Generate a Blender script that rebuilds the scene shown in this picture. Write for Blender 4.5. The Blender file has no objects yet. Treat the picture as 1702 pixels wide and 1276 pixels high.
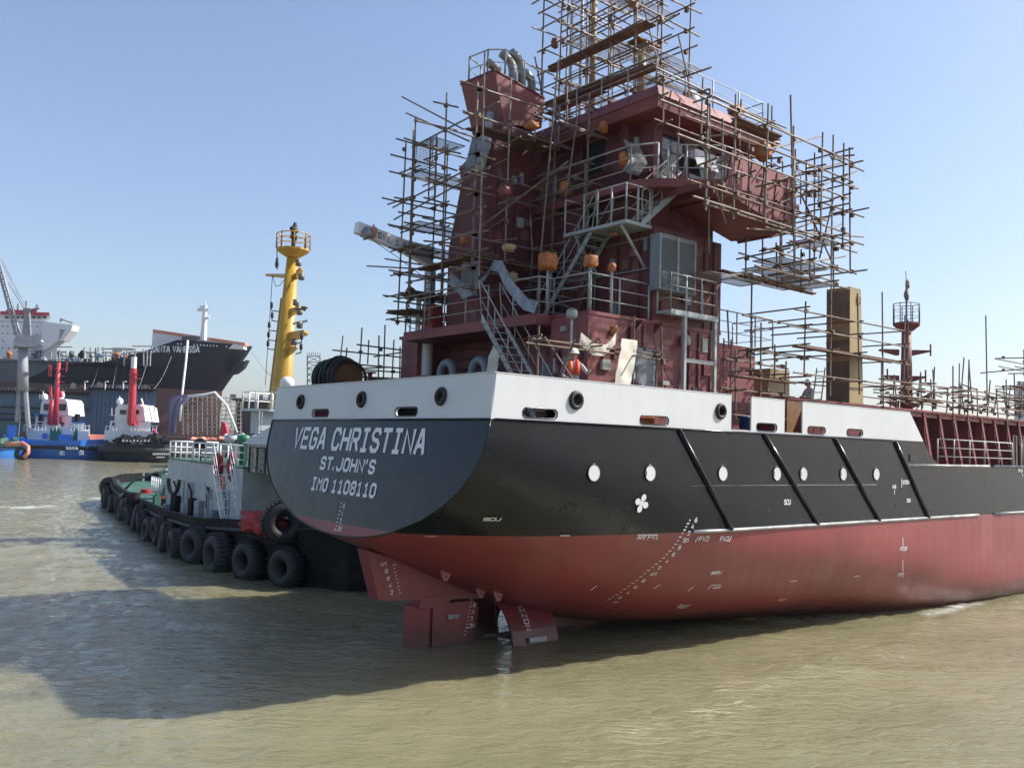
import bpy, math, random
from mathutils import Vector, Matrix, noise, geometry
from mathutils.bvhtree import BVHTree
R = math.radians
S = bpy.context.scene
COL = S.collection
V = Vector
WL = 1.6            # water level in the ship's draught scale (metres above keel)

# ------------------------------------------------------------------ camera
IMW, IMH, FPX = 1702, 1276, 1454.5
CAMP = V((-11.4553, -21.3719, 7.46165))
yaw, pit, rol = R(50.82876), R(3.91547), R(1.77588)
cf = V((math.cos(yaw)*math.cos(pit), math.sin(yaw)*math.cos(pit), math.sin(pit)))
cr0 = V((math.sin(yaw), -math.cos(yaw), 0)); cu0 = cr0.cross(cf)
cr = cr0*math.cos(rol)+cu0*math.sin(rol); cu = cu0*math.cos(rol)-cr0*math.sin(rol)
cam = bpy.data.cameras.new('camera'); camo = bpy.data.objects.new('camera', cam); COL.objects.link(camo)
cam.sensor_width = 36; cam.lens = FPX/IMW*36; cam.clip_start = .2; cam.clip_end = 9000
mw = Matrix((cr, cu, -cf)).transposed().to_4x4(); mw.translation = CAMP
camo.matrix_world = mw; S.camera = camo
# ------------------------------------------------------------------ sky, sun, exposure
SUN_EL, SUN_AZ = R(42), R(-29)      # azimuth measured from +x (the bow), starboard side
w = bpy.data.worlds.new('World'); S.world = w; w.use_nodes = True
nt = w.node_tree; bg = nt.nodes['Background']
sky = nt.nodes.new('ShaderNodeTexSky'); sky.sky_type = 'NISHITA'; sky.sun_disc = False
sky.sun_elevation = SUN_EL; sky.sun_rotation = R(90)-SUN_AZ
sky.air_density = 1.1; sky.dust_density = 1.8; sky.ozone_density = 3.6; sky.altitude = 0
hz = nt.nodes.new('ShaderNodeMix'); hz.data_type = 'RGBA'; hz.blend_type = 'MULTIPLY'; hz.inputs[0].default_value = 1
hz.inputs[7].default_value = (.97, .94, .98, 1)      # slightly violet, dusty air over the river
gm_ = nt.nodes.new('ShaderNodeGamma'); gm_.inputs[1].default_value = .86
nt.links.new(sky.outputs[0], hz.inputs[6]); nt.links.new(hz.outputs[2], gm_.inputs[0]); nt.links.new(gm_.outputs[0], bg.inputs[0]); bg.inputs[1].default_value = .14
sd = bpy.data.lights.new('sun', 'SUN'); sd.energy = 4.0; sd.angle = R(.9); sd.color = (1, .95, .87)
so = bpy.data.objects.new('sun', sd); COL.objects.link(so)
sv = V((math.cos(SUN_EL)*math.cos(SUN_AZ), math.cos(SUN_EL)*math.sin(SUN_AZ), math.sin(SUN_EL)))
so.rotation_euler = (-sv).to_track_quat('-Z', 'Y').to_euler(); so.location = sv*60
S.view_settings.view_transform = 'Standard'; S.view_settings.look = 'None'
S.view_settings.gamma = 1; S.view_settings.use_curve_mapping = False
S.view_settings.exposure = .80
# ------------------------------------------------------------------ measuring helpers (photo pixel -> point on a real plane)
def ray(px, py): return cf + cr*((px-IMW/2)/FPX) - cu*((py-IMH/2)/FPX)
def oX(px, py, x): d = ray(px, py); return CAMP+d*((x-CAMP.x)/d.x)
def oY(px, py, y): d = ray(px, py); return CAMP+d*((y-CAMP.y)/d.y)
def oZ(px, py, z): d = ray(px, py); return CAMP+d*((z-CAMP.z)/d.z)
def AT(px, py, D): return CAMP+ray(px, py)*D
E_ = V((math.sin(yaw), -math.cos(yaw), 0)); G_ = V((math.cos(yaw), math.sin(yaw), 0))
# ------------------------------------------------------------------ materials
MATS = {}
def mat(name, col, rough=.5, metal=0., var=.12, vs=1.2, bump=0., bs=12., streak=0., scol=(.05, .03, .02), spec=.5, patch=0., pcol=(.05, .04, .04), ps=1.0, alpha=1, trans=0, coat=0, seam=0, plates=0, wet=None):
    if name in MATS: return MATS[name]
    m = bpy.data.materials.new(name); m.use_nodes = True; n = m.node_tree.nodes; l = m.node_tree.links
    b = n['Principled BSDF']; b.inputs['Roughness'].default_value = rough; b.inputs['Metallic'].default_value = metal
    b.inputs['Specular IOR Level'].default_value = spec
    b.inputs['Alpha'].default_value = alpha; b.inputs['Transmission Weight'].default_value = trans
    b.inputs['Coat Weight'].default_value = coat
    tc = n.new('ShaderNodeTexCoord'); out = None
    def nz(scale, sc=(1, 1, 1), det=5, rg=.55):
        mp = n.new('ShaderNodeMapping'); mp.inputs['Scale'].default_value = sc; l.new(tc.outputs['Object'], mp.inputs[0])
        t = n.new('ShaderNodeTexNoise'); t.inputs['Scale'].default_value = scale; t.inputs['Detail'].default_value = det
        t.inputs['Roughness'].default_value = rg; l.new(mp.outputs[0], t.inputs['Vector']); return t.outputs[0]
    def rng(sock, a, bb, c, d):
        q = n.new('ShaderNodeMapRange'); q.inputs[1].default_value = a; q.inputs[2].default_value = bb
        q.inputs[3].default_value = c; q.inputs[4].default_value = d; l.new(sock, q.inputs[0]); return q.outputs[0]
    def mix(a, bcol, f):
        q = n.new('ShaderNodeMix'); q.data_type = 'RGBA'
        l.new(f, q.inputs[0])
        if isinstance(a, tuple): q.inputs[6].default_value = (*a, 1)
        else: l.new(a, q.inputs[6])
        q.inputs[7].default_value = (*bcol, 1); return q.outputs[2]
    if var or streak or patch or seam:
        base = col
        f = rng(nz(vs), .3, .7, 0, 1)
        lo = tuple(max(0, c*(1-var)) for c in col); hi = tuple(min(1, c*(1+var)) for c in col)
        out = mix(lo, hi, f)
        if patch: out = mix(out, pcol, rng(nz(ps, det=3), .56, .66, 0, patch))
        if streak: out = mix(out, scol, rng(nz(2.2, (3.5, 3.5, .22), det=4), .52, .78, 0, streak))
        if seam:
            bt = n.new('ShaderNodeTexBrick'); mp = n.new('ShaderNodeMapping')
            cx = n.new('ShaderNodeSeparateXYZ'); l.new(tc.outputs['Object'], cx.inputs[0])
            ad = n.new('ShaderNodeMath'); ad.operation = 'ADD'; l.new(cx.outputs[0], ad.inputs[0]); l.new(cx.outputs[1], ad.inputs[1])
            cb = n.new('ShaderNodeCombineXYZ'); l.new(ad.outputs[0], cb.inputs[0]); l.new(cx.outputs[2], cb.inputs[1])
            l.new(cb.outputs[0], bt.inputs['Vector']); bt.inputs['Scale'].default_value = 1
            bt.inputs['Brick Width'].default_value = .62; bt.inputs['Row Height'].default_value = 2.6; bt.offset = 0
            bt.inputs['Mortar Size'].default_value = .02; bt.inputs['Mortar Smooth'].default_value = .6
            ff = n.new('ShaderNodeMath'); ff.operation = 'MULTIPLY'; l.new(bt.outputs['Fac'], ff.inputs[0]); ff.inputs[1].default_value = seam
            out = mix(out, scol, ff.outputs[0])
        if wet:   # dirt and weed line left by the water
            sz = n.new('ShaderNodeSeparateXYZ'); l.new(tc.outputs['Object'], sz.inputs[0]); aw = n.new('ShaderNodeMath'); aw.operation = 'MULTIPLY_ADD'
            l.new(nz(1.3, (1, 1, .4), 6), aw.inputs[0]); aw.inputs[1].default_value = -1.1; l.new(sz.outputs[2], aw.inputs[2])
            out = mix(out, wet[1], rng(aw.outputs[0], wet[0]-.75, wet[0]-.15, .75, 0))
        l.new(out, b.inputs['Base Color'])
        l.new(rng(nz(vs*2.7), .3, .7, max(.03, rough-.08), min(1, rough+.08)), b.inputs['Roughness'])
    else: b.inputs['Base Color'].default_value = (*col, 1)
    if plates:   # welded shell plating: faint seams and the slight hollow between the frames
        sx = n.new('ShaderNodeSeparateXYZ'); l.new(tc.outputs['Object'], sx.inputs[0])
        ad = n.new('ShaderNodeMath'); ad.operation = 'SUBTRACT'; l.new(sx.outputs[0], ad.inputs[0]); l.new(sx.outputs[1], ad.inputs[1])
        cb = n.new('ShaderNodeCombineXYZ'); l.new(ad.outputs[0], cb.inputs[0]); l.new(sx.outputs[2], cb.inputs[1])
        bt = n.new('ShaderNodeTexBrick'); l.new(cb.outputs[0], bt.inputs['Vector']); bt.inputs['Scale'].default_value = 1
        bt.inputs['Brick Width'].default_value = 3.9; bt.inputs['Row Height'].default_value = 1.62; bt.offset = .4
        bt.inputs['Mortar Size'].default_value = .014; bt.inputs['Mortar Smooth'].default_value = .8
        wv = n.new('ShaderNodeTexWave'); wv.wave_profile = 'SIN'; l.new(cb.outputs[0], wv.inputs['Vector']); wv.inputs['Scale'].default_value = .48; wv.inputs['Distortion'].default_value = 1.4; wv.inputs['Detail'].default_value = 1
        b1 = n.new('ShaderNodeBump'); b1.inputs['Strength'].default_value = .5*plates; b1.inputs['Distance'].default_value = .012; l.new(wv.outputs['Fac'], b1.inputs['Height'])
        b2 = n.new('ShaderNodeBump'); b2.inputs['Strength'].default_value = .8*plates; b2.inputs['Distance'].default_value = .006; l.new(bt.outputs['Fac'], b2.inputs['Height']); l.new(b1.outputs[0], b2.inputs['Normal'])
        l.new(b2.outputs[0], b.inputs['Normal'])
    if bump and not plates:
        bp = n.new('ShaderNodeBump'); bp.inputs['Strength'].default_value = bump; bp.inputs['Distance'].default_value = .02
        l.new(nz(bs), bp.inputs['Height']); l.new(bp.outputs[0], b.inputs['Normal'])
    MATS[name] = m; return m
M = dict(
 black=mat('black_hull_paint', (.006, .008, .0115), .22, var=.25, vs=.7, bump=.03, bs=.9, streak=.05, scol=(.04, .048, .052), spec=.31, plates=.22),
 red=mat('red_antifouling', (.245, .045, .046), .40, var=.16, vs=.35, bump=.04, bs=.9, streak=.35, scol=(.17, .04, .036), patch=.18, pcol=(.36, .13, .12), ps=.45, plates=.4, wet=(2.05, (.075, .035, .028))),
 white=mat('white_bulwark_paint', (.56, .57, .575), .42, var=.06, vs=.6, bump=.03, bs=1.3, plates=.35, streak=.10, scol=(.52, .52, .5)),
 mark=mat('white_lettering', (.72, .73, .74), .5, var=.05),
 primer=mat('oxide_primer', (.115, .025, .028), .62, var=.34, vs=.8, bump=.2, bs=3, streak=.6, scol=(.06, .02, .02), patch=.55, pcol=(.27, .11, .10), ps=1.3, seam=.75),
 primer2=mat('oxide_primer_plain', (.19, .048, .048), .6, var=.22, vs=1.1, streak=.35, scol=(.08, .03, .028)),  # lighter primer; on wing, roof and hood sunlight is put into its colour
 primer3=mat('oxide_primer_sunlit', (.20, .058, .057), .6, var=.3, vs=.9, bump=.15, bs=3, streak=.55, scol=(.09, .03, .028), patch=.5, pcol=(.31, .14, .125), ps=1.1, seam=.6),  # primer made lighter: sunlight put into the colour of the lower houses
 rustdeck=mat('rusty_deck', (.14, .07, .05), .8, var=.3, patch=.4),
 rail=mat('grey_rail_paint', (.33, .34, .33), .5, var=.25, vs=4),
 stair=mat('grey_stair_paint', (.30, .33, .33), .5, var=.2, vs=3),
 vent=mat('grey_vent_paint', (.17, .20, .22), .45, var=.15),
 pole=mat('rusty_scaffold_tube', (.155, .105, .078), .6, metal=.25, var=.45, vs=2.5),
 pole2=mat('grey_scaffold_tube', (.20, .17, .15), .55, metal=.35, var=.4, vs=2.5),
 plank=mat('scaffold_plank', (.13, .075, .05), .8, var=.4, vs=3, bump=.3, bs=25),
 dark=mat('dark_opening', (.012, .013, .015), .5, var=0),
 rubber=mat('black_rubber', (.016, .016, .018), .62, var=.3, vs=4, bump=.35, bs=14),
 glass=mat('dark_window', (.02, .028, .035), .08, var=0, spec=.6),
 steel=mat('bare_steel', (.42, .42, .40), .38, metal=.8, var=.25, vs=3),
 tan=mat('tan_primer', (.33, .25, .125), .6, var=.2, vs=1, streak=.3, scol=(.2, .11, .05), patch=.2, pcol=(.2, .13, .08)),
 brown=mat('brown_wood', (.20, .10, .04), .75, var=.35, vs=2, streak=.4),
 yellow=mat('yellow_mast_paint', (.52, .30, .035), .45, var=.15, vs=.8, streak=.5, scol=(.2, .10, .03)),
 orange=mat('orange_wrap', (.38, .13, .035), .6, var=.35, vs=5, bump=.8, bs=9),
 tarp=mat('white_tarpaulin', (.62, .58, .49), .55, var=.14, vs=2.5, bump=.7, bs=4),
 plastic=mat('grey_plastic_sheet', (.24, .25, .27), .25, var=.35, vs=3, bump=1, bs=6),
 tugwhite=mat('tug_white', (.43, .47, .48), .5, var=.15, vs=1, streak=.6, scol=(.38, .36, .3)),
 tuggreen=mat('tug_green_deck', (.045, .115, .085), .6, var=.3, vs=1.5, patch=.3, pcol=(.12, .11, .09)),
 tughull=mat('tug_black_hull', (.010, .0105, .012), .7, var=.4, vs=2, bump=.3, bs=6, patch=.4, pcol=(.03, .029, .029), spec=.2),
 blue=mat('blue_hull_paint', (.04, .19, .58), .4, var=.15, vs=.4, streak=.25, scol=(.1, .13, .2)),
 bgblack=mat('bg_hull_black', (.009, .013, .026), .5, var=.35, vs=.06, streak=.2, scol=(.03, .036, .055)),
 bggrey=mat('bg_hull_grey', (.11, .12, .14), .6, var=.3, vs=.1, streak=.3, scol=(.06, .06, .08)),
 bgred=mat('bg_hull_red', (.13, .065, .055), .7, var=.3, vs=.12, streak=.4, scol=(.07, .04, .04)),
 dock=mat('dock_blue_grey', (.085, .145, .225), .65, var=.25, vs=.15, streak=.7, scol=(.045, .06, .085), patch=.3, pcol=(.16, .18, .2), ps=.2),
 mastred=mat('red_mast_paint', (.48, .035, .06), .4, var=.15, vs=1),
 bwhite=mat('ship_white_paint', (.74, .75, .76), .5, var=.06, vs=.2),
 crane=mat('crane_grey', (.26, .27, .30), .6, var=.2, vs=.4),
 salmon=mat('salmon_paint', (.68, .25, .16), .5, var=.08),
 rope=mat('dark_hose', (.022, .022, .022), .6, var=.3, vs=6),
 purple=mat('purple_tarp', (.24, .22, .34), .8, var=.25, vs=.3, bump=.6, bs=.8),
 shed=mat('brown_shed', (.085, .055, .055), .8, var=.3, vs=.1, streak=.4),
 skin=mat('skin', (.36, .19, .13), .55, var=.08),
 cover=mat('grey_coverall', (.42, .44, .43), .8, var=.15, vs=8),
 vest=mat('orange_life_vest', (.80, .10, .035), .6, var=.12, vs=10),
 helmet=mat('white_helmet', (.70, .74, .68), .3, var=.03),
 redcloth=mat('red_cloth', (.33, .03, .035), .8, var=.4, vs=3, bump=.8, bs=6),
 concrete=mat('quay_concrete', (.30, .29, .27), .85, var=.2, vs=.2),
 green=mat('green_paint', (.02, .16, .09), .5, var=.2),
 chrome=mat('steel_pipe', (.26, .26, .25), .5, metal=.6, var=.2, vs=3),
 redbox=mat('red_box_paint', (.24, .03, .03), .5, var=.2),
 bluepaint=mat('blue_drum_paint', (.03, .10, .35), .5, var=.2),
)
# ------------------------------------------------------------------ things, parts, mesh builder
INV = {}
def thing(name, label, cat, loc=(0, 0, 0), rz=0., group=None, kind=None):
    o = bpy.data.objects.new(name, None); COL.objects.link(o); o.location = loc; o.rotation_euler = (0, 0, rz)
    o.empty_display_size = .3
    o['label'] = label; o['category'] = cat
    if group: o['group'] = group
    if kind: o['kind'] = kind
    INV[o.name] = (Matrix.Translation(V(loc)) @ Matrix.Rotation(rz, 4, 'Z')).inverted()
    return o
class MB:
    def __init__(s): s.v = []; s.f = []; s.m = []; s.k = 0
    def add(s, vs, fs):
        b = len(s.v); s.v += [V(q) for q in vs]
        for f in fs: s.f.append([b+i for i in f]); s.m.append(s.k)
        return s
    def box(s, a, b, rz=0, piv=None):
        x0, y0, z0 = a; x1, y1, z1 = b
        vs = [V(q) for q in ((x0, y0, z0), (x1, y0, z0), (x1, y1, z0), (x0, y1, z0), (x0, y0, z1), (x1, y0, z1), (x1, y1, z1), (x0, y1, z1))]
        if rz:
            c = V(piv) if piv else (V(a)+V(b))/2; q = Matrix.Rotation(rz, 3, 'Z'); vs = [c+q@(v-c) for v in vs]
        return s.add(vs, [(0, 3, 2, 1), (4, 5, 6, 7), (0, 1, 5, 4), (1, 2, 6, 5), (2, 3, 7, 6), (3, 0, 4, 7)])
    def hexa(s, b4, t4):
        return s.add(list(b4)+list(t4), [(0, 3, 2, 1), (4, 5, 6, 7), (0, 1, 5, 4), (1, 2, 6, 5), (2, 3, 7, 6), (3, 0, 4, 7)])
    def prism(s, poly, d):
        n = len(poly); p = [V(q) for q in poly]; d = V(d)
        return s.add(p+[q+d for q in p], [tuple(range(n-1, -1, -1)), tuple(range(n, 2*n))]+[(i, (i+1) % n, n+(i+1) % n, n+i) for i in range(n)])
    def tube(s, p, q, r, n=8, r2=None, cap=True):
        p = V(p); q = V(q); d = (q-p)
        if d.length < 1e-6: return s
        d.normalize(); a = d.orthogonal().normalized(); b = d.cross(a); r2 = r if r2 is None else r2
        vs = [p+(a*math.cos(t)+b*math.sin(t))*r for t in [2*math.pi*i/n for i in range(n)]]
        vs += [q+(a*math.cos(t)+b*math.sin(t))*r2 for t in [2*math.pi*i/n for i in range(n)]]
        fs = [(i, (i+1) % n, n+(i+1) % n, n+i) for i in range(n)]
        if cap: fs += [tuple(range(n-1, -1, -1)), tuple(range(n, 2*n))]
        return s.add(vs, fs)
    def path(s, pts, r, n=8, closed=False):
        pts = [V(p) for p in pts]; k = len(pts); rings = []; ref = None
        for i, p in enumerate(pts):
            a = pts[i-1] if (i or closed) else p; b = pts[(i+1) % k] if (i < k-1 or closed) else p
            d = (b-a).normalized()
            if ref is None: ref = d.orthogonal()
            u = (ref-d*ref.dot(d))
            u = u.normalized() if u.length > 1e-5 else d.orthogonal().normalized(); ref = u; w_ = d.cross(u)
            rr = r[i] if isinstance(r, (list, tuple)) else r
            rings.append([p+(u*math.cos(t)+w_*math.sin(t))*rr for t in [2*math.pi*j/n for j in range(n)]])
        vs = [q for g in rings for q in g]; fs = []
        for i in range(k if closed else k-1):
            for j in range(n):
                a0 = i*n; b0 = ((i+1) % k)*n; fs.append((a0+j, a0+(j+1) % n, b0+(j+1) % n, b0+j))
        if not closed: fs += [tuple(range(n-1, -1, -1)), tuple(range((k-1)*n, k*n))]
        return s.add(vs, fs)
    def lathe(s, c, prof, n=16, ax='z'):
        c = V(c); vs = []; fs = []
        for (r, h) in prof:
            for i in range(n):
                t = 2*math.pi*i/n; a, b = r*math.cos(t), r*math.sin(t)
                vs.append(c+(V((a, b, h)) if ax == 'z' else V((h, a, b)) if ax == 'x' else V((a, h, b))))
        k = len(prof)
        for j in range(k-1):
            for i in range(n): fs.append((j*n+i, j*n+(i+1) % n, (j+1)*n+(i+1) % n, (j+1)*n+i))
        fs += [tuple(range(n-1, -1, -1)), tuple(range((k-1)*n, k*n))]
        return s.add(vs, fs)
    def torus(s, c, axis, R0, r, n=24, m=10, sx=1):
        c = V(c); d = V(axis).normalized(); a = d.orthogonal().normalized(); b = d.cross(a); vs = []; fs = []
        for i in range(n):
            t = 2*math.pi*i/n; e = a*math.cos(t)+b*math.sin(t)
            for j in range(m):
                q = 2*math.pi*j/m; vs.append(c+e*(R0+r*math.cos(q))+d*(r*sx*math.sin(q)))
        for i in range(n):
            for j in range(m): fs.append((i*m+j, ((i+1) % n)*m+j, ((i+1) % n)*m+(j+1) % m, i*m+(j+1) % m))
        return s.add(vs, fs)
    def blob(s, c, rad, seed=0, amp=.25, nu=14, nv=9, fr=1.6, boxy=1.):
        c = V(c); rad = V(rad) if not isinstance(rad, (int, float)) else V((rad,)*3); vs = []; fs = []
        for j in range(nv+1):
            for i in range(nu):
                th = math.pi*j/nv; ph = 2*math.pi*i/nu
                d = V((math.sin(th)*math.cos(ph), math.sin(th)*math.sin(ph), math.cos(th)))
                if boxy < 1: d = V([math.copysign(abs(q)**boxy, q) for q in d])
                k = 1+amp*noise.noise(d*fr+V((seed*7.3, seed*1.7, 0)))*1.6
                vs.append(c+V((d.x*rad.x, d.y*rad.y, d.z*rad.z))*k)
        for j in range(nv):
            for i in range(nu): fs.append((j*nu+i, (j+1)*nu+i, (j+1)*nu+(i+1) % nu, j*nu+(i+1) % nu))
        return s.add(vs, fs)
    def plate(s, outer, holes, o, u, v, th):
        """flat plate with holes: 2D outlines in (u,v) from o, thickness th along u x v (negative = behind)"""
        o = V(o); u = V(u); v = V(v); nn = u.cross(v).normalized()*th
        loops = [[V((a, b, 0)) for a, b in outer]]+[[V((a, b, 0)) for a, b in h] for h in holes]
        tri = geometry.tessellate_polygon(loops); flat = [q for L in loops for q in L]; k = len(flat)
        P = [o+u*q.x+v*q.y for q in flat]
        fs = []
        for t in tri:
            a, b, c = [flat[i] for i in t]
            if (b-a).cross(c-a).z < 0: t = (t[0], t[2], t[1])
            fs.append(tuple(t) if th < 0 else tuple(t)); fs.append(tuple(k+i for i in reversed(t)))
        b0 = 0
        for L in loops:
            m = len(L)
            for i in range(m): fs.append((b0+i, b0+(i+1) % m, k+b0+(i+1) % m, k+b0+i))
            b0 += m
        return s.add(P+[p+nn for p in P], fs)
    def build(s, name, mt, parent=None, smooth=False, world=True, fix=False):
        me = bpy.data.meshes.new(name); vs = s.v
        if parent is not None and world:
            r = parent
            while r.parent: r = r.parent
            iv = INV[r.name]; vs = [iv @ q for q in vs]
        me.from_pydata([tuple(q) for q in vs], [], s.f)
        for m_ in (mt if isinstance(mt, (list, tuple)) else [mt]): me.materials.append(m_)
        if any(s.m): me.polygons.foreach_set('material_index', s.m)
        if smooth: me.polygons.foreach_set('use_smooth', [True]*len(me.polygons))
        if fix:
            import bmesh
            bm = bmesh.new(); bm.from_mesh(me); bmesh.ops.recalc_face_normals(bm, faces=bm.faces); bm.to_mesh(me); bm.free()
        me.update()
        o = bpy.data.objects.new(name, me); COL.objects.link(o)
        if parent is not None: o.parent = parent
        return o
def tag(o, label, cat, group=None, kind=None):
    o['label'] = label; o['category'] = cat
    if group: o['group'] = group
    if kind: o['kind'] = kind
    return o
def struct(o): o['kind'] = 'structure'; return o
def base_thing(name, mb, mt, label, cat, group=None, smooth=False, loc=None, kind=None, fix=False):
    """a thing that is one mesh, its origin at the base"""
    c = V(loc) if loc is not None else V((sum(q.x for q in mb.v)/len(mb.v), sum(q.y for q in mb.v)/len(mb.v), min(q.z for q in mb.v)))
    mb.v = [q-c for q in mb.v]; o = mb.build(name, mt, None, smooth, fix=fix); o.location = c
    return tag(o, label, cat, group, kind)
# stroke lettering -------------------------------------------------
F_ = {
'A': [[(0, 0), (.42, 1.4), (.58, 1.4), (1, 0)], [(.17, .45), (.83, .45)]],
'C': [[(1, 1.1), (.8, 1.4), (.2, 1.4), (0, 1.15), (0, .25), (.2, 0), (.8, 0), (1, .3)]],
'D': [[(0, 0), (0, 1.4), (.7, 1.4), (1, 1.1), (1, .3), (.7, 0), (0, 0)]],
'E': [[(1, 1.4), (0, 1.4), (0, 0), (1, 0)], [(0, .72), (.8, .72)]],
'F': [[(1, 1.4), (0, 1.4), (0, 0)], [(0, .72), (.8, .72)]],
'G': [[(1, 1.1), (.8, 1.4), (.2, 1.4), (0, 1.15), (0, .25), (.2, 0), (.8, 0), (1, .25), (1, .65), (.55, .65)]],
'H': [[(0, 0), (0, 1.4)], [(1, 0), (1, 1.4)], [(0, .7), (1, .7)]],
'I': [[(.15, 1.4), (.85, 1.4)], [(.15, 0), (.85, 0)], [(.5, 0), (.5, 1.4)]],
'J': [[(1, 1.4), (1, .25), (.8, 0), (.2, 0), (0, .3)]],
'L': [[(0, 1.4), (0, 0), (.9, 0)]],
'M': [[(0, 0), (0, 1.4), (.5, .85), (1, 1.4), (1, 0)]],
'N': [[(0, 0), (0, 1.4), (1, 0), (1, 1.4)]],
'O': [[(.2, 0), (0, .25), (0, 1.15), (.2, 1.4), (.8, 1.4), (1, 1.15), (1, .25), (.8, 0), (.2, 0)]],
'P': [[(0, 0), (0, 1.4), (.8, 1.4), (1, 1.2), (1, .85), (.8, .65), (0, .65)]],
'R': [[(0, 0), (0, 1.4), (.8, 1.4), (1, 1.2), (1, .88), (.8, .68), (0, .68)], [(.55, .68), (1, 0)]],
'S': [[(1, 1.15), (.8, 1.4), (.2, 1.4), (0, 1.15), (0, .95), (.2, .75), (.8, .65), (1, .45), (1, .25), (.8, 0), (.2, 0), (0, .25)]],
'T': [[(0, 1.4), (1, 1.4)], [(.5, 1.4), (.5, 0)]],
'U': [[(0, 1.4), (0, .25), (.2, 0), (.8, 0), (1, .25), (1, 1.4)]],
'V': [[(0, 1.4), (.5, 0), (1, 1.4)]],
'W': [[(0, 1.4), (.25, 0), (.5, .9), (.75, 0), (1, 1.4)]],
'X': [[(0, 0), (1, 1.4)], [(0, 1.4), (1, 0)]],
'Z': [[(0, 1.4), (1, 1.4), (0, 0), (1, 0)]],
'0': [[(.2, 0), (0, .25), (0, 1.15), (.2, 1.4), (.8, 1.4), (1, 1.15), (1, .25), (.8, 0), (.2, 0)]],
'1': [[(.15, 1.15), (.5, 1.4), (.5, 0)], [(.15, 0), (.85, 0)]],
'2': [[(0, 1.1), (.2, 1.4), (.8, 1.4), (1, 1.15), (1, .85), (0, 0), (1, 0)]],
'4': [[(.75, 0), (.75, 1.4), (0, .4), (1, .4)]],
'5': [[(1, 1.4), (.1, 1.4), (0, .75), (.75, .85), (1, .6), (1, .25), (.75, 0), (0, .1)]],
'6': [[(.9, 1.4), (.4, 1.2), (0, .6), (0, .25), (.2, 0), (.8, 0), (1, .25), (1, .6), (.8, .8), (.2, .75)]],
'8': [[(.2, .75), (0, .95), (0, 1.2), (.2, 1.4), (.8, 1.4), (1, 1.2), (1, .95), (.8, .75), (.2, .75), (0, .5), (0, .25), (.2, 0), (.8, 0), (1, .25), (1, .5), (.8, .75)]],
'.': [[(.0, 0), (.01, .2)]], "'": [[(.0, 1.05), (.12, 1.45)]], '/': [[(0, -.2), (.7, 1.5)]], '-': [[(0, .7), (.9, .7)]],
}
def strip2(pl, wd):
    """mitred flat strip along a 2D polyline"""
    n = len(pl); P = [V((a, b)) for a, b in pl]; out = []
    closed = (P[0]-P[-1]).length < 1e-6
    for i in range(n):
        a = P[i-1] if i else (P[n-2] if closed else None); b = P[i+1] if i < n-1 else (P[1] if closed else None)
        d1 = (P[i]-a).normalized() if a is not None else None; d2 = (b-P[i]).normalized() if b is not None else None
        d1 = d1 or d2; d2 = d2 or d1
        t = (d1+d2); t = t.normalized() if t.length > 1e-4 else d1
        nn = V((-t.y, t.x)); k = wd/2/max(.82, nn.dot(V((-d1.y, d1.x))))
        e = V((0, 0))
        if not closed and i == 0: e = -d1*wd*.3
        if not closed and i == n-1: e = d1*wd*.3
        out.append((P[i]+nn*k+e, P[i]-nn*k+e))
    return out
def glyphs(mb, text, o, u, v, h, w_, gap, wd, lift=0.004, nrm=None):
    """letters of height h, width w_ in the plane (u,v); returns advance"""
    o = V(o); u = V(u).normalized(); v = V(v).normalized(); nn = V(nrm) if nrm is not None else u.cross(v); x = 0; li = 0
    for ch in text:
        if ch == ' ': x += w_*.62+gap*.5; continue
        cw = w_*(.25 if ch in ".'" else 1)
        for pl in F_.get(ch, []):
            li += 1
            st = strip2([(a*w_*(1 if ch not in ".'" else .9), b*h/1.4) for a, b in pl], wd)
            pts = [q for ab in st for q in ab]
            P = [o+u*(x+q.x)+v*q.y+nn*(lift+.0012*(li % 3)) for q in pts]
            mb.add(P, [(2*i, 2*i+1, 2*i+3, 2*i+2) for i in range(len(st)-1)])
        x += cw+gap
    return x-gap
def text_w(text, w_, gap):
    x = 0
    for ch in text: x += (w_*.62+gap*.5) if ch == ' ' else (w_*(.25 if ch in ".'" else 1)+gap)
    return x-gap
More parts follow.
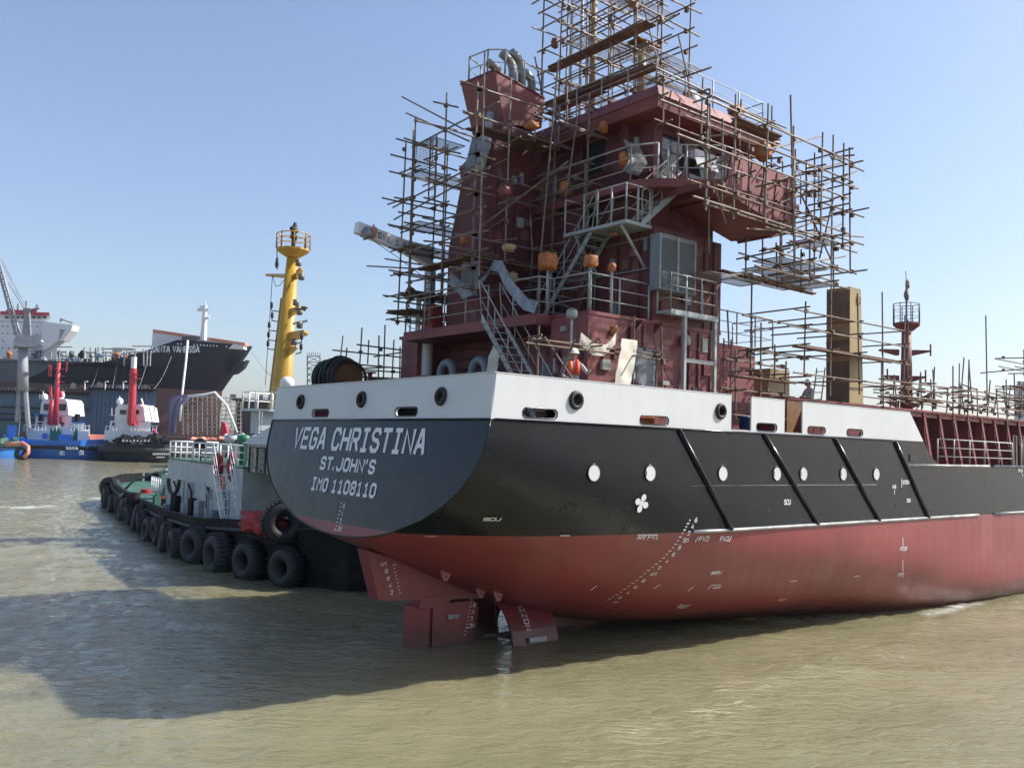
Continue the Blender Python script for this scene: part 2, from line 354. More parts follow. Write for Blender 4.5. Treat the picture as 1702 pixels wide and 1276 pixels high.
# railings and stairs -----------------------------------------------
def railing(name, pts, parent, mt, h=1.05, rows=3, step=1.3, r=.022, closed=False, pr=None):
    mb = MB(); pts = [V(p) for p in pts]
    for k in range(rows):
        z = V((0, 0, h*(k+1)/rows)); mb.path([p+z for p in pts], r if k == rows-1 else r*.65, 6, closed)
    seg = list(zip(pts, pts[1:]))+([(pts[-1], pts[0])] if closed else [])
    for a, b in seg:
        n = max(1, round((b-a).length/step))
        for i in range(n+1): q = a.lerp(b, i/n); mb.tube(q, q+V((0, 0, h)), pr or r*1.25, 6)
    return mb.build(name, mt, parent, True)
def stairway(parent, top, bot, wdir, width, n, mt, rail_mt, name='stair'):
    top = V(top); bot = V(bot); wv = V(wdir).normalized()*width; d = bot-top
    mb = MB()
    hz = V((0, 0, .11))
    for o in (V((0, 0, 0)), wv):
        e = V(wdir).normalized()*.03
        mb.prism([top+o-hz, bot+o-hz, bot+o+hz, top+o+hz], e)
    st = mb.build(name, mt, parent)
    tb = MB(); fw = V((d.x, d.y, 0)).normalized()*.12
    for i in range(1, n):
        c = top+d*(i/n); tb.hexa([c-fw, c+fw, c+fw+wv, c-fw+wv], [c-fw+V((0, 0, .025)), c+fw+V((0, 0, .025)), c+fw+wv+V((0, 0, .025)), c-fw+wv+V((0, 0, .025))])
    tb.build('tread', mt, st)
    rb = MB()
    for o in (V((0, 0, 0)), wv):
        up = V((0, 0, .95))
        rb.path([top+o+V((0, 0, .1)), top+o+up-d.normalized()*.25, top+o+up, bot+o+up, bot+o+up*.1], .02, 6)
        rb.tube(top+o+up*.5, bot+o+up*.5, .013, 6)
        for k in (.25, .5, .75): c = top+d*k+o; rb.tube(c, c+up, .017, 6)
    rb.build('handrail', rail_mt, st, True)
    return st
def gap_pts(a, b, n): return [V(a).lerp(V(b), i/n) for i in range(n+1)]
# ================================================================== SEA
FOAM = [(2.5, 53, 6, 5), (-8, 49, 8, 4), (10, 61, 5, 4), (25.0, -5.6, 7, 1.0), (33, -6, 8, .9)]
def sea():
    m = bpy.data.materials.new('muddy_river_water'); m.use_nodes = True; n = m.node_tree.nodes; l = m.node_tree.links
    b = n['Principled BSDF']; b.inputs['Roughness'].default_value = .07; b.inputs['IOR'].default_value = 1.42
    b.inputs['Specular IOR Level'].default_value = .5
    b.inputs['Subsurface Weight'].default_value = .5; b.inputs['Subsurface Radius'].default_value = (1, .95, .7); b.inputs['Subsurface Scale'].default_value = 2.2   # light scatters inside silty water
    tc = n.new('ShaderNodeTexCoord')
    def nz(sc, rot, det, st=(1, 1, 1)):
        mp = n.new('ShaderNodeMapping'); mp.vector_type = 'TEXTURE'; mp.inputs['Rotation'].default_value = (0, 0, rot-.68-.5); mp.inputs['Scale'].default_value = (1/st[0], 1/st[1], 1)
        l.new(tc.outputs['Object'], mp.inputs[0]); t = n.new('ShaderNodeTexNoise'); t.inputs['Scale'].default_value = sc
        t.inputs['Detail'].default_value = det; t.inputs['Distortion'].default_value = .6; l.new(mp.outputs[0], t.inputs[0]); return t.outputs[0]
    mx = n.new('ShaderNodeMix'); mx.data_type = 'RGBA'; l.new(nz(.09, .5, 6, (1, 2.2, 1)), mx.inputs[0])
    mx.inputs[6].default_value = (.160, .150, .084, 1); mx.inputs[7].default_value = (.295, .270, .158, 1)
    # foam churned up at the tug's stern and along hulls (its own shape on the surface)
    gm = n.new('ShaderNodeNewGeometry'); acc = None
    for (cx, cy, rx, ry) in FOAM:
        mp = n.new('ShaderNodeMapping'); mp.vector_type = 'POINT'; mp.inputs['Location'].default_value = (-cx/rx, -cy/ry, 0); mp.inputs['Scale'].default_value = (1/rx, 1/ry, 0)
        l.new(gm.outputs['Position'], mp.inputs[0]); ln = n.new('ShaderNodeVectorMath'); ln.operation = 'LENGTH'; l.new(mp.outputs[0], ln.inputs[0])
        q = n.new('ShaderNodeMapRange'); q.inputs[1].default_value = 0; q.inputs[2].default_value = 1; q.inputs[3].default_value = 1; q.inputs[4].default_value = 0; l.new(ln.outputs['Value'], q.inputs[0])
        if acc is None: acc = q.outputs[0]
        else: a_ = n.new('ShaderNodeMath'); a_.operation = 'MAXIMUM'; l.new(acc, a_.inputs[0]); l.new(q.outputs[0], a_.inputs[1]); acc = a_.outputs[0]
    a_ = n.new('ShaderNodeMath'); a_.operation = 'MULTIPLY'; l.new(acc, a_.inputs[0]); l.new(nz(.75, .3, 9, (1, 1.3, 1)), a_.inputs[1])
    q = n.new('ShaderNodeMapRange'); q.inputs[1].default_value = .27; q.inputs[2].default_value = .5; q.inputs[3].default_value = 0; q.inputs[4].default_value = .7; l.new(a_.outputs[0], q.inputs[0])
    m3 = n.new('ShaderNodeMix'); m3.data_type = 'RGBA'; l.new(q.outputs[0], m3.inputs[0]); l.new(mx.outputs[2], m3.inputs[6]); m3.inputs[7].default_value = (.62, .63, .6, 1)
    l.new(m3.outputs[2], b.inputs['Base Color'])
    r_ = n.new('ShaderNodeMapRange'); r_.inputs[3].default_value = .07; r_.inputs[4].default_value = .6; l.new(q.outputs[0], r_.inputs[0]); l.new(r_.outputs[0], b.inputs['Roughness'])
    b1 = n.new('ShaderNodeBump'); b1.inputs['Strength'].default_value = .8; b1.inputs['Distance'].default_value = .12
    l.new(nz(1.3, .6, 4, (1, 2.6, 1)), b1.inputs['Height'])
    b2 = n.new('ShaderNodeBump'); b2.inputs['Strength'].default_value = .8; b2.inputs['Distance'].default_value = .03
    l.new(nz(5.5, .4, 3, (1, 2.2, 1)), b2.inputs['Height']); l.new(b1.outputs[0], b2.inputs['Normal'])
    l.new(b2.outputs[0], b.inputs['Normal'])
    # one sheet: fine swell near the ship, coarse to the horizon
    def axis(lo, hi, st, far, gr=1.05):
        far = 3000
        a = []; x = lo
        while x <= hi: a.append(x); x += st
        e = st; x = a[-1]
        right = []
        while x < far: e *= gr if x < 320 else 1.5; x += e; right.append(x)
        e = st; x = a[0]; left = []
        while x > -far: e *= gr if x > -120 else 1.5; x -= e; left.append(x)
        return left[::-1]+a+right
    X = axis(-16, 44, .3, 6000); Y = axis(-24, 60, .34, 6000)
    vs = []
    for y in Y:
        for x in X:
            f = max(0, min(1, (x+110)/30, (300-x)/60, (y+110)/30, (300-y)/60)); z = WL
            if f > 0:
                p = V((x*.775-y*.632, (x*.632+y*.775)*2.1, 0))
                z += f*(.08*noise.noise(p*.38)+.07*noise.noise(p*.95+V((5, 0, 0)))+.032*noise.noise(p*2.1))
            vs.append((x, y, z))
    nx = len(X)
    fs = [(j*nx+i, j*nx+i+1, (j+1)*nx+i+1, (j+1)*nx+i) for j in range(len(Y)-1) for i in range(nx-1)]
    me = bpy.data.meshes.new('river_water'); me.from_pydata(vs, [], fs); me.materials.append(m)
    me.polygons.foreach_set('use_smooth', [True]*len(fs))
    o = bpy.data.objects.new('river_water', me); COL.objects.link(o); struct(o)
    # churned foam streaks behind the tug
    return o
sea()
# ================================================================== CARGO SHIP
SHIP = thing('cargo_ship', 'cargo ship under construction with black and red hull, white bulwark and rust red deckhouse', 'ship', (0, 0, 0))
HB = 5.82; RK = .632
def itp(tab, x):
    if x <= tab[0][0]: return tab[0][1]
    for (a, p), (b, q) in zip(tab, tab[1:]):
        if x <= b: return p+(q-p)*(x-a)/(b-a)
    return tab[-1][1]
ZB = [(0, 4.88), (1.5, 4.28), (3, 3.62), (4.7, 2.9), (7, 2.15), (9.5, 1.72), (12.5, 1.50), (15.3, 1.22), (18.4, .86), (21.9, .2), (25, 0), (90, 0)]
ZT = [(0, 7.6), (2, 7.3), (5, 6.75), (7, 6.2), (9.5, 5.5), (12.5, 5.05), (15.3, 4.85), (18.4, 4.4), (21.9, 3.7), (25, 3.0), (30, 2.4), (40, 1.6), (90, 1.6)]
def half(x, z):
    zb = itp(ZB, x); zt = itp(ZT, x); s_ = max(0, min(1, (z-zb)/(zt-zb)))
    y = HB*math.sqrt(max(0, 1-(1-s_)**2))
    if x > 62: y *= max(0.02, 1-((x-62)/23)**2*(1.15-.15*min(1, z/7)))
    return y
XT = lambda z, xs: xs+RK*(z-5)/3*max(0, 1-xs/4)
st = [0, .35, .8, 1.3, 1.9, 2.7, 3.7, 4.8, 6, 7.4, 9, 10.5, 12, 13.5, 15, 16.5, 18, 19.5, 21.04, 21.4, 21.8, 22.2, 22.7, 24, 26, 28, 31, 35, 40, 48, 58, 66, 72, 77, 81, 84.5]
TOPZ = [(21.04, 8.0), (21.4, 7.68), (21.8, 7.38), (22.2, 7.22), (22.7, 7.16)]
NR, NB = 16, 7
def station(xs):
    zb = itp(ZB, xs); zt = itp(TOPZ, xs)
    zz = [zb+(5.2-zb)*(j/NR)**1.9 for j in range(NR+1)]+[5.2+(zt-5.2)*j/NB for j in range(1, NB+1)]
    return [(XT(z, xs), half(xs, z) if j else 0.0, z) for j, z in enumerate(zz)]
ST = [station(x) for x in st]
hull = MB(); NL = NR+NB+1
for sgn in (-1, 1):
    vs = [(x, sgn*y, z) for s_ in ST for x, y, z in s_]
    for k, rr in ((0, range(NR)), (1, range(NR, NL-1))):
        hull.k = k; fs = []
        for i in range(len(ST)-1):
            for j in rr:
                q = (i*NL+j, (i+1)*NL+j, (i+1)*NL+j+1, i*NL+j+1); fs.append(q if sgn < 0 else q[::-1])
        hull.add(vs, fs)
HULL = hull.build('hull', [M['red'], M['black']], SHIP, True)
HB_BVH = BVHTree.FromPolygons([tuple(q) for q in hull.v], hull.f)
# transom plate (painted black over red like the sides)
tr = MB(); s0 = ST[0]
for k, rr in ((0, range(NR)), (1, range(NR, NL-1))):
    tr.k = k
    for j in rr:
        (xa, ya, za), (xb, yb, zb_) = s0[j], s0[j+1]
        tr.add([(xa, -ya, za), (xb, -yb, zb_), (xb, yb, zb_), (xa, ya, za)], [(0, 1, 2, 3)])
TR = tr.build('transom', [M['red'], M['black']], SHIP)
e_ = MB(); e_.path([(x-.004, -y, z) for x, y, z in s0[::-1]]+[(x-.004, y, z) for x, y, z in s0[1:]], .022, 6)
e_.build('transom_edge', M['black'], SHIP, True)
TU = V((0, -1, 0)); TV = V((RK, 0, 3)).normalized(); TN = V((-3, 0, RK)).normalized()
def on_transom(y, z): return V((RK*(z-5)/3, y, z))
def ttext(txt, yl, yr, zb_, zt_, wd):
    n = len(txt); tot = yl-yr; lo, hi = .05, 2
    for _ in range(40):
        w_ = (lo+hi)/2
        if text_w(txt, w_, wd+.17*w_)+wd > tot: hi = w_
        else: lo = w_
    x = 0
    for word in txt.split(' '):
        mb = MB(); g_ = wd+.17*w_; adv = glyphs(mb, word, on_transom(yl-x-wd/2, zb_)+TV*wd/2, TU, TV, (zt_-zb_)*1.022-wd, w_, g_, wd, .012, TN)
        mb.build('lettering', M['mark'], SHIP); x += adv+g_*1.5+w_*.62
ttext('VEGA CHRISTINA', 3.87, -3.45, 7.11, 7.78, .118)
ttext("ST.JOHN'S", 1.77, -1.33, 6.55, 6.94, .082)
ttext('IMO 1108110', 2.02, -1.62, 5.95, 6.34, .082)
dm = MB()
for k in range(8):
    z = 5.0+k*.1; dm.k = 0
    p = on_transom(.02, z); L = .16 if k == 0 else .07
    dm.add([p+TN*.012+TU*a+TV*b for a, b in ((-L/2, 0), (L/2, 0), (L/2, .03), (-L/2, .03))], [(0, 1, 2, 3)])
for txt, z in (('5M', 5.0), ('2', 5.2), ('4', 5.4), ('6', 5.6)): glyphs(dm, txt, on_transom(-.12, z), TU, TV, .12, .075, .03, .024, .012, TN)
dm.build('draft_marks', M['mark'], SHIP)
# marks on the curved side: find the plate under the photo's pixel, lay the mark on it
def hit(px, py):
    r = HB_BVH.ray_cast(CAMP, ray(px, py).normalized())
    return (r[0], r[1]) if r[0] else (None, None)
def mark(parts, px, py, txt=None, h=.16, wf=.62, wd=.028, bar=None, slant=.0, name='hull_mark'):
    """txt at the pixel (left baseline); bar = list of pixel segments"""
    mb = MB()
    if txt:
        p, nn = hit(px, py)
        if p is None: return
        if nn.dot(CAMP-p) < 0: nn = -nn
        u = V((0, 0, 1)).cross(nn).normalized(); v = nn.cross(u)
        v = (v+u*slant).normalized()
        glyphs(mb, txt, p, u, v, h, h*wf, h*.25, wd, .014, nn)
    for (a, b_) in (bar or []):
        p, n1 = hit(*a); q, n2 = hit(*b_)
        if p is None or q is None: continue
        nn = n1 if n1.dot(CAMP-p) > 0 else -n1
        d = (q-p).normalized(); s_ = nn.cross(d).normalized()*.018
        k = max(1, int((q-p).length/.3)); L = []
        for i in range(k+1):
            t = p.lerp(q, i/k); L += [t+s_+nn*.016, t-s_+nn*.016]
        mb.add(L, [(2*i, 2*i+1, 2*i+3, 2*i+2) for i in range(k)])
    if mb.v: mb.build(name, M['mark'], SHIP)
mark(0, 803, 864, 'SCU', .11, 1.1)
mark(0, 1058, 895, 'AP', .11, .9, bar=[((1059, 888), (1092, 888)), ((1068, 896), (1074, 888))])
mark(0, 1076, 895, 'FW1', .11, .9)
mark(0, 1155, 899, '/FW2', .13, .8); mark(0, 1196, 899, 'FW2/', .13, .8)
mark(0, 1181, 953, 'SSCU', .09, .9); mark(0, 1183, 977, 'VDPR', .07, .9, bar=[((1176, 978), (1183, 971)), ((1183, 971), (1199, 971))])
mark(0, 1303, 838, 'SCU', .14, .62); mark(0, 1507, 834, 'SCU', .11, .6)
mark(0, 1483, 811, 'AVG', .10, .6, bar=[((1486, 813), (1486, 821))]); mark(0, 1500, 804, 'STERN', .12, .6, bar=[((1498, 796), (1498, 810))])
mark(0, 1495, 915, 'FR28', .13, .7, bar=[((1500, 893), (1500, 908))]); mark(0, 1490, 957, 'VDPR', .12, .6, bar=[((1500, 930), (1500, 959))])
mark(0, 1130, 1007, 'ICCP', .08, .9, bar=[((1126, 1008), (1134, 1002)), ((1126, 1008), (1140, 1009))]); mark(0, 1292, 997, 'ICCP', .08, .9)
mark(0, 1692, 784, 'FR48', .14, .6, bar=[((1699, 787), (1699, 792))])
for b_ in [((931, 889), (947, 889)), ((706, 890), (727, 890)), ((981, 980), (992, 972)), ((1086, 977), (1097, 970)), ((1143, 981), (1153, 973)), ((1313, 965), (1324, 964)), ((1419, 957), (1428, 956)), ((975, 1014), (981, 1014))]: mark(0, 0, 0, None, bar=[b_])
# starboard draught scale curving down the quarter
dp = [(1152, 864), (1141, 884), (1127, 906), (1108, 927), (1085, 946), (1060, 966), (1036, 984), (1012, 998)]
mb = MB()
def polyat(t):
    f = t*(len(dp)-1); i = min(len(dp)-2, int(f)); f -= i
    return dp[i][0]+(dp[i+1][0]-dp[i][0])*f, dp[i][1]+(dp[i+1][1]-dp[i][1])*f
labs = ['6', '4', '2', '5M', '8', '6', '4', '2', '4M', '8', '6', '4', '2', '3M']
for k in range(27):
    px, py = polyat(k/26); p, nn = hit(px-6, py); mb = MB()
    if p is None: continue
    if nn.dot(CAMP-p) < 0: nn = -nn
    u = V((0, 0, 1)).cross(nn).normalized(); v = nn.cross(u); L = .1 if k % 2 else .06
    mb.add([p+nn*.014+u*a+v*b for a, b in ((-L/2, -.018), (L/2, -.018), (L/2, .018), (-L/2, .018))], [(0, 1, 2, 3)])
    if k % 2 == 0:
        q, n2 = hit(px+2, py+3)
        if q is None: continue
        if n2.dot(CAMP-q) < 0: n2 = -n2
        u = V((0, 0, 1)).cross(n2).normalized(); glyphs(mb, labs[k//2], q, u, n2.cross(u), .12, .08, .03, .028, .014, n2)
    mb.build('draft_mark', M['mark'], SHIP)
# bow thruster / propeller symbol: four rounded lobes
p, nn = hit(1066, 836); nn = nn if nn.dot(CAMP-p) > 0 else -nn
u = V((0, 0, 1)).cross(nn).normalized(); v = nn.cross(u); mb = MB()
for k in range(4):
    a = R(72+90*k); d = u*math.cos(a)+v*math.sin(a); s_ = -u*math.sin(a)+v*math.cos(a)
    prof = [(0, .012), (.05, .04), (.10, .075), (.16, .09), (.21, .075), (.25, .03)]
    L = [p+nn*(.016+.001*k)+d*x+s_*y for x, y in prof]+[p+nn*(.016+.001*k)+d*x-s_*y for x, y in prof[::-1]]
    mb.add(L, [tuple(range(len(L)))])
mb.build('propeller_symbol', M['mark'], SHIP)
# portholes
for x in (3.92, 5.98, 9.05, 11.69, 13.12, 15.45, 17.59):
    y = -half(x, 6.8); z = 6.81
    f = MB(); f.torus((x, y-.01, z), (0, 1, 0), .215, .022, 24, 6); po = f.build('porthole', M['black'], SHIP, True)
    g = MB(); g.lathe((x, y-.02, z), [(.205, 0), (.205, .012), (.16, .018)][::-1], 24, 'y'); g.build('deadlight', M['white'], po)
    if x in (5.98, 11.69, 13.12, 15.45): # dark sliver painted in as the shade of the porthole reveal, aft rim
        k = MB(); k.prism([(x-.2+.0*t, y-.036, z+t) for t in (-.08, .08)]+[(x-.175, y-.036, z+.08), (x-.155, y-.036, z), (x-.175, y-.036, z-.08)], (0, -.004, 0)); k.build('reveal_shade', M['glass'], po)
# fender bars, rubbing strakes, beads
for a, b in (((7.1, 8.0), (9.45, 5.2)), ((11.0, 7.99), (13.92, 5.2)), ((14.9, 7.98), (17.76, 5.2)), ((18.88, 7.97), (21.36, 5.2))):
    f = MB(); f.tube((a[0], -HB-.02, a[1]-.03), (b[0], -HB-.03, b[1]+.03), .075, 8); f.build('fender_bar', M['black'], SHIP, True)
def strake(pts, r, mt, nm='rubbing_strake'):
    f = MB(); f.path(pts, r, 8); f.build(nm, mt, SHIP, True)
grey_edge = mat('worn_grey_edge', (.33, .34, .34), .45, var=.5, vs=2)
strake([(x, -half(x, 5.2)-.02, 5.2) for x in (7.9, 8.6, 9.4, 11, 13, 15, 17, 19, 21, 23, 25.6)], .05, grey_edge)
strake([(x, -half(x, 5.2)-.02, 5.2) for x in (27.1, 30, 34, 40, 50, 60)], .05, grey_edge)
strake([(19.7, -HB-.02, 7.13), (26.6, -HB-.02, 7.16)], .05, grey_edge); strake([(27.1, -HB-.02, 7.16), (60, -HB-.02, 7.16)], .05, grey_edge)
strake([(.75, -HB-.01, 8.0), (19.0, -HB-.01, 8.0)], .035, M['black'], 'deck_bead'); strake([(.62, -5.8, 8.0), (.62, 5.8, 8.0)], .03, M['black'], 'deck_bead')
strake([(7.7, -HB-.003, 6.47), (17.6, -HB-.003, 6.45)], .006, grey_edge, 'weld_seam')
f = MB(); f.box((19.95, -HB-.03, 7.28), (20.5, -HB+.02, 7.52)); f.build('side_scuttle', M['dark'], SHIP)
for x, z in ((11.3, 5.72), (19.0, 5.72)):
    f = MB(); f.lathe((x, -HB-.012, z), [(.07, 0), (.07, .01), (.03, .012)], 12, 'y'); f.build('scupper', M['dark'], SHIP)
# ---- bulwark
def slot(u0, u1, v0, v1, r=.1):
    r = min(r, (v1-v0)/2-.001); o = []
    for cx, cy, a0 in ((u1-r, v0+r, -90), (u1-r, v1-r, 0), (u0+r, v1-r, 90), (u0+r, v0+r, 180)):
        for k in range(5): a = R(a0+k*22.5); o.append((cx+r*math.cos(a), cy+r*math.sin(a)))
    return o
def circ(u, v, r, n=20): return [(u+r*math.cos(2*math.pi*i/n), v+r*math.sin(2*math.pi*i/n)) for i in range(n)]
bu = MB()
SL = [(1.59, 2.62), (5.58, 6.65), (10.66, 11.64), (13.37, 14.34), (15.7, 16.66)]
def side_panel(x0, x1, slots, rounds, poly=None):
    bu.plate(poly or [(x0, 8.02), (x1, 8.02), (x1, 9.06), (x0, 9.06)], [slot(a, b, 8.1, 8.3) for a, b in slots]+[circ(a, 8.57, .16) for a in rounds], (0, -HB, 0), (1, 0, 0), (0, 0, 1), -.05)
side_panel(.73, 9.41, SL[:2], [3.24, 8.9], [(.66, 8.02), (9.41, 8.02), (9.41, 9.06), (.75, 9.06)])
side_panel(10.37, 12.07, SL[2:3], [])
side_panel(13.05, 20, SL[3:], [], [(13.05, 8.02), (21.03, 8.02), (20.0, 9.06), (13.05, 9.06)])
bu.box((9.41, -HB, 8.02), (10.37, -HB+.05, 8.07)); bu.box((12.07, -HB, 8.02), (13.05, -HB+.05, 8.07))
bvec = V((.096, 0, 1.046)).normalized()
bu.plate([(-HB, 0), (HB, 0), (HB-.02, 1.05), (-HB+.02, 1.05)], [slot(-3.0, -2.0, .09, .29), slot(1.75, 2.75, .09, .29)]+[circ(a, .55, .16) for a in (-3.88, -.1, 3.77)], V((RK, 0, 8.015)), (0, -1, 0), bvec, -.05)

# capping rail
BULW = bu.build('bulwark', M['white'], SHIP)
f = MB(); f.box((.75, HB-.05, 8.02), (19, HB, 9.06)); f.build('port_bulwark', M['primer2'], SHIP)
cap = MB()
for a, b in ((.76, 9.41), (10.37, 12.07), (13.05, 19.98)): cap.box((a, -HB-.01, 9.062), (b, -HB+.09, 9.082))
cap.box((.71, -HB, 9.064), (.82, HB, 9.086)); cap.build('capping_rail', M['white'], BULW)
rings = [((x, -HB-.005, 8.57), V((0, 1, 0))) for x in (3.24, 8.9)]+[(V((RK, y, 8.015))+bvec*.55+V((-.006, 0, 0)), V((bvec.z, 0, -bvec.x))) for y in (3.88, .1, -3.77)]
for c, a in rings:
    f = MB(); f.torus(c, a, .175, .062, 28, 10, 1.3); f.build('fairlead', M['rubber'], SHIP, True)
    n_ = V(a)
    n_ = n_ if n_.x > .5 or n_.y > .5 else -n_
    f = MB(); f.tube(V(c)+n_*.04, V(c)+n_*.30, .16, 20, cap=False); f.build('fairlead_throat', M['dark'], SHIP, True)
# black liners of the mooring slots
for a, b in SL:
    f = MB(); o_ = slot(a-.02, b+.02, 8.085, 8.315); f.path([(x, -HB-.004, z) for x, z in o_], .016, 6, True); f.build('slot_rim', M['black'], SHIP, True)
for a, b in ((-3.0, -2.0), (1.75, 2.75)):
    f = MB(); f.path([V((RK, 0, 8.015))+V((0, -1, 0))*x+bvec*z+V((-.006, 0, 0)) for x, z in slot(a-.02, b+.02, .075, .305)], .016, 6, True); f.build('slot_rim', M['black'], SHIP, True)
# bulwark stays inside
f = MB()
for x in [1.2, 3.9, 4.7, 7.3, 8.2, 13.2, 15, 17.2, 18.6]: f.prism([(x, -HB+.06, 9.0), (x, -HB+.06, 8.11), (x, -HB+.45, 8.11)], (.02, 0, 0))
f.build('bulwark_stay', M['primer2'], SHIP)
# decks
f = MB(); f.box((.75, -HB+.06, 8.0), (21, HB-.06, 8.1)); f.build('poop_deck', M['rustdeck'], SHIP)
f = MB(); f.box((21.0, -HB+.02, 7.0), (62, HB-.02, 7.14)); f.build('main_deck', M['rustdeck'], SHIP)
# mooring gear on the poop, seen through the stern slots
for yy in (2.5, -2.2, .2):
    f = MB(); f.box((1.5, yy-.9, 8.1), (2.6, yy+.9, 8.3)); f.lathe((2.05, yy-.7, 8.62), [(.34, 0), (.34, .06), (.2, .07), (.2, .7), (.34, .72), (.34, .8), (.2, .81), (.2, 1.3), (.3, 1.31), (.3, 1.36)], 16, 'y'); f.build('mooring_winch', M['tughull'], SHIP)
f = MB(); f.box((4.0, -4.3, 8.1), (4.6, -3.3, 8.6)); f.build('deck_locker', M['primer2'], SHIP)
# ---- stern gear: skeg, rudder, nozzle, propeller
f = MB(); sk = [(.82, 4.45), (1.27, 3.06), (5.2, 2.80), (5.2, 3.0), (3.2, 3.7)]
f.prism([(x, -.28, z) for x, z in sk], (0, .56, 0)); SKEG = f.build('skeg', M['red'], SHIP, fix=True)
dm = MB()
for k in range(9):
    z = 3.2+k*.1; x = itp([(3.06, 1.27), (4.45, .82)], z)+.55
    dm.add([(x+.12+a, -.296, z+b) for a, b in ((0, 0), ((.13 if k == 8 else .06), 0), ((.13 if k == 8 else .06), .025), (0, .025))], [(0, 1, 2, 3)])
for txt, z in (('2', 3.2), ('4', 3.4), ('6', 3.6), ('8', 3.8), ('4M', 4.0)):
    x = itp([(3.06, 1.27), (4.45, .82)], z)+.38-(.1 if len(txt) > 1 else 0)
    glyphs(dm, txt, (x, -.28, z), (1, 0, 0), (0, 0, 1), .11, .08, .03, .025, .016, (0, -1, 0))
dm.build('draft_marks', M['mark'], SKEG)
def rud(x0, x1, z0, z1, w0, w1, nm, par=None):
    g = MB(); g.hexa([(x0, -w0, z0), (x1, -w1, z0), (x1, w1, z0), (x0, w0, z0)], [(x0, -w0, z1), (x1, -w1, z1), (x1, w1, z1), (x0, w0, z1)]); return g.build(nm, M['red'], par or SHIP)
RUD = rud(3.12, 4.55, .2, 2.78, .2, .26, 'rudder'); g = MB(); g.box((4.5, -.2, .2), (4.75, .2, 2.7)); g.build('leading_edge', M['red'], RUD)
rud(2.28, 3.02, .2, 2.8, .05, .19, 'rudder_flap')
g = MB(); g.box((2.6, -.30, 2.72), (3.62, .30, 3.03)); g.box((2.95, -.12, .3), (3.2, .12, 2.7)); g.build('rudder_head', M['red'], SHIP)
g = MB(); g.box((3.62, -.275, 2.32), (4.0, -.262, 2.45)); g.build('zinc_anode', grey_edge, RUD)
dm = MB()
for k in range(11):
    z = 1.8+k*.1; x = 4.22+.02*k
    dm.add([(x+a, -.268, z+b) for a, b in ((0, 0), ((.13 if k == 2 else .05), 0), ((.13 if k == 2 else .05), .025), (0, .025))], [(0, 1, 2, 3)])
dm.build('draft_marks', M['mark'], RUD)
for txt, z in (('2M', 2.0), ('2', 2.2), ('4', 2.4), ('6', 2.6)): dm = MB(); glyphs(dm, txt, (4.36+.02*(z-1.8)*10, -.25, z), (1, 0, 0), (0, 0, 1), .11, .07, .03, .024, .018, (0, -1, 0)); dm.build('draft_figure', M['mark'], RUD)
# duct round the propeller
nz_ = MB(); nn_ = 48; cz = 1.42; prof = [(5.1, 1.42), (5.1, 1.50), (6.75, 1.62), (6.75, 1.36), (6.0, 1.24)]
for i in range(nn_):
    t0 = 2*math.pi*i/nn_; t1 = 2*math.pi*(i+1)/nn_
    ring = lambda t: [(x, r*math.sin(t), cz+r*math.cos(t)) for x, r in prof]
    nz_.add(ring(t0)+ring(t1), [(k, (k+1) % 5, 5+(k+1) % 5, 5+k) for k in range(5)])
NOZ = nz_.build('propeller_nozzle', M['red'], SHIP, False, fix=True)
tx = MB()
for i, ch in enumerate('NOZZLE'):
    t = R(68-6.6*i); rr = 1.575; p = V((5.75, -rr*math.sin(t), cz+rr*math.cos(t))); nn = V((0, -math.sin(t), math.cos(t)))
    glyphs(tx, ch, p, V((0, math.cos(t), math.sin(t)))*1, V((-1, 0, 0)), .17, .12, .03, .03, .03, nn)
tx.build('lettering', M['mark'], NOZ)
g = MB(); t = R(79); p = V((5.95, -1.59*math.sin(t), cz+1.59*math.cos(t))); nn = V((0, -math.sin(t), math.cos(t))); vv = V((0, -math.cos(t), -math.sin(t)))
g.hexa([p+nn*.0-V((.32, 0, 0))-vv*.07, p+V((.32, 0, 0))-vv*.07, p+V((.32, 0, 0))+vv*.07, p-V((.32, 0, 0))+vv*.07], [q+nn*.06 for q in (p-V((.32, 0, 0))-vv*.07, p+V((.32, 0, 0))-vv*.07, p+V((.32, 0, 0))+vv*.07, p-V((.32, 0, 0))+vv*.07)]); g.build('zinc_anode', grey_edge, NOZ)
pr = MB(); pr.tube((5.2, 0, cz), (9, 0, cz), .22, 16, .3); pr.lathe((5.0, 0, cz), [(.02, 0), (.14, .06), (.2, .3)], 16, 'x'); PR = pr.build('propeller_shaft', M['steel'], SHIP, True)
bronze = mat('dull_bronze', (.10, .085, .06), .5, metal=.5)
for k in range(4):
    a = R(10+90*k); g = MB(); L = []
    for r, wd, tw in ((.18, .14, .9), (.5, .3, .75), (.85, .36, .6), (1.12, .2, .5), (1.18, .05, .48)):
        d = V((0, math.sin(a), math.cos(a))); s_ = V((math.sin(tw), 0, 0))+d.cross(V((1, 0, 0)))*math.cos(tw)
        c = V((5.7, 0, cz))+d*r; L += [c-s_*wd, c+s_*wd]
    g.add(L+[q+V((.04, 0, 0)) for q in L], [(2*i, 2*i+1, 2*i+3, 2*i+2) for i in range(4)]+[(10+2*i+2, 10+2*i+3, 10+2*i+1, 10+2*i) for i in range(4)]+[(2*i, 2*i+2, 12+2*i, 10+2*i) for i in range(4)]+[(2*i+3, 2*i+1, 11+2*i, 13+2*i) for i in range(4)])
    g.build('propeller_blade', bronze, PR)
f = MB(); f.prism([(6.9, -.2, .6), (12.5, -.25, 1.2), (12.5, -.25, 1.75), (8.6, -.25, 2.0), (6.9, -.2, 2.4)], (0, .45, 0)); f.build('stern_boss', M['red'], SHIP, fix=True)
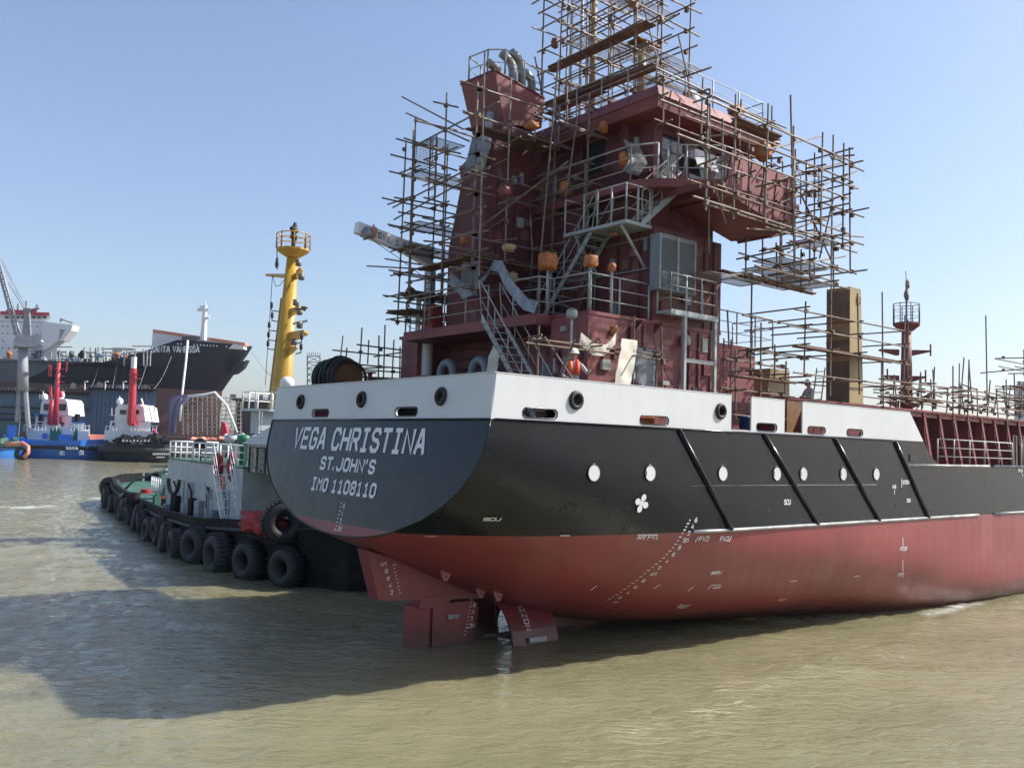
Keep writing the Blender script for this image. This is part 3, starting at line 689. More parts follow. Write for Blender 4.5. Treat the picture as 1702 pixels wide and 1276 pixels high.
for px, py in ((740, 958), (798, 987), (827, 992)):
    p, n_ = hit(px, py-7)
    if p is None: continue
    f = MB(); f.plate([(-.16, .05), (.16, .05), (.15, -.1), (.06, -.27), (-.06, -.27), (-.15, -.1)][::-1], [circ(0, -.15, .03, 10)], p+V((0, -.06, .05)), (1, 0, 0), (0, 0, 1), -.05)
    f.build('lifting_lug', mat('lug_pink_primer', (.33, .12, .11), .6), SHIP, fix=True)
# ---- deckhouse ------------------------------------------------------
P_ = M['primer']
def bxpart(name, a, b, mt=None, par=None): return MB().box(a, b).build(name, mt or P_, par or SHIP)
f = MB(); f.box((4.78, -4.6, 8.1), (10.4, -3.1, 11.0)); f.box((6.0, -3.1, 8.1), (10.4, 3.9, 10.99)); f.box((4.9, 3.9, 8.1), (10.41, 4.92, 11.0))
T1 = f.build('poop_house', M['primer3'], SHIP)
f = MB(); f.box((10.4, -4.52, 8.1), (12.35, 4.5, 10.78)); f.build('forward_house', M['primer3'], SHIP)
f = MB(); f.box((4.78, -4.63, 11.003), (10.43, -3.1, 11.1)); f.box((4.22, -3.1, 10.80), (10.42, 3.75, 11.1)); f.box((4.8, 3.75, 11.0), (10.42, 4.95, 11.1)); f.build('boat_deck', M['primer2'], SHIP)
# vertical stiffeners and pipes on the sunlit starboard wall
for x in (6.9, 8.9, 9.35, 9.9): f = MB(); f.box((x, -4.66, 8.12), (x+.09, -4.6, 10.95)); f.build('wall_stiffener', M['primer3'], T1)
for x, r, mt in ((8.62, .035, M['redbox']), (9.22, .03, M['primer2'])):
    g = MB(); g.tube((x, -4.74, 8.1), (x, -4.74, 10.5), r, 8); g.build('vent_pipe', mt, SHIP, True)
f = MB(); f.lathe((8.62, -4.74, 10.5), [(.09, 0), (.15, .05), (.15, .22), (.10, .30)], 14); f.build('vent_head', M['rail'], SHIP, True)
f = MB(); f.lathe((4.4, -4.35, 10.85), [(.09, 0), (.15, .05), (.15, .2), (.10, .27)], 14); f.tube((4.4, -4.35, 8.1), (4.4, -4.35, 10.86), .035, 8); f.build('vent_pipe', M['rail'], SHIP, True)
# wall ladder at the forward corner
f = MB()
for x in (10.46, 10.82): f.tube((x, -4.72, 8.1), (x, -4.72, 10.9), .025, 6)
for k in range(11): f.tube((10.46, -4.72, 8.3+k*.25), (10.82, -4.72, 8.3+k*.25), .016, 6)
f.build('wall_ladder', M['primer2'], SHIP)
# grey weathertight door with a rounded frame
def door(o, u, par, mt=M['vent'], w_=.78, h=1.75):
    o = V(o); u = V(u); n_ = u.cross(V((0, 0, 1)))
    f = MB(); f.plate(slot(-w_/2-.07, w_/2+.07, -.03, h+.07, .16), [], o+n_*.06, u, (0, 0, 1), -.08); d = f.build('door', mt, par)
    g = MB(); g.plate(slot(-w_/2, w_/2, .06, h, .13), [], o+n_*.085, u, (0, 0, 1), -.03); g.build('door_leaf', mt, d)
    h_ = MB()
    for a in (.4, .9, 1.4): h_.tube(o+u*(w_/2-.12)+V((0, 0, a))+n_*.11, o+u*(w_/2+.04)+V((0, 0, a))+n_*.11, .018, 6)
    h_.tube(o+u*(-w_/2+.1)+V((0, 0, .45))+n_*.12, o+u*(-w_/2+.1)+V((0, 0, 1.35))+n_*.12, .016, 6); h_.build('door_handle', M['rail'], d)
    return d
p = oY(1068, 640, -4.6); door((p.x, -4.6, 8.45), (1, 0, 0), SHIP)
p = oY(1098, 680, -4.6)
# square scuttle on the forward house
p = oY(1247, 585, -4.52); f = MB(); f.path([p+V((a, -.03, b)) for a, b in ((-.14, -.12), (.14, -.12), (.14, .12), (-.14, .12))], .03, 6, True); wq = f.build('window', M['vent'], SHIP); f = MB(); f.box(p+V((-.12, -.02, -.1)), p+V((.12, -.004, .1))); f.build('window_pane', M['glass'], wq)
# goosenecks under the boat deck
for py_ in (1.85, .1):
    f = MB(); f.path([(5.0, py_, 8.1), (5.0, py_, 9.7)]+[(5.0, py_+.36-.36*math.cos(a), 9.7+.36*math.sin(a)) for a in [R(t) for t in (30, 60, 90, 120, 150, 180)]]+[(5.0, py_+.72, 9.45)], .15, 14); f.build('gooseneck_vent', M['vent'], SHIP, True)
# second and third tier
f = MB(); f.box((7.3, -4.62, 11.1), (10.4, 4.5, 13.85)); T2 = f.build('accommodation_tier', P_, SHIP)
f = MB(); f.box((7.55, -3.9, 13.85), (10.9, 4.2, 14.95)); f.build('upper_tier', P_, SHIP)
f = MB()
for x in (9.55, 10.0): f = MB(); f.box((x, -4.67, 11.12), (x+.07, -4.62, 13.8)); f.build('wall_stiffener', P_, T2)
# louvred ventilation box
a = oY(1088, 385, -4.95); b = oY(1157, 500, -4.95); x0, x1, z0, z1 = 6.95, 8.75, 12.05, 13.58
p = oY(1098, 386, -5.0); x0 = p.x; z1 = p.z; p = oY(1157, 408, -5.0); x1 = p.x; p = oY(1157, 492, -5.0); z0 = p.z
f = MB(); f.box((x0, -4.97, z0), (x1, -4.62, z1)); LB = f.build('louvre_box', M['vent'], SHIP)
f = MB(); xm = (x0+x1)/2
for a, b in ((x0, xm), (xm, x1)):
    f.path([(a+.02, -4.99, z0+.02), (b-.02, -4.99, z0+.02), (b-.02, -4.99, z1-.02), (a+.02, -4.99, z1-.02)], .03, 6, True)
f.build('louvre_frame', M['rail'], LB)
f = MB(); nl = 26
for i in range(nl):
    z = z0+.06+(z1-z0-.12)*i/nl; f.hexa([(x0+.05, -4.975, z), (x1-.05, -4.975, z), (x1-.05, -5.02, z-.03), (x0+.05, -5.02, z-.03)], [(x0+.05, -4.975, z+.012), (x1-.05, -4.975, z+.012), (x1-.05, -5.02, z-.018), (x0+.05, -5.02, z-.018)])
f.build('louvre_blade', M['vent'], LB)
# side platform on two legs
f = MB(); yo = -5.22; xa, xb = 8.0, 9.45
f.box((7.4, yo-.01, 11.25), (xb+.06, yo+.05, 11.40)); f.box((xb, yo+.05, 11.3), (xb+.06, -4.66, 11.38)); f.box((7.4, yo+.05, 11.3), (7.45, -4.66, 11.38))
for k in range(26): f.box((7.48+k*.077, yo+.05, 11.335), (7.488+k*.077, -4.66, 11.37))
for k in range(5): f.box((7.45, yo+.13+k*.1, 11.33), (xb, yo+.138+k*.1, 11.365))
PF = f.build('side_platform', M['stair'], SHIP)
for x in (xa, xb-.07): MB().box((x, yo, 8.1), (x+.10, yo+.10, 11.25)).build('platform_leg', M['rail'], PF)
MB().box((xa+.1, yo+.02, 9.95), (xb-.07, yo+.09, 10.06)).build('platform_brace', M['rail'], PF)
f = MB()
for x in (6.5, 7.3): f.prism([(x, -4.66, 11.0), (x, -4.98, 11.0), (x, -4.66, 10.7)], (.03, 0, 0))
f.build('platform_bracket', P_, PF)
railing('platform_railing', [(7.4, -4.7, 11.38), (7.4, yo+.03, 11.38), (xb, yo+.03, 11.38), (xb, -4.7, 11.38)], SHIP, M['rail'], 1.05, 3, .8, .024)
railing('deck_railing', [(10.3, -4.6, 10.8), (13.2, -4.6, 10.8), (13.2, -3, 10.8)], SHIP, M['rail'], 1.0, 3, 1.0, .02)
railing('boat_deck_railing', [(4.85, -3.1, 11.1), (4.85, -4.5, 11.1), (7.2, -4.55, 11.1)], SHIP, M['rail'], 1.05, 3, 1.0, .024)
railing('boat_deck_railing', [(4.28, -2.0, 11.1), (4.35, -3.05, 11.1), (4.85, -3.1, 11.1)], SHIP, M['rail'], 1.05, 3, .9, .024)
railing('boat_deck_railing', [(4.26, -.85, 11.1), (4.26, 3.7, 11.1), (5.2, 4.9, 11.1), (7.2, 4.9, 11.1)], SHIP, M['rail'], 1.05, 3, 1.1, .022)
# bridge deck, wing and wheelhouse
f = MB(); f.prism([(6.75, 4.6, 14.93), (6.75, -4.15, 14.93), (7.2, -4.9, 14.93), (8.6, -6.12, 14.93), (12.3, -6.12, 14.93), (12.3, 6.12, 14.93), (8.6, 6.12, 14.93), (7.2, 4.9, 14.93)], (0, 0, .24)); BD = f.build('bridge_deck', M['primer2'], SHIP, fix=True)
f = MB()
for i in range(7): f.box((7.6+.6*i, -6.0, 14.72), (7.66+.6*i, -3.9, 14.93))
f.build('deck_beam', P_, BD)
Yw = -6.16
q = [oY(1205, 318, Yw), oY(1314, 388, Yw), oY(1320, 300, Yw), oY(1218, 250, Yw)]
f = MB(); f.hexa(q, [k+V((0, .07, 0)) for k in q]); WB = f.build('wing_bulwark', M['primer2'], SHIP, fix=True)
mq = [V((k.x, -k.y, k.z)) for k in q]; f = MB(); f.hexa(mq, [k-V((0, .07, 0)) for k in mq]); f.build('wing_bulwark', M['primer2'], SHIP, fix=True)
q2 = [q[1]+V((0, .07, 0)), q[2]+V((0, .07, 0))]
f = MB(); f.hexa([q2[0], q2[0]+V((.06, 0, 0)), q2[1]+V((.06, 0, 0)), q2[1]], [k+V((.0, 1.9, 0)) for k in (q2[0], q2[0]+V((.06, 0, 0)), q2[1]+V((.06, 0, 0)), q2[1])])
f.hexa([q[0]+V((0, .07, 0)), q[1]+V((0, .07, 0)), q[1]+V((0, 2.2, .1)), q[0]+V((0, 2.2, .1))], [k+V((0, 0, .05)) for k in (q[0]+V((0, .07, 0)), q[1]+V((0, .07, 0)), q[1]+V((0, 2.2, .1)), q[0]+V((0, 2.2, .1)))])
f.build('wing_soffit', M['primer2'], SHIP, fix=True)
f = MB()
for t in (.12, .3, .5, .7, .88):
    a = q[0].lerp(q[1], t); b = q[3].lerp(q[2], t); f.hexa([a+V((0, -.004, .03)), a+V((.07, -.004, .03)), b+V((.07, -.004, -.03)), b+V((0, -.004, -.03))], [k+V((0, -.03, 0)) for k in (a+V((0, 0, .03)), a+V((.07, 0, .03)), b+V((.07, 0, -.03)), b+V((0, 0, -.03)))])
f.build('wing_stiffener', M['primer2'], WB, fix=True)
f = MB(); xw, yw = 8.0, -3.9
f.box((xw, yw, 15.17), (xw+.12, 4.4, 17.35)); f.box((xw+.12, yw, 15.17), (12.6, yw+.12, 15.9)); f.box((xw+.12, yw, 17.05), (12.6, yw+.12, 17.35))
for x in (8.12, 9.4, 10.7, 12.1): f.box((x, yw, 15.9), (x+.28, yw+.12, 17.05))
f.box((12.5, yw+.12, 15.17), (12.6, 4.4, 17.35)); f.box((8.12, 4.28, 15.17), (12.5, 4.4, 17.35)); WH = f.build('wheelhouse', P_, SHIP)
MB().box((8.3, yw+.2, 15.2), (12.4, 4.2, 15.3)).build('wheelhouse_floor', M['dark'], WH)
MB().box((8.2, yw+.03, 15.9), (12.5, yw+.06, 17.05)).build('window_pane', M['glass'], WH)
a = oX(968, 243, xw); b = oX(1009, 287, xw); a = V((xw, max(a.y, b.y), max(a.z, b.z))); b = V((xw, min(oX(1009, 260, xw).y, a.y-1), oX(1009, 287, xw).z))
f = MB(); f.path([(xw-.02, a.y, a.z), (xw-.02, b.y, a.z), (xw-.02, b.y, b.z), (xw-.02, a.y, b.z)], .045, 6, True); wq = f.build('window', M['primer2'], WH)
MB().box((xw-.012, b.y, b.z), (xw-.004, a.y, a.z)).build('window_pane', M['glass'], wq)
# heavy corner pillar and beam carrying the roof overhang
MB().box((7.6, -3.2, 15.17), (8.0, -2.9, 17.35)).build('corner_pillar', P_, WH)
ro = MB()
def ring(a, b, c, d, z): return [(a, c, z), (b, c, z), (b, d, z), (a, d, z)]
ro.hexa(ring(7.3, 13.1, -4.66, 5.1, 17.36), ring(7.24, 13.2, -4.72, 5.1, 17.68))
ro.hexa(ring(7.2, 13.3, -4.78, 5.15, 17.683), ring(7.45, 13.0, -4.50, 4.9, 18.1)); RF = ro.build('wheelhouse_roof', M['primer2'], SHIP)
f = MB()
for x in (8.2, 9.1, 10, 10.9, 11.8): f.hexa([(x, -4.775, 17.69), (x+.05, -4.775, 17.69), (x+.05, -4.74, 17.69), (x, -4.74, 17.69)], [(x, -4.52, 18.09), (x+.05, -4.52, 18.09), (x+.05, -4.47, 18.09), (x, -4.47, 18.09)])
for y in (-3.5, -2.3, -1.1, .1, 1.3): f.hexa([(7.203, y, 17.69), (7.203, y+.05, 17.69), (7.25, y+.05, 17.69), (7.25, y, 17.69)], [(7.44, y, 18.09), (7.44, y+.05, 18.09), (7.5, y+.05, 18.09), (7.5, y, 18.09)])
f.build('roof_seam', P_, RF, fix=True)
railing('roof_railing', [(7.5, 4.7, 18.1), (7.5, -4.4, 18.1), (12.8, -4.4, 18.1), (12.8, 4.7, 18.1)], SHIP, M['rail'], .95, 3, 1.2, .02)
railing('bridge_railing', [(6.8, 3.2, 15.17), (6.8, -2.2, 15.17), (6.8, -4.1, 15.17), (7.2, -4.8, 15.17)], SHIP, M['rail'], 1.05, 3, 1.3, .026)
railing('bridge_railing', [(7.4, -5.0, 15.17), (8.62, -6.05, 15.17), (9.3, -6.08, 15.17)], SHIP, M['rail'], 1.0, 3, .6, .022)
railing('wing_railing', [(12.2, -6.0, 15.6), (13.6, -6.0, 15.6), (13.6, -4, 15.6)], SHIP, M['rail'], 1.0, 3, .6, .02)
# landing and stairs
f = MB(); lz = 13.86; f.box((6.2, -4.55, lz-.1), (7.28, -1.95, lz)); LD = f.build('stair_landing', M['stair'], SHIP)
f = MB()
for y in (-4.3, -2.4): f.tube((6.25, y, lz-.1), (7.29, y, lz-1.2), .045, 8)
f.build('landing_strut', M['rail'], LD)
railing('landing_railing', [(7.2, -1.98, lz), (6.23, -1.98, lz)], SHIP, M['rail'], 1.05, 3, .8, .026)
railing('landing_railing', [(6.23, -2.8, lz), (6.23, -4.5, lz), (7.2, -4.52, lz)], SHIP, M['rail'], 1.05, 3, .6, .026)
tp = oX(985, 373, 6.3); tp.z = lz; bt = oX(908, 516, 6.3); bt = tp+(bt-tp)*((11.1-tp.z)/(bt.z-tp.z)); stairway(SHIP, tp, bt, (1, 0, 0), .72, 12, M['stair'], M['rail'])
stairway(SHIP, V((8.3, -4.75, 15.15)), V((6.9, -4.5, lz)), (0, 1, 0), .6, 7, M['stair'], M['rail'])
tp = oX(800, 529, 3.55); tp.z = 11.05; bt = oX(849, 620, 3.55); d_ = (bt-tp); bt = tp+d_*((8.12-tp.z)/d_.z)
stairway(SHIP, tp, bt, (1, 0, 0), .75, 13, M['stair'], M['rail'])
# ---- funnel
FXA = 4.7
sb = [(804, 520), (804, 400), (806, 300), (822, 240), (838, 205)]; pt_ = [(746, 530), (745, 430), (765, 320), (780, 240), (788, 189)]
ys = oX(804, 400, FXA).y
lev = []
for (a, b), (c, d) in zip(sb, pt_):
    p = oY(a, b, ys); q = oX(c, d, p.x); fw = FXA+2.25; lev.append((p.x, q.y, p.z, fw))
lev[0] = (FXA, lev[1][1]+.0, 11.1, FXA+2.25)
f = MB()
for (x0, y0, z0, w0), (x1, y1, z1, w1) in zip(lev, lev[1:]):
    f.add([(x0, ys, z0), (x0, y0, z0), (w0, y0, z0), (w0, ys, z0), (x1, ys, z1), (x1, y1, z1), (w1, y1, z1), (w1, ys, z1)], [(0, 1, 5, 4), (1, 2, 6, 5), (2, 3, 7, 6), (3, 0, 4, 7)])
f.add([(lev[-1][0], ys, lev[-1][2]), (lev[-1][0], lev[-1][1], lev[-1][2]), (lev[-1][3], lev[-1][1], lev[-1][2]), (lev[-1][3], ys, lev[-1][2])], [(0, 1, 2, 3)])
FUN = f.build('funnel', P_, SHIP, fix=True)
zt_ = lev[-1][2]; xt_ = lev[-1][0]; yt_ = lev[-1][1]
A0 = V((xt_, yt_, zt_)); B0 = V((xt_, ys-.02, zt_-.03)); B1 = oY(822, 116, ys-.05); A1 = oX(766, 140, B1.x)
C0 = oY(900, 213, ys-.02); C1 = oY(905, 163, ys-.05); wd_ = A1.y-B1.y
f = MB(); f.hexa([A0+V((0, 0, -.02)), B0, C0, V((C0.x, A0.y, C0.z))], [A1, B1, C1, V((C1.x, C1.y+wd_, C1.z))]); HOOD = f.build('funnel_hood', M['primer2'], SHIP, fix=True)
f = MB(); f.path([A1, B1, C1, V((C1.x, C1.y+wd_, C1.z))], .04, 6, True); f.build('hood_edge', P_, HOOD)
railing('hood_railing', [V((C1.x, C1.y+.1, C1.z)), B1+V((.5, .1, 0)), B1+V((.1, .5, 0)), A1+V((.1, -.3, 0)), A1+V((.8, 0, 0))], SHIP, M['rail'], .85, 2, 1.0, .025)
for dx, h in ((1.35, .95), (1.75, 1.1), (.8, .55), (2.2, .7)):
    c = B1.lerp(C1, dx/max(.5, (C1-B1).length)); c = c+V((0, .75, 0)); c.z = B1.z-.1
    f = MB(); f.path([c, c+V((0, 0, h*.7)), c+V((-.06, 0, h*.95)), c+V((-.22, .0, h*1.1)), c+V((-.5, 0, h*1.2))], .14, 12); f.build('exhaust_pipe', M['chrome'], FUN, True)
# louvre panels on the funnel's aft face, pipes, grey wall louvre lower down
def faceplate(pts, x, mt, nm, par):
    p = [oX(a, b, x) for a, b in pts]; m = MB(); m.prism(p, (-.05, 0, 0)); return m.build(nm, mt, par, fix=True)
z0 = oX(775, 250, FXA).z
f = MB(); t0, t1 = lev[2], lev[4]
def onfun(ty, lv): # point on the aft face: ty 0 = starboard edge, 1 = port edge; lv 0..len-1
    i = min(int(lv), len(lev)-2); r = lv-i; a, b = lev[i], lev[i+1]
    x = a[0]+(b[0]-a[0])*r; y = a[1]+(b[1]-a[1])*r; z = a[2]+(b[2]-a[2])*r
    return V((x-.02, ys+(y-ys)*ty, z))
ql = [onfun(.95, 2.4), onfun(.25, 2.4), onfun(.3, 3.95), onfun(.97, 3.95)]
f.hexa(ql, [k+V((-.05, 0, 0)) for k in ql]); f.build('funnel_louvre', M['vent'], FUN, fix=True)
ql = [onfun(.55, .35), onfun(.08, .35), onfun(.08, .78), onfun(.55, .78)]
f = MB(); f.hexa(ql, [k+V((-.05, 0, 0)) for k in ql]); f.build('funnel_louvre', M['vent'], FUN, fix=True)
f = MB(); f.path([onfun(.03, 2.2)+V((-.15, .1, 0)), onfun(.03, 2.9)+V((-.15, .1, 0)), onfun(.1, 3.4)+V((-.2, .1, 0)), onfun(.1, 4)+V((-.35, .1, .3))], .13, 10); f.build('pipe_duct', M['plastic'], FUN, True)
f = MB()
for t in (.3, .55, .8): x = FXA+2.25*t; f.box((x, ys-.04, 11.2), (x+.06, ys+.01, lev[3][2]))
f.build('funnel_stiffener', P_, FUN)
# rough machinery space between funnel and tier: dark trunk wall with open door
f = MB(); f.box((7.0, -1.9, 11.1), (7.29, 3.4, 14.93)); f.build('engine_casing', P_, SHIP)
a = oX(903, 300, 6.98); f = MB(); f.box((6.96, a.y-.9, 11.15), (6.99, a.y-.2, 13.0)); f.build('dark_doorway', M['dark'], SHIP)
# deck locker, provision crane
f = MB(); f.box((4.4, 2.3, 11.1), (4.8, 2.95, 11.95)); f.build('fire_locker', M['redbox'], SHIP)
f = MB(); f.box((4.36, 3.0, 11.1), (4.4, 3.25, 12.15)); f.build('notice_plate', M['plastic'], SHIP)
tip = AT(592, 378, 28.5); root = AT(716, 428, 30.5); d_ = (root-tip).normalized(); side = d_.cross(V((0, 0, 1))).normalized(); upv = side.cross(d_)
f = MB()
a0, a1, b0 = tip, tip.lerp(root, .62), root
def sec(c, h, w_): return [c-side*w_-upv*h, c+side*w_-upv*h, c+side*w_+upv*h, c-side*w_+upv*h]
f.add(sec(a0, .19, .12)+sec(a1, .21, .13)+sec(b0, .36, .15), [(0, 1, 2, 3), (0, 4, 5, 1), (1, 5, 6, 2), (2, 6, 7, 3), (3, 7, 4, 0), (4, 8, 9, 5), (5, 9, 10, 6), (6, 10, 11, 7), (7, 11, 8, 4), (11, 10, 9, 8)])
JIB = f.build('crane_jib', M['bwhite'], SHIP, fix=True)
f = MB(); ns = side if side.dot(CAMP-tip) > 0 else -side; ud = d_ if d_.dot(cr) > 0 else -d_
glyphs(f, 'SWL 1.5T', tip+d_*.78+ns*.125-upv*.09, d_, upv, .17, .13, .07, .024, .012, ns); f.build('lettering', M['black'], JIB)
f = MB(); f.blob(tip+d_*.35-upv*.1+ns*.12, (.22, .2, .2), 3, .4); f.build('hoist_winch', M['plastic'], JIB, True)
f = MB(); f.blob(tip+d_*.62+ns*.1+upv*.03, (.1, .1, .24), 5, .3); f.build('winch_wrap', M['salmon'], JIB, True)
f = MB(); f.tube(root-V((0, 0, .2)), V((root.x, root.y, 8.1)), .2, 14); f.build('crane_post', M['bwhite'], SHIP, True)
f = MB(); a = tip+d_*.75-upv*.22; f.path([a, a+V((.1, -.05, -.25))+d_*.8, root-upv*.8], .012, 5); f.build('hoist_wire', M['rope'], JIB)
# signal mast on the wheelhouse
mt0 = oX(984, 150, 9.3); f = MB(); f.tube((9.3, mt0.y, 18.1), (9.3, mt0.y, 24.5), .125, 14, .11); MAST = f.build('mast', M['tan'], SHIP, True)
m2 = oX(1066, 140, 9.0); f = MB(); f.tube((9.0, m2.y, 18.1), (9.0, m2.y, 20.5), .14, 14); f.build('mast_leg', M['tan'], SHIP, True)
f = MB(); p = V((9.0, m2.y, 20.5)); f.box(p+V((-.45, -.3, 0)), p+V((.6, .3, .06))); f.prism([p+V((-.3, 0, 0)), p+V((.1, 0, 0)), p+V((.1, 0, -.55))], (0, .04, 0)); f.build('lamp_platform', M['brown'], SHIP)
for px, z1 in ((948, 24.5), (965, 24.5), (918, 19.6)):
    p = oX(px, 120, 9.8); f = MB(); f.tube((9.8, p.y, 18.1), (9.8, p.y, z1), .06, 10); f.build('mast_stay_pipe', M['rail'], SHIP, True)
f = MB(); pm = oX(957, 150, 9.7)
for k in range(20): f.tube((9.7, pm.y-.25, 18.4+k*.3), (9.7, pm.y+.25, 18.4+k*.3), .015, 5)
for s_ in (-.25, .25): f.tube((9.7, pm.y+s_, 18.1), (9.7, pm.y+s_, 24.4), .025, 6)
f.build('mast_ladder', M['rail'], MAST)
for z in (19.3, 20.4, 21.5, 22.6):
    f = MB(); f.torus((9.7, pm.y-.0, z), (0, 0, 1), .42, .02, 18, 5); f.build('ladder_hoop', M['rail'], MAST)
for px, py, s_ in ((1037, 158, .3), (925, 150, .25), (1148, 118, .28)):
    p = oX(px, py, 10.5); f = MB(); f.lathe((p.x, p.y, 18.1), [(.12, 0), (.12, .5), (s_, .62), (s_*1.05, .85), (s_*.6, 1.0), (.02, 1.05)], 14); f.build('antenna_dome', M['bwhite'], SHIP, True)
# small welded fittings, cable trays and pipes on the house walls
rf = random.Random(4)
def fit(x, y, z, ax):
    f = MB(); a, b_, d = rf.uniform(.04, .16), rf.uniform(.05, .22), rf.uniform(.04, .12)
    if ax == 'y': f.box((x-a, y-d, z-b_), (x+a, y+.004, z+b_))
    else: f.box((x-d, y-a, z-b_), (x+.004, y+a, z+b_))
    f.build('wall_fitting', rf.choice([P_, M['vent'], M['rail'], M['primer2'], M['rustdeck']]), SHIP)
for k in range(16): fit(rf.uniform(5, 10.2), -4.6, rf.uniform(8.8, 10.7), 'y')
for k in range(8): fit(rf.uniform(7.5, 10.2), -4.62, rf.uniform(11.4, 13.6), 'y')
for k in range(10): fit(7.3, rf.uniform(-4.4, -2.0), rf.uniform(11.4, 13.6), 'x')
for k in range(8): fit(4.78, rf.uniform(-4.5, -3.2), rf.uniform(8.9, 10.8), 'x')
for k in range(8): fit(6.0, rf.uniform(-2.9, 3.7), rf.uniform(8.6, 10.5), 'x')
for k in range(10): fit(rf.uniform(FXA+.2, FXA+2), ys, rf.uniform(11.5, 16), 'y')
for k in range(8): fit(8.0, rf.uniform(-3.8, 0), rf.uniform(15.4, 17.2), 'x')
for y_, z0_, z1_ in ((-4.1, 11.1, 13.85), (-3.2, 11.1, 13.85), (-2.3, 11.1, 13.8), (-1.2, 11.1, 14.9)):
    f = MB(); x_ = 7.24 if y_ < -2 else 6.95; f.tube((x_, y_, z0_), (x_, y_, z1_), rf.uniform(.025, .05), 7); f.build('wall_pipe', rf.choice([P_, M['primer2'], M['vent']]), SHIP, True)
for z_ in (12.6, 13.5): f = MB(); f.box((7.2, -4.5, z_), (7.28, -2.2, z_+.04)); f.build('cable_tray', M['vent'], SHIP)
for x_ in (FXA+.5, FXA+1.2): f = MB(); f.tube((x_, ys-.06, 11.1), (x_, ys-.06, 15.8), .03, 7); f.build('wall_pipe', P_, SHIP, True)
f = MB(); f.box((5.92, -2.2, 8.1), (5.99, -1.45, 9.9)); f.build('door', M['vent'], SHIP)
for k in range(7): z_ = 8.6+.33*k; f = MB(); f.path([(5.9, 2.9, z_), (5.9, 1.0+.2*k, z_+.05), (5.9, .2*k, z_-.1)], .02, 5); f.build('cable_run', M['rope'], SHIP)
# ---- hatch coaming with stays, side railing
CT = [(12.4, 9.3), (60, 9.3)]
f = MB(); f.box((13.6, -4.62, 7.1), (62, -4.5, 9.2)); f.box((13.6, 4.5, 7.1), (62, 4.62, 9.2)); f.box((13.6, -4.5, 7.1), (13.75, 4.5, 9.2)); CO = f.build('hatch_coaming', P_, SHIP)
f = MB(); f.box((13.5, -4.98, 9.2), (62, -4.3, 9.28)); f.box((13.5, -4.9, 9.02), (62, -4.86, 9.2)); f.box((13.5, 4.3, 9.2), (62, 4.9, 9.28)); f.build('coaming_top', M['primer2'], CO)
MB().box((13.75, -4.3, 8.9), (62, 4.3, 9.1)).build('hold_cover', M['rustdeck'], CO)
x = 21.6; k = 0
while x < 56:
    f = MB(); f.prism([(x, -4.63, 9.19), (x, -4.92, 9.19), (x, -4.98, 8.2), (x, -5.25, 7.15), (x, -4.63, 7.15)], (.03, 0, 0))
    f.hexa([(x-.07, -5.25, 7.15), (x+.10, -5.25, 7.15), (x+.10, -5.27, 7.15), (x-.07, -5.27, 7.15)], [(x-.05, -4.92, 9.19), (x+.08, -4.92, 9.19), (x+.08, -4.94, 9.19), (x-.05, -4.94, 9.19)])
    f.build('coaming_stay', M['primer2'], CO, fix=True); x += 1.3; k += 1
f = MB()
for z in (7.8, 8.4): f.box((21, -4.70, z), (60, -4.62, z+.05))
f.build('coaming_stiffener', P_, CO)
railing('side_railing', [(22.4, -5.7, 7.16), (29.3, -5.7, 7.16)], SHIP, M['rail'], 1.0, 3, 1.35, .026)
railing('side_railing', [(30.3, -5.7, 7.16), (52, -5.7, 7.16)], SHIP, M['rail'], 1.0, 3, 1.35, .022)
for x in (29.4, 30.2, 31.3): f = MB(); f.path([(x, -5.72, 7.16), (x, -5.72, 8.5), (x+.3, -5.72, 8.5), (x+.3, -5.72, 7.2)], .03, 6); f.build('gangway_gate', M['rail'], SHIP)
# things showing through the slots and gaps
f = MB()
for x in (6.0, 15.9): f.box((x, -5.3, 8.1), (x+.7, -5.0, 8.45))
f.build('mooring_roller', M['orange'], SHIP)
for x in (10.9, 3.0, 1.9): f = MB(); f.lathe((x, -5.2, 8.1), [(.16, 0), (.16, .35), (.2, .36), (.2, .42)], 14); f.build('bollard', M['bluepaint'] if x > 10 else M['black'], SHIP, True)
# forward signal mast on the hatch
fm = MB(); fb = V((31, -.2, 9.1)); fm.tube(fb, fb+V((0, 0, .6)), .75, 18, .38); fm.tube(fb+V((0, 0, .6)), fb+V((0, 0, 4.9)), .30, 18, .22); FM = fm.build('fore_mast', M['primer2'], SHIP, True)
tp = fb+V((0, 0, 4.9)); f = MB(); f.lathe(tp, [(.3, -.35), (.66, -.05), (.66, .06), (.02, .08)], 8); f.build('mast_platform', M['primer2'], FM)
railing('mast_railing', [tp+V((.63*math.cos(a), .63*math.sin(a), .06)) for a in [R(45*k) for k in range(8)]], FM, M['pole2'], .95, 3, .9, .02, True)
f = MB(); f.tube(tp, tp+V((0, 0, 2.2)), .05, 8); f.blob(tp+V((0, 0, 1.5)), (.12, .12, .3), 1, .3); f.blob(tp+V((.1, 0, 2.0)), (.1, .1, .25), 2, .3); f.tube(tp+V((0, 0, 2.15)), tp+V((.04, .06, 2.7)), .02, 6); f.build('mast_light', M['pole2'], FM)
for z, L in ((3.6, 1.25), (2.3, 1.0), (1.0, .85), (.1, .8)):
    for s_ in (-1, 1):
        c = fb+V((0, 0, z)); d_ = E_*s_; f = MB(); f.prism([c+d_*.35+V((0, 0, -.25)), c+d_*L+V((0, 0, -.03)), c+d_*L+V((0, 0, .04)), c+d_*.35+V((0, 0, .04))], G_*.35); f.tube(c+d_*(L-.05)+V((0, 0, -.25)), c+d_*(L-.05)+V((0, 0, .35)), .04, 6); f.build('light_bracket', M['primer2'], FM, fix=True)
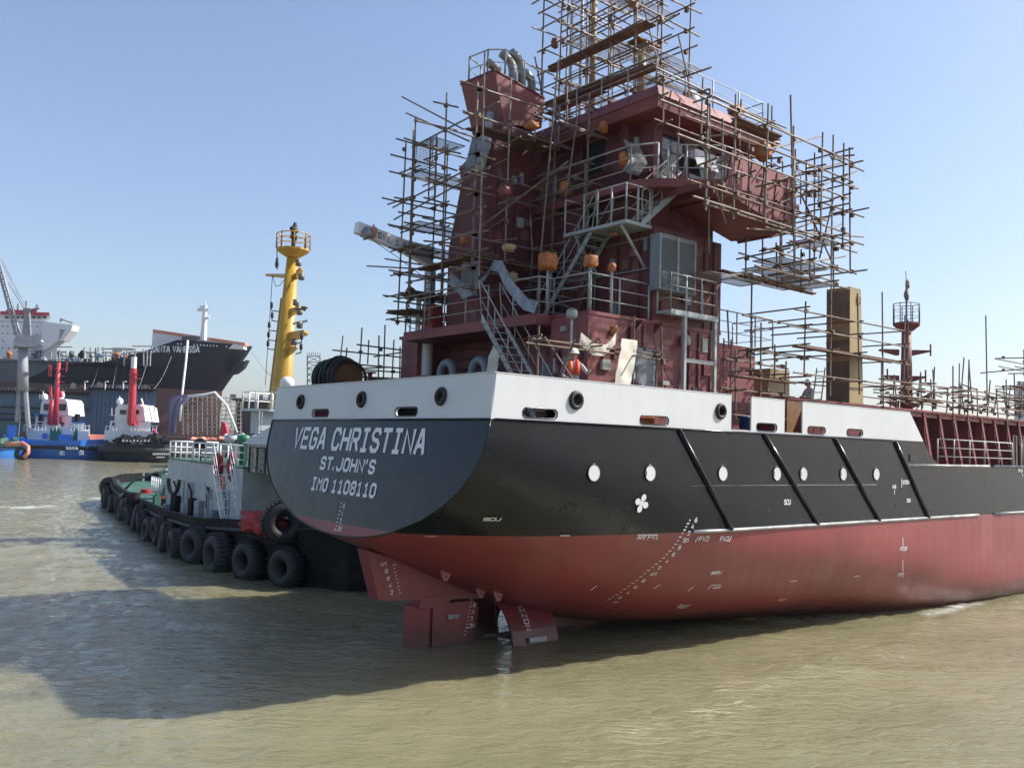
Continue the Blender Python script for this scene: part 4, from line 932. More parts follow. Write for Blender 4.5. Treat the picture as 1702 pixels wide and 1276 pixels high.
# ================================================================== SCAFFOLDING
rnd = random.Random(11)
class Scaff:
    def __init__(s, label, loc, group='tube scaffolds lashed round the ship'):
        s.t = thing('scaffold', label, 'scaffold', loc, 0, group); s.p = []; s.planks = []; s.nets = []; s.clamps = MB()
    def pole(s, a, b, r=None, m=None): s.p.append((V(a), V(b), r or .028, m)); return s
    def px(s, a, b, fn, v, v2=None): return s.pole(fn(a[0], a[1], v), fn(b[0], b[1], v if v2 is None else v2))
    def lattice(s, xs, ys, zs, over=.5, skip=.12, top=.6, jit=.05, low=.2, faces=None, zl=True, oy=None):
        oy = over if oy is None else oy
        j = lambda k=1: rnd.uniform(-jit, jit)*k
        for x in xs:
            for y in ys:
                if faces and not faces(x, y): continue
                if rnd.random() < skip*.5: continue
                a = V((x+j(), y+j(), zs[0]-low*rnd.random())); s.pole(a, V((a.x+j(1.2), a.y+j(1.2), zs[-1]+top*rnd.uniform(.2, 1.6))))
        for z in zs:
            for y in ys:
                if rnd.random() < skip: continue
                zz = z+j(); s.pole((xs[0]-over*rnd.uniform(.2, 1.6), y-.06+j(), zz+j()), (xs[-1]+over*rnd.uniform(.2, 1.6), y-.06+j(), zz+j()))
            for x in xs:
                if rnd.random() < skip: continue
                zz = z+.06+j(); s.pole((x-.06+j(), ys[0]-oy*rnd.uniform(.2, 1.6), zz+j()), (x-.06+j(), ys[-1]+oy*rnd.uniform(.2, 1.6), zz+j()))
        for x in xs:
            for y in ys:
                for z in zs:
                    if rnd.random() < .8: s.clamps.box((x-.055, y-.085, z-.05), (x+.045, y+.03, z+.065))
        return s
    def plank(s, a, b, w_, n=3, dirv=(0, 1, 0)):
        """planks from a to b, n boards side by side"""
        a = V(a); b = V(b); dv = V(dirv).normalized()
        for i in range(n):
            o = dv*(i*w_/n); e = dv*(w_/n-.02); d = (b-a); q = [a+o, b+o+d.normalized()*rnd.uniform(-.2, .25), b+o+e, a+o+e-d.normalized()*rnd.uniform(-.2, .25)]
            m = MB(); m.hexa(q, [k+V((0, 0, .045)) for k in q]); m.build('plank', M['plank'], s.t, fix=True)
    def net(s, a, u, v, cell=.085, r=.0065):
        """expanded-metal walkway panel spanned by u, v"""
        a = V(a); u = V(u); v = V(v); m = MB(); nu = max(2, int(u.length/cell)); nv = max(2, int(v.length/cell))
        for i in range(nu+1): p = a+u*(i/nu); m.tube(p, p+v, r if 0 < i < nu else r*2.5, 4, cap=False)
        for i in range(nv+1): p = a+v*(i/nv); m.tube(p, p+u, r if 0 < i < nv else r*2.5, 4, cap=False)
        m.build('mesh_walkway', M['pole2'], s.t)
    def done(s):
        s.p.sort(key=lambda q: -((q[1]-q[0]).length/max(2, ((q[0]+q[1])/2-CAMP).length)))
        for i, (a, b, r, mm) in enumerate(s.p[:98]):
            m = MB(); m.tube(a, b, r, 7); m.build('pole', mm or (M['pole'] if rnd.random() < .68 else M['pole2']), s.t)
        if len(s.p) > 98:
            m = MB()
            for a, b, r, mm in s.p[98:]: m.tube(a, b, r, 6)
            o = m.build('pole', M['pole'], s.t); o['kind'] = 'stuff'
        if s.clamps.v: o = s.clamps.build('coupler', M['pole'], s.t); o['kind'] = 'stuff'
        return s
# funnel scaffold
s = Scaff('rusty tube scaffold wrapped round the ship funnel', (3.9, 0, 11.1))
ysf = ys
s.lattice([3.7, 4.9, 6.9], [ysf-.85], [12.0, 12.6, 13.0, 13.6, 14.2, 14.8, 15.4, 16.0, 16.6, 17.2, 18.0], .55, .2, .5, .08)
s.lattice([3.7], [ysf-.85, ysf+.9, ysf+2.6], [12.0, 12.6, 13.0, 13.6, 14.2, 14.8, 15.4, 16.0, 16.6, 17.2, 18.0], .7, .2, .3, .08)
s.lattice([3.9, 5.2, 6.6], [ysf+2.9, ysf+3.6], [11.4, 12.3, 13.0, 13.8, 14.6, 15.5, 16.4, 17.3], .55, .16, .5)
s.px((806, 84), (796, 460), oX, 3.55); s.px((668, 161), (770, 215), oX, 5.0); s.px((675, 188), (780, 235), oX, 4.8)
s.px((653, 345), (800, 270), oX, 4.1); s.px((655, 365), (812, 280), oX, 4.1); s.px((610, 442), (700, 447), oX, 4.0); s.px((640, 430), (700, 440), oX, 4.4)
s.px((798, 378), (945, 268), oX, 3.7, 5.4)
for z in (13.05, 16.95):
    s.plank((3.75, ysf-.75, z), (6.7, ysf-.75, z), .6, 3, (0, 1, 0))
s.plank((3.8, ysf-.7, 13.02), (3.8, ysf+2.4, 13.02), .6, 3, (1, 0, 0))
s.plank((4.0, ysf+2.7, 12.35), (6.6, ysf+2.7, 12.35), 1.2, 5, (0, 1, 0)); s.plank((3.6, ysf+2.6, 11.7), (6.4, ysf+2.6, 11.7), 1.4, 5, (0, 1, 0))
for z in (14.65, 16.4, 13.85): s.net((3.9, ysf+2.5, z), (2.6, 0, 0), (0, 1.1, 0))
s.net((4.2, ysf+2.3, 16.5), (0, 1.0, 0), (0, 0, .9)); s.net((3.8, ysf+1.6, 17.2), (1.2, 0, 0), (0, .9, 0))
m = MB(); pa, pb = oX(716, 228, 4.3), oX(712, 335, 4.3)
for q in (0, .35): m.tube(pa+V((0, -q, 0)), pb+V((0, -q, 0)), .025, 6)
for k in range(9): p = pa.lerp(pb, (k+.5)/9); m.tube(p, p+V((0, -.35, 0)), .018, 5)
m.build('ladder', M['pole'], s.t)
m = MB(); pa, pb = oX(708, 455, 4.3), oX(703, 540, 4.3)
for q in (0, .35): m.tube(pa+V((0, -q, 0)), pb+V((0, -q, 0)), .025, 6)
for k in range(8): p = pa.lerp(pb, (k+.5)/8); m.tube(p, p+V((0, -.35, 0)), .018, 5)
m.build('ladder', M['pole2'], s.t)
s.done()
# scaffold between funnel and wheelhouse, aft of the bridge front
s = Scaff('dark tube scaffold standing between the funnel and the wheelhouse', (6.6, 0, 11.1))
s.lattice([6.5], [-2.6, -1.0, .6], [12.4, 13.0, 13.6, 14.6, 15.3, 16.0, 16.8, 17.6], .6, .2, .6, .08)
s.lattice([5.6, 6.6], [-1.2, -2.6], [16.9, 17.6], .6, .1, .4)
s.px((928, 100), (890, 520), oX, 5.2); s.px((960, 195), (940, 330), oX, 6.4)
s.plank((5.6, -1.4, 16.9), (5.6, .8, 16.9), .6, 2, (1, 0, 0))
s.done()
# mast scaffold
s = Scaff('tall tube scaffold tower round the mast on the wheelhouse roof', (9, -1, 18.1))
s.lattice([7.7, 8.9, 10.1], [-3.3, -2.2, -1.1, .0, 1.0], [18.9, 19.6, 20.3, 21.0, 21.7, 22.3, 23.0, 23.8], .5, .1, .9, .09, oy=.4)
s.px((905, 172), (1130, 78), oX, 7.6); s.px((1128, 60), (1150, 160), oX, 8.6); s.px((1067, 0), (1105, 150), oX, 8.2); s.px((1025, 60), (1040, 160), oX, 8.8)
s.px((1090, 145), (1183, 112), oX, 8.6); s.px((889, 95), (905, 175), oX, 7.0); s.px((1100, 40), (1131, 22), oX, 7.7)
s.plank(oX(905, 176, 7.5), oX(1085, 106, 7.5), .5, 2, (1, 0, 0)); s.plank(oX(905, 190, 7.6), oX(1000, 150, 7.6), .3, 1, (1, 0, 0))
for y, z in ((-3.8, 19.65), (-2.4, 20.35), (-.9, 21.05), (-3.5, 18.95), (-1.2, 22.85), (-.2, 19.65), (-2.6, 21.95)): s.net((7.8, y, z), (2.6, 0, 0), (0, .8, 0))
s.plank((7.6, -3.9, 20.32), (7.6, .8, 20.32), .5, 2, (1, 0, 0))
s.done()
# bridge wing scaffold
s = Scaff('tube scaffold hanging round the starboard bridge wing with mesh walkways', (9, -6.8, 12.6))
s.lattice([6.6, 7.9, 9.2, 10.6, 12.0, 13.3], [-7.0], [13.9, 14.4, 14.9, 15.4, 16.0, 16.6], .8, .15, .5, oy=.3)
s.lattice([10.6, 12.2, 13.6], [-6.6, -5.4], [12.75, 13.3, 13.9], .9, .1, .2, zl=False, oy=.3)
s.lattice([12.9, 14.0], [-6.9, -5.6, -4.4], [13.2, 14.1, 15.0, 15.9, 16.6], .8, .12, .5, oy=.5)
s.lattice([6.9, 8.6, 10.4, 12.2], [-5.2], [16.6, 17.3, 17.9], .6, .15, .5, oy=.3)
for z, y0 in ((12.8, -6.4), (13.35, -6.2)):
    for x in (11.2, 12.6): s.net((x, y0, z), (1.25, 0, 0), (0, 1.0, 0), .08)
for x in (11.0, 12.4): s.net((x, -5.75, 13.1), (1.3, 0, 0), (0, .8, 0), .08)
s.plank((10.4, -4.7, 13.0), (13.6, -4.7, 13.0), .25, 1, (0, 1, 0))
for x in (8.6, 9.9): s.net((x, -5.6, 12.6), (1.25, 0, 0), (0, .8, 0), .1)
s.net((12.7, -6.6, 14.15), (1.2, 0, 0), (0, 1.2, 0), .08); s.net((10.8, -5.5, 12.82), (2.8, 0, 0), (0, .8, 0), .1)
s.lattice([8.0, 9.3, 10.7, 12.3], [-6.45], [14.2, 14.8, 15.4, 16.1], .6, .12, .5, .08, oy=.25)
s.px((1314, 158), (1321, 460), oY, -7.05); s.px((1164, 226), (1206, 372), oY, -6.6); s.px((1180, 148), (1178, 420), oY, -5.6)
s.px((1130, 165), (1125, 300), oY, -5.2); s.px((1090, 112), (1400, 265), oY, -5.3); s.px((1330, 320), (1385, 440), oY, -6.6, -6.0); s.px((1385, 330), (1362, 430), oY, -6.6, -6.3)
for a, b in (((1290, 340), (1425, 284)), ((1240, 380), (1435, 394)), ((1200, 460), (1405, 426)), ((1290, 300), (1402, 270)), ((1270, 250), (1367, 226)), ((1310, 420), (1402, 370)), ((1280, 395), (1400, 352)), ((1260, 445), (1330, 455))): s.px(a, b, oY, -6.4, -5.4)
s.plank((9.0, -6.3, 17.0), (11.2, -6.3, 17.0), .5, 2, (0, 1, 0)); s.plank((11.6, -5.5, 12.7), (14.4, -5.5, 12.7), .25, 1, (0, 1, 0))
s.done()
# side deck scaffold along the house
s = Scaff('low tube scaffold along the side deck beside the deckhouse wall', (6, -5.2, 8.1))
s.lattice([2.6, 4.4, 6.9], [-5.1], [9.95, 10.05], .5, 0, .3, .03, 1.8, oy=.3); s.lattice([5.9, 7.1], [-5.2], [8.9, 9.85], .5, .1, .8, .05, .8, oy=.3)
for a, b in (((955, 565), (925, 640)), ((905, 560), (952, 630))): s.px(a, b, oX, 3.2)
s.done()
s = Scaff('tube scaffold in front of the forward house wall and bulwark gap', (11.5, -5.1, 8.1))
s.lattice([10.5, 11.7, 12.9], [-5.15], [8.6, 9.3, 9.75, 10.2], .5, .05, .9, .06, .4, oy=.3); s.lattice([11.6, 12.9, 14.4], [-4.9, -3.9], [9.9, 10.6], .5, .3, .4, .05, .3)
s.plank((10.4, -5.3, 9.7), (13.6, -5.3, 9.7), .4, 2); s.px((1250, 452), (1248, 570), oY, -4.5); s.px((1209, 515), (1212, 580), oY, -4.6)
s.done()
# scaffold round the tan column
s = Scaff('tube scaffold with one plank deck round the tall tan column', (17.5, -4.6, 9.3))
s.lattice([14.0, 15.6, 17.4, 20.6], [-5.3, -3.2], [10.0, 10.95, 11.6, 12.1], .7, .1, 1.2, .06, .9, faces=lambda x, y: y < -4, oy=.25)
s.plank((14.0, -5.2, 10.98), (20.8, -5.2, 10.98), .55, 3)
s.done()
# scaffold along the hatch coaming
s = Scaff('long tube scaffold standing above the hatch coaming', (24, -5, 9.3))
s.lattice([19.6, 21.2, 22.8, 25.0, 26.4, 28.0, 30.4, 31.6, 34.6, 37.5], [-5.15], [9.75, 10.3], .9, .05, 2.2, .12, 2.0, oy=.3)
s.lattice([20.4, 23.6, 27.0, 29.6, 33.0, 36.0], [-3.4], [9.8, 10.3], .9, .3, 1.0, .15, .5)
s.lattice([33, 35.5, 38, 41], [-4.9, -3.9], [10.2, 10.9, 11.7, 12.3], .9, .1, .6, .1, .5)
s.lattice([21.9+1.15*k for k in range(14)], [-4.75], [9.6, 10.05], .7, .1, 1.1, .15, .5, oy=.3)
s.lattice([24+1.6*k for k in range(10)], [-2.6], [9.7, 10.2], .7, .2, .9, .2, .5, oy=.3)
s.plank((33, -4.9, 10.9), (40, -4.9, 10.9), .8, 3); s.plank((19.8, -5.1, 9.62), (24, -5.1, 9.62), .4, 2)
s.done()
# port quarter scaffold seen left of the house
s = Scaff('cluttered tube scaffold on the port quarter beside the hose drum', (4.5, 5, 8.1))
s.lattice([4.2, 5.6, 7.4], [5.2, 6.6], [9.3, 10.0, 10.6], .9, .15, .8, .08, .9)
s.lattice([4.6, 6.4], [7.2, 8.6], [9.55, 9.8], .8, .1, .9, .1, 1.2)
for a, b in (((570, 558), (565, 605)), ((640, 540), (637, 640)), ((613, 565), (611, 605))): s.px(a, b, oX, 5)
s.plank((4.3, 5.4, 9.6), (7.0, 5.4, 9.6), .9, 3, (0, 1, 0))
s.done()
# inner catwalk scaffold under the boat deck overhang on the port side
# ================================================================== THINGS ON DECK
def wrap(px, py, wp0, hp0, fn, val, label, name='wrapped_lamp', post=None, grp='orange wrapped fittings on the ship', m_='orange', seed=[0], amp=.22, bxy=.75):
    wp = wp0*.82; hp = hp0*.82; seed[0] += 1; c = fn(px, py, val); D = (c-CAMP).dot(cf); k = D/FPX
    mb = MB(); mb.blob(c, (wp*k*.5, wp*k*.5, hp*k*.5), seed[0], amp, 22, 14, 2.6, bxy)
    z = c.z-hp*k*.45
    for i in range(2): mb.torus(c+V((0, 0, (-.28+.5*i)*hp*k*.6)), (random.Random(seed[0]+i).uniform(-.2, .2), .1, 1), wp*k*.42, .012, 16, 5)
    o = base_thing(name, mb, M[m_], label, 'wrapped lamp' if name == 'wrapped_lamp' else 'wrapping', grp, True)
    if post: m2 = MB(); m2.tube((c.x, c.y, post), (c.x, c.y, z+.05), .045, 8); m2.build('lamp_post', M['rail'], SHIP, True)
    return o
wrap(911, 435, 33, 36, oX, 4.9, 'large boxy orange wrapping on a post at the top of the lower stair', post=11.1, amp=.1, bxy=.45)
wrap(982, 434, 24, 24, oY, -4.45, 'square orange wrapped lamp on a white post at the boat deck rail', post=11.1, amp=.07, bxy=.4)
wrap(1017, 444, 16, 18, oY, -4.5, 'small orange wrapped lamp on a post right of the square one', post=11.1)
wrap(940, 314, 22, 32, oX, 6.7, 'tall orange wrapped floodlight beside the bridge deck rail', amp=.14, bxy=.5)
wrap(1003, 212, 18, 24, oX, 7.1, 'orange wrapped lamp under the wheelhouse roof edge')
wrap(1037, 264, 20, 28, oX, 6.9, 'crumpled orange wrap tied to the bridge deck railing corner')
wrap(1268, 252, 30, 34, oY, -6.0, 'big orange wrapped light on top of the bridge wing bulwark')
wrap(1223, 184, 30, 20, oY, -4.4, 'flat orange wrapped unit on the wheelhouse roof')
wrap(884, 209, 26, 14, oX, 4.6, 'orange cloth lying on planks below the funnel hood', 'orange_cloth')
wrap(682, 488, 18, 26, oX, 4.6, 'brown wrapped round lamp hanging left of the boat deck', m_='brown')
wrap(1020, 550, 14, 24, oY, -4.85, 'orange bag hanging on the deckhouse wall below the boat deck', 'hanging_bag')
wrap(1135, 574, 11, 12, oY, -4.85, 'small orange bag on the wall behind the platform legs', 'hanging_bag')
wrap(771, 398, 14, 20, oX, 4.3, 'rusty orange wrapped lamp on the funnel scaffold platform', m_='orange')
wrap(846, 412, 26, 14, oX, 4.0, 'pale tan cloth bundle lying on the funnel scaffold planks', 'cloth_bundle', m_='tan')
wrap(838, 318, 26, 22, oX, 4.4, 'pinkish cloth bundle caught in the scaffold on the funnel side', 'cloth_bundle', m_='primer2')
wrap(849, 462, 26, 22, oX, 4.6, 'tan sack hung against the funnel base', 'hanging_bag', m_='tan')
wrap(1052, 6, 20, 16, oX, 8.4, 'orange wrapped lamp at the top of the mast scaffold')
wrap(922, 72, 14, 22, oX, 8.4, 'dark brown wrapped horn on the mast scaffold', m_='brown')
wrap(1020, 389, 14, 8, oX, 6.6, 'orange plastic scrap under the stair landing', 'plastic_scrap')
# fabric: ribbons of sheet with sag
def ribbon(pts, wv, mt, name, label, cat, n=6, th=.012, wob=.03, group=None, mid=6):
    """sheet swept along pts with width vector wv, slightly wrinkled, thin but solid"""
    P = []
    for a, b in zip(pts, pts[1:]): P += [V(a).lerp(V(b), i/mid) for i in range(mid)]
    P.append(V(pts[-1])); wv = V(wv); nn = None; vs = []; L = len(P)
    for i, p in enumerate(P):
        d = (P[min(L-1, i+1)]-P[max(0, i-1)]).normalized(); nn = d.cross(wv).normalized()
        for j in range(n+1):
            t = j/n; q = p+wv*t; q = q+nn*(wob*noise.noise(q*3.1)+wob*.6*noise.noise(q*8))
            vs.append(q)
    k = L*(n+1); mb = MB(); off = nn*th
    fs = [(i*(n+1)+j, i*(n+1)+j+1, (i+1)*(n+1)+j+1, (i+1)*(n+1)+j) for i in range(L-1) for j in range(n)]
    mb.add(vs+[v+off for v in vs], fs+[tuple(k+a for a in f[::-1]) for f in fs])
    edge = [(i*(n+1), (i+1)*(n+1)) for i in range(L-1)]+[((i+1)*(n+1)+n, i*(n+1)+n) for i in range(L-1)]+[(j+1, j) for j in range(n)]+[((L-1)*(n+1)+j, (L-1)*(n+1)+j+1) for j in range(n)]
    mb.add(vs+[v+off for v in vs], [(a, b, k+b, k+a) for a, b in edge])
    return base_thing(name, mb, mt, label, cat, group, True)
X_ = 4.15
ribbon([oX(a, b, X_) for a, b in ((742, 468), (772, 498), (797, 478), (815, 450), (828, 452), (842, 482), (870, 515), (888, 521))], (0.1, -.05, .34), M['plastic'], 'plastic_duct', 'pale corrugated plastic duct looped over the boat deck railing', 'duct')
ribbon([oY(1060, 566, -5.25), oY(1055, 600, -5.27), oY(1048, 645, -5.3)], (-.62, 0, .0), M['tarp'], 'tarpaulin', 'cream tarpaulin hanging straight down from the side deck scaffold', 'tarpaulin', wob=.06)
ribbon([oY(962, 572, -5.15), oY(985, 590, -5.15), oY(1005, 592, -5.15), oY(1022, 572, -5.15)], (0, -.05, .3), M['tarp'], 'tarpaulin', 'cream tarpaulin sagging in a loop between scaffold tubes above the worker', 'tarpaulin', wob=.05)
ribbon([oX(818, 575, 3.9), oX(812, 600, 3.9), oX(806, 640, 3.9)], (0.05, -.42, .0), M['tarp'], 'tarpaulin', 'grey white plastic sheet standing at the foot of the lower stair', 'tarpaulin', wob=.07)
for a, b, lab in (((1034, 232), (1068, 295), 'wrinkled clear plastic sheet hung in the wheelhouse side doorway'), ((1095, 248), (1118, 300), 'grey plastic sheet bunched beside the wing doorway')):
    p = oY(a[0], a[1], -3.95); q = oY(b[0], b[1], -3.95); ribbon([p, V(((p.x+q.x)/2-.1, -3.98, (p.z+q.z)/2)), V((p.x, -3.95, q.z))], ((q.x-p.x)*.8, 0, 0), mat('clear_plastic', (.13, .14, .15), .4, var=.3, vs=4, bump=.8, bs=7, alpha=.5), 'plastic_sheet', lab, 'plastic sheet', wob=.05)
p = oY(1155, 247, -4.2); q = oY(1190, 286, -4.2)
ribbon([p, V(((p.x), -4.22, (p.z+q.z)/2)), V((p.x+.1, -4.2, q.z))], (q.x-p.x, 0, 0), mat('white_film', (.72, .73, .74), .3, var=.2, bump=1, bs=8), 'plastic_sheet', 'white plastic film covering a wheelhouse window above the wing', 'plastic sheet', wob=.03)
# hose drum on the port quarter
c = oX(560, 632, 3.6); t = thing('hose_reel', 'tan drum wound with thick black hoses on the port quarter', 'hose reel', (c.x, c.y, 8.1)); zc = c.z+.12
f = MB(); f.lathe((c.x, c.y-.75, zc), [(.42, 0), (.42, 1.5)], 20, 'y'); f.build('drum', M['tan'], t, True)
for yy in (-.78, .72): f = MB(); f.lathe((c.x, c.y+yy, zc), [(.62, 0), (.62, .06)], 22, 'y'); f.build('flange', M['brown'], t)
f = MB()
for k in range(22): f.torus((c.x+random.Random(k).uniform(-.06, .06), c.y-.85+k*.07, zc-random.Random(k+50).uniform(0, .12)), (random.Random(k).uniform(-.25, .25), 1, random.Random(k+9).uniform(-.15, .15)), .58+.05*(k % 4), .045, 22, 6)
f.path([(c.x-.5, c.y-.55, zc+.1), (c.x-.52, c.y-.75, zc-.2), (c.x-.4, c.y-1.0, zc-.5), (c.x, c.y-1.1, 8.2)], .05, 6); f.build('hose', M['rope'], t, True)
f = MB(); f.box((c.x-.3, c.y-.7, 8.1), (c.x+.3, c.y+.7, zc-.4)); f.build('stand', M['brown'], t)
# vent post with splayed legs
c = oX(616, 600, 5.5); f = MB(); f.tube((c.x, c.y, 8.7), (c.x, c.y, 10.0), .09, 10); f.lathe((c.x, c.y, 10.0), [(.24, 0), (.24, .05)], 12)
for k in range(4): a = R(45+90*k); f.tube((c.x, c.y, 8.9), (c.x+.4*math.cos(a), c.y+.4*math.sin(a), 8.1), .04, 6)
base_thing('post_stand', f, M['redbox'], 'red post on splayed legs beside the hose drum', 'post')
f = MB(); c = oX(468, 630, 3.0)
# crate boxes seen above the bulwark
p = oX(694, 620, 4.4); f = MB(); f.box((p.x, p.y-.35, 8.1), (p.x+.5, p.y+.35, 9.6)); f.box((p.x-.02, p.y-.37, 9.55), (p.x+.52, p.y+.37, 9.62)); base_thing('wooden_crate', f, M['brown'], 'brown wooden crate beside the port house wall under the boat deck', 'crate')
p = oX(790, 610, 4.2); f = MB(); f.hexa([(p.x, p.y-.35, 8.1), (p.x+.04, p.y-.35, 8.1), (p.x+.04, p.y+.35, 8.1), (p.x, p.y+.35, 8.1)], [(p.x+.25, p.y-.3, 9.6), (p.x+.29, p.y-.3, 9.6), (p.x+.29, p.y+.3, 9.6), (p.x+.25, p.y+.3, 9.6)]); base_thing('leaning_board', f, M['tarp'], 'pale board leaning below the boat deck beside the stair', 'board')
# tan column and its smaller neighbour
XC = 17.9
b0 = oY(1412, 668, -4.75); tp = oY(1412, 476, -4.75); pl = oX(1374, 480, b0.x); wy = pl.y-b0.y
t = thing('steel_column', 'tall tan steel box column standing on the hatch with scaffold round it', 'steel column', (b0.x, -4.4, 9.28))
f = MB(); xl = .95; f.hexa([(b0.x, -4.75, 9.29), (b0.x+xl, -4.75, 9.29), (b0.x+xl, -4.75+wy, 9.29), (b0.x, -4.75+wy, 9.29)], [(b0.x, -4.75, tp.z), (b0.x+xl-.2, -4.75, tp.z), (b0.x+xl-.2, -4.75+wy, tp.z), (b0.x, -4.75+wy, tp.z)]); f.build('box_section', M['tan'], t)
f = MB(); z = 9.4; H = tp.z-9.3
for a, b in ((.0, .17), (.2, .36), (.4, .55), (.72, .97)): f.box((b0.x-.012, -4.73, 9.3+H*a+.02), (b0.x-.001, -4.75+wy-.02, 9.3+H*b)); 
f.build('rust_panel', mat('rusty_plate', (.175, .135, .095), .7, var=.35, patch=.35, pcol=(.10, .06, .04)), t)
f = MB()
for a in (.18, .52, .7): f.box((b0.x-.03, -4.77, 9.3+H*a), (b0.x-.001, -4.73+wy, 9.3+H*a+.03))
f.box((b0.x+xl*.5, -4.80, tp.z-.55), (b0.x+xl*.72, -4.751, tp.z-.3)); f.tube((b0.x, -4.1, tp.z), (b0.x, -4.1, tp.z+.12), .03, 6); f.build('stiffener_rib', M['brown'], t)
f = MB()
for q in (0, .34): f.tube((b0.x-.35, -4.2+wy*.4+q, 9.3), (b0.x-.08, -4.2+wy*.4+q, 10.6), .025, 6)
for k in range(5): u_ = (k+.5)/5; f.tube((b0.x-.35+.27*u_, -4.2+wy*.4, 9.3+1.3*u_), (b0.x-.35+.27*u_, -4.2+wy*.4+.34, 9.3+1.3*u_), .016, 5)
f.build('ladder', M['rail'], t)
p = oY(1312, 668, -4.1); q = oY(1280, 612, -4.1)
f = MB(); f.box((q.x, -4.1, 9.0), (p.x, -3.3, q.z)); f.prism([(q.x-.15, -4.12, q.z-.75), (q.x, -4.12, q.z), (q.x, -4.12, q.z-.75)], (0, .8, 0)); base_thing('steel_locker', f, M['tan'], 'short tan steel box behind the small bulwark panel', 'steel box', fix=True)
# long red brown coaming end box
f = MB(); p = oY(1306, 660, -4.9); q = oY(1332, 720, -4.9); f.box((p.x, -4.95, 8.1), (q.x+.1, -4.75, p.z)); f.build('coaming_end', M['brown'], SHIP)
# cables and hoses slung about the house
for i, (pts, lab) in enumerate(((((1085, 560), (1100, 600), (1118, 640)), 'thin black cable hanging on the sunlit wall beside the grey door'), (((920, 470), (935, 505), (960, 512), (975, 470)), 'thin black hose looped below the boat deck railing'), (((880, 330), (885, 420), (879, 500)), 'thin dark line hanging down the funnel side'), (((1180, 430), (1183, 520), (1176, 600)), 'thin dark line hanging at the forward wall edge'))):
    f = MB(); P = [oY(a, b, -4.8) if i in (0, 3) else oX(a, b, 4.2) for a, b in pts]; Q = []
    for a, b in zip(P, P[1:]): Q += [a.lerp(b, t/5)-V((0, 0, .08*math.sin(math.pi*t/5))) for t in range(5)]
    f.path(Q+[P[-1]], .014, 5); base_thing('cable', f, M['rope'], lab, 'cable', 'cables slung about the deckhouse', True)
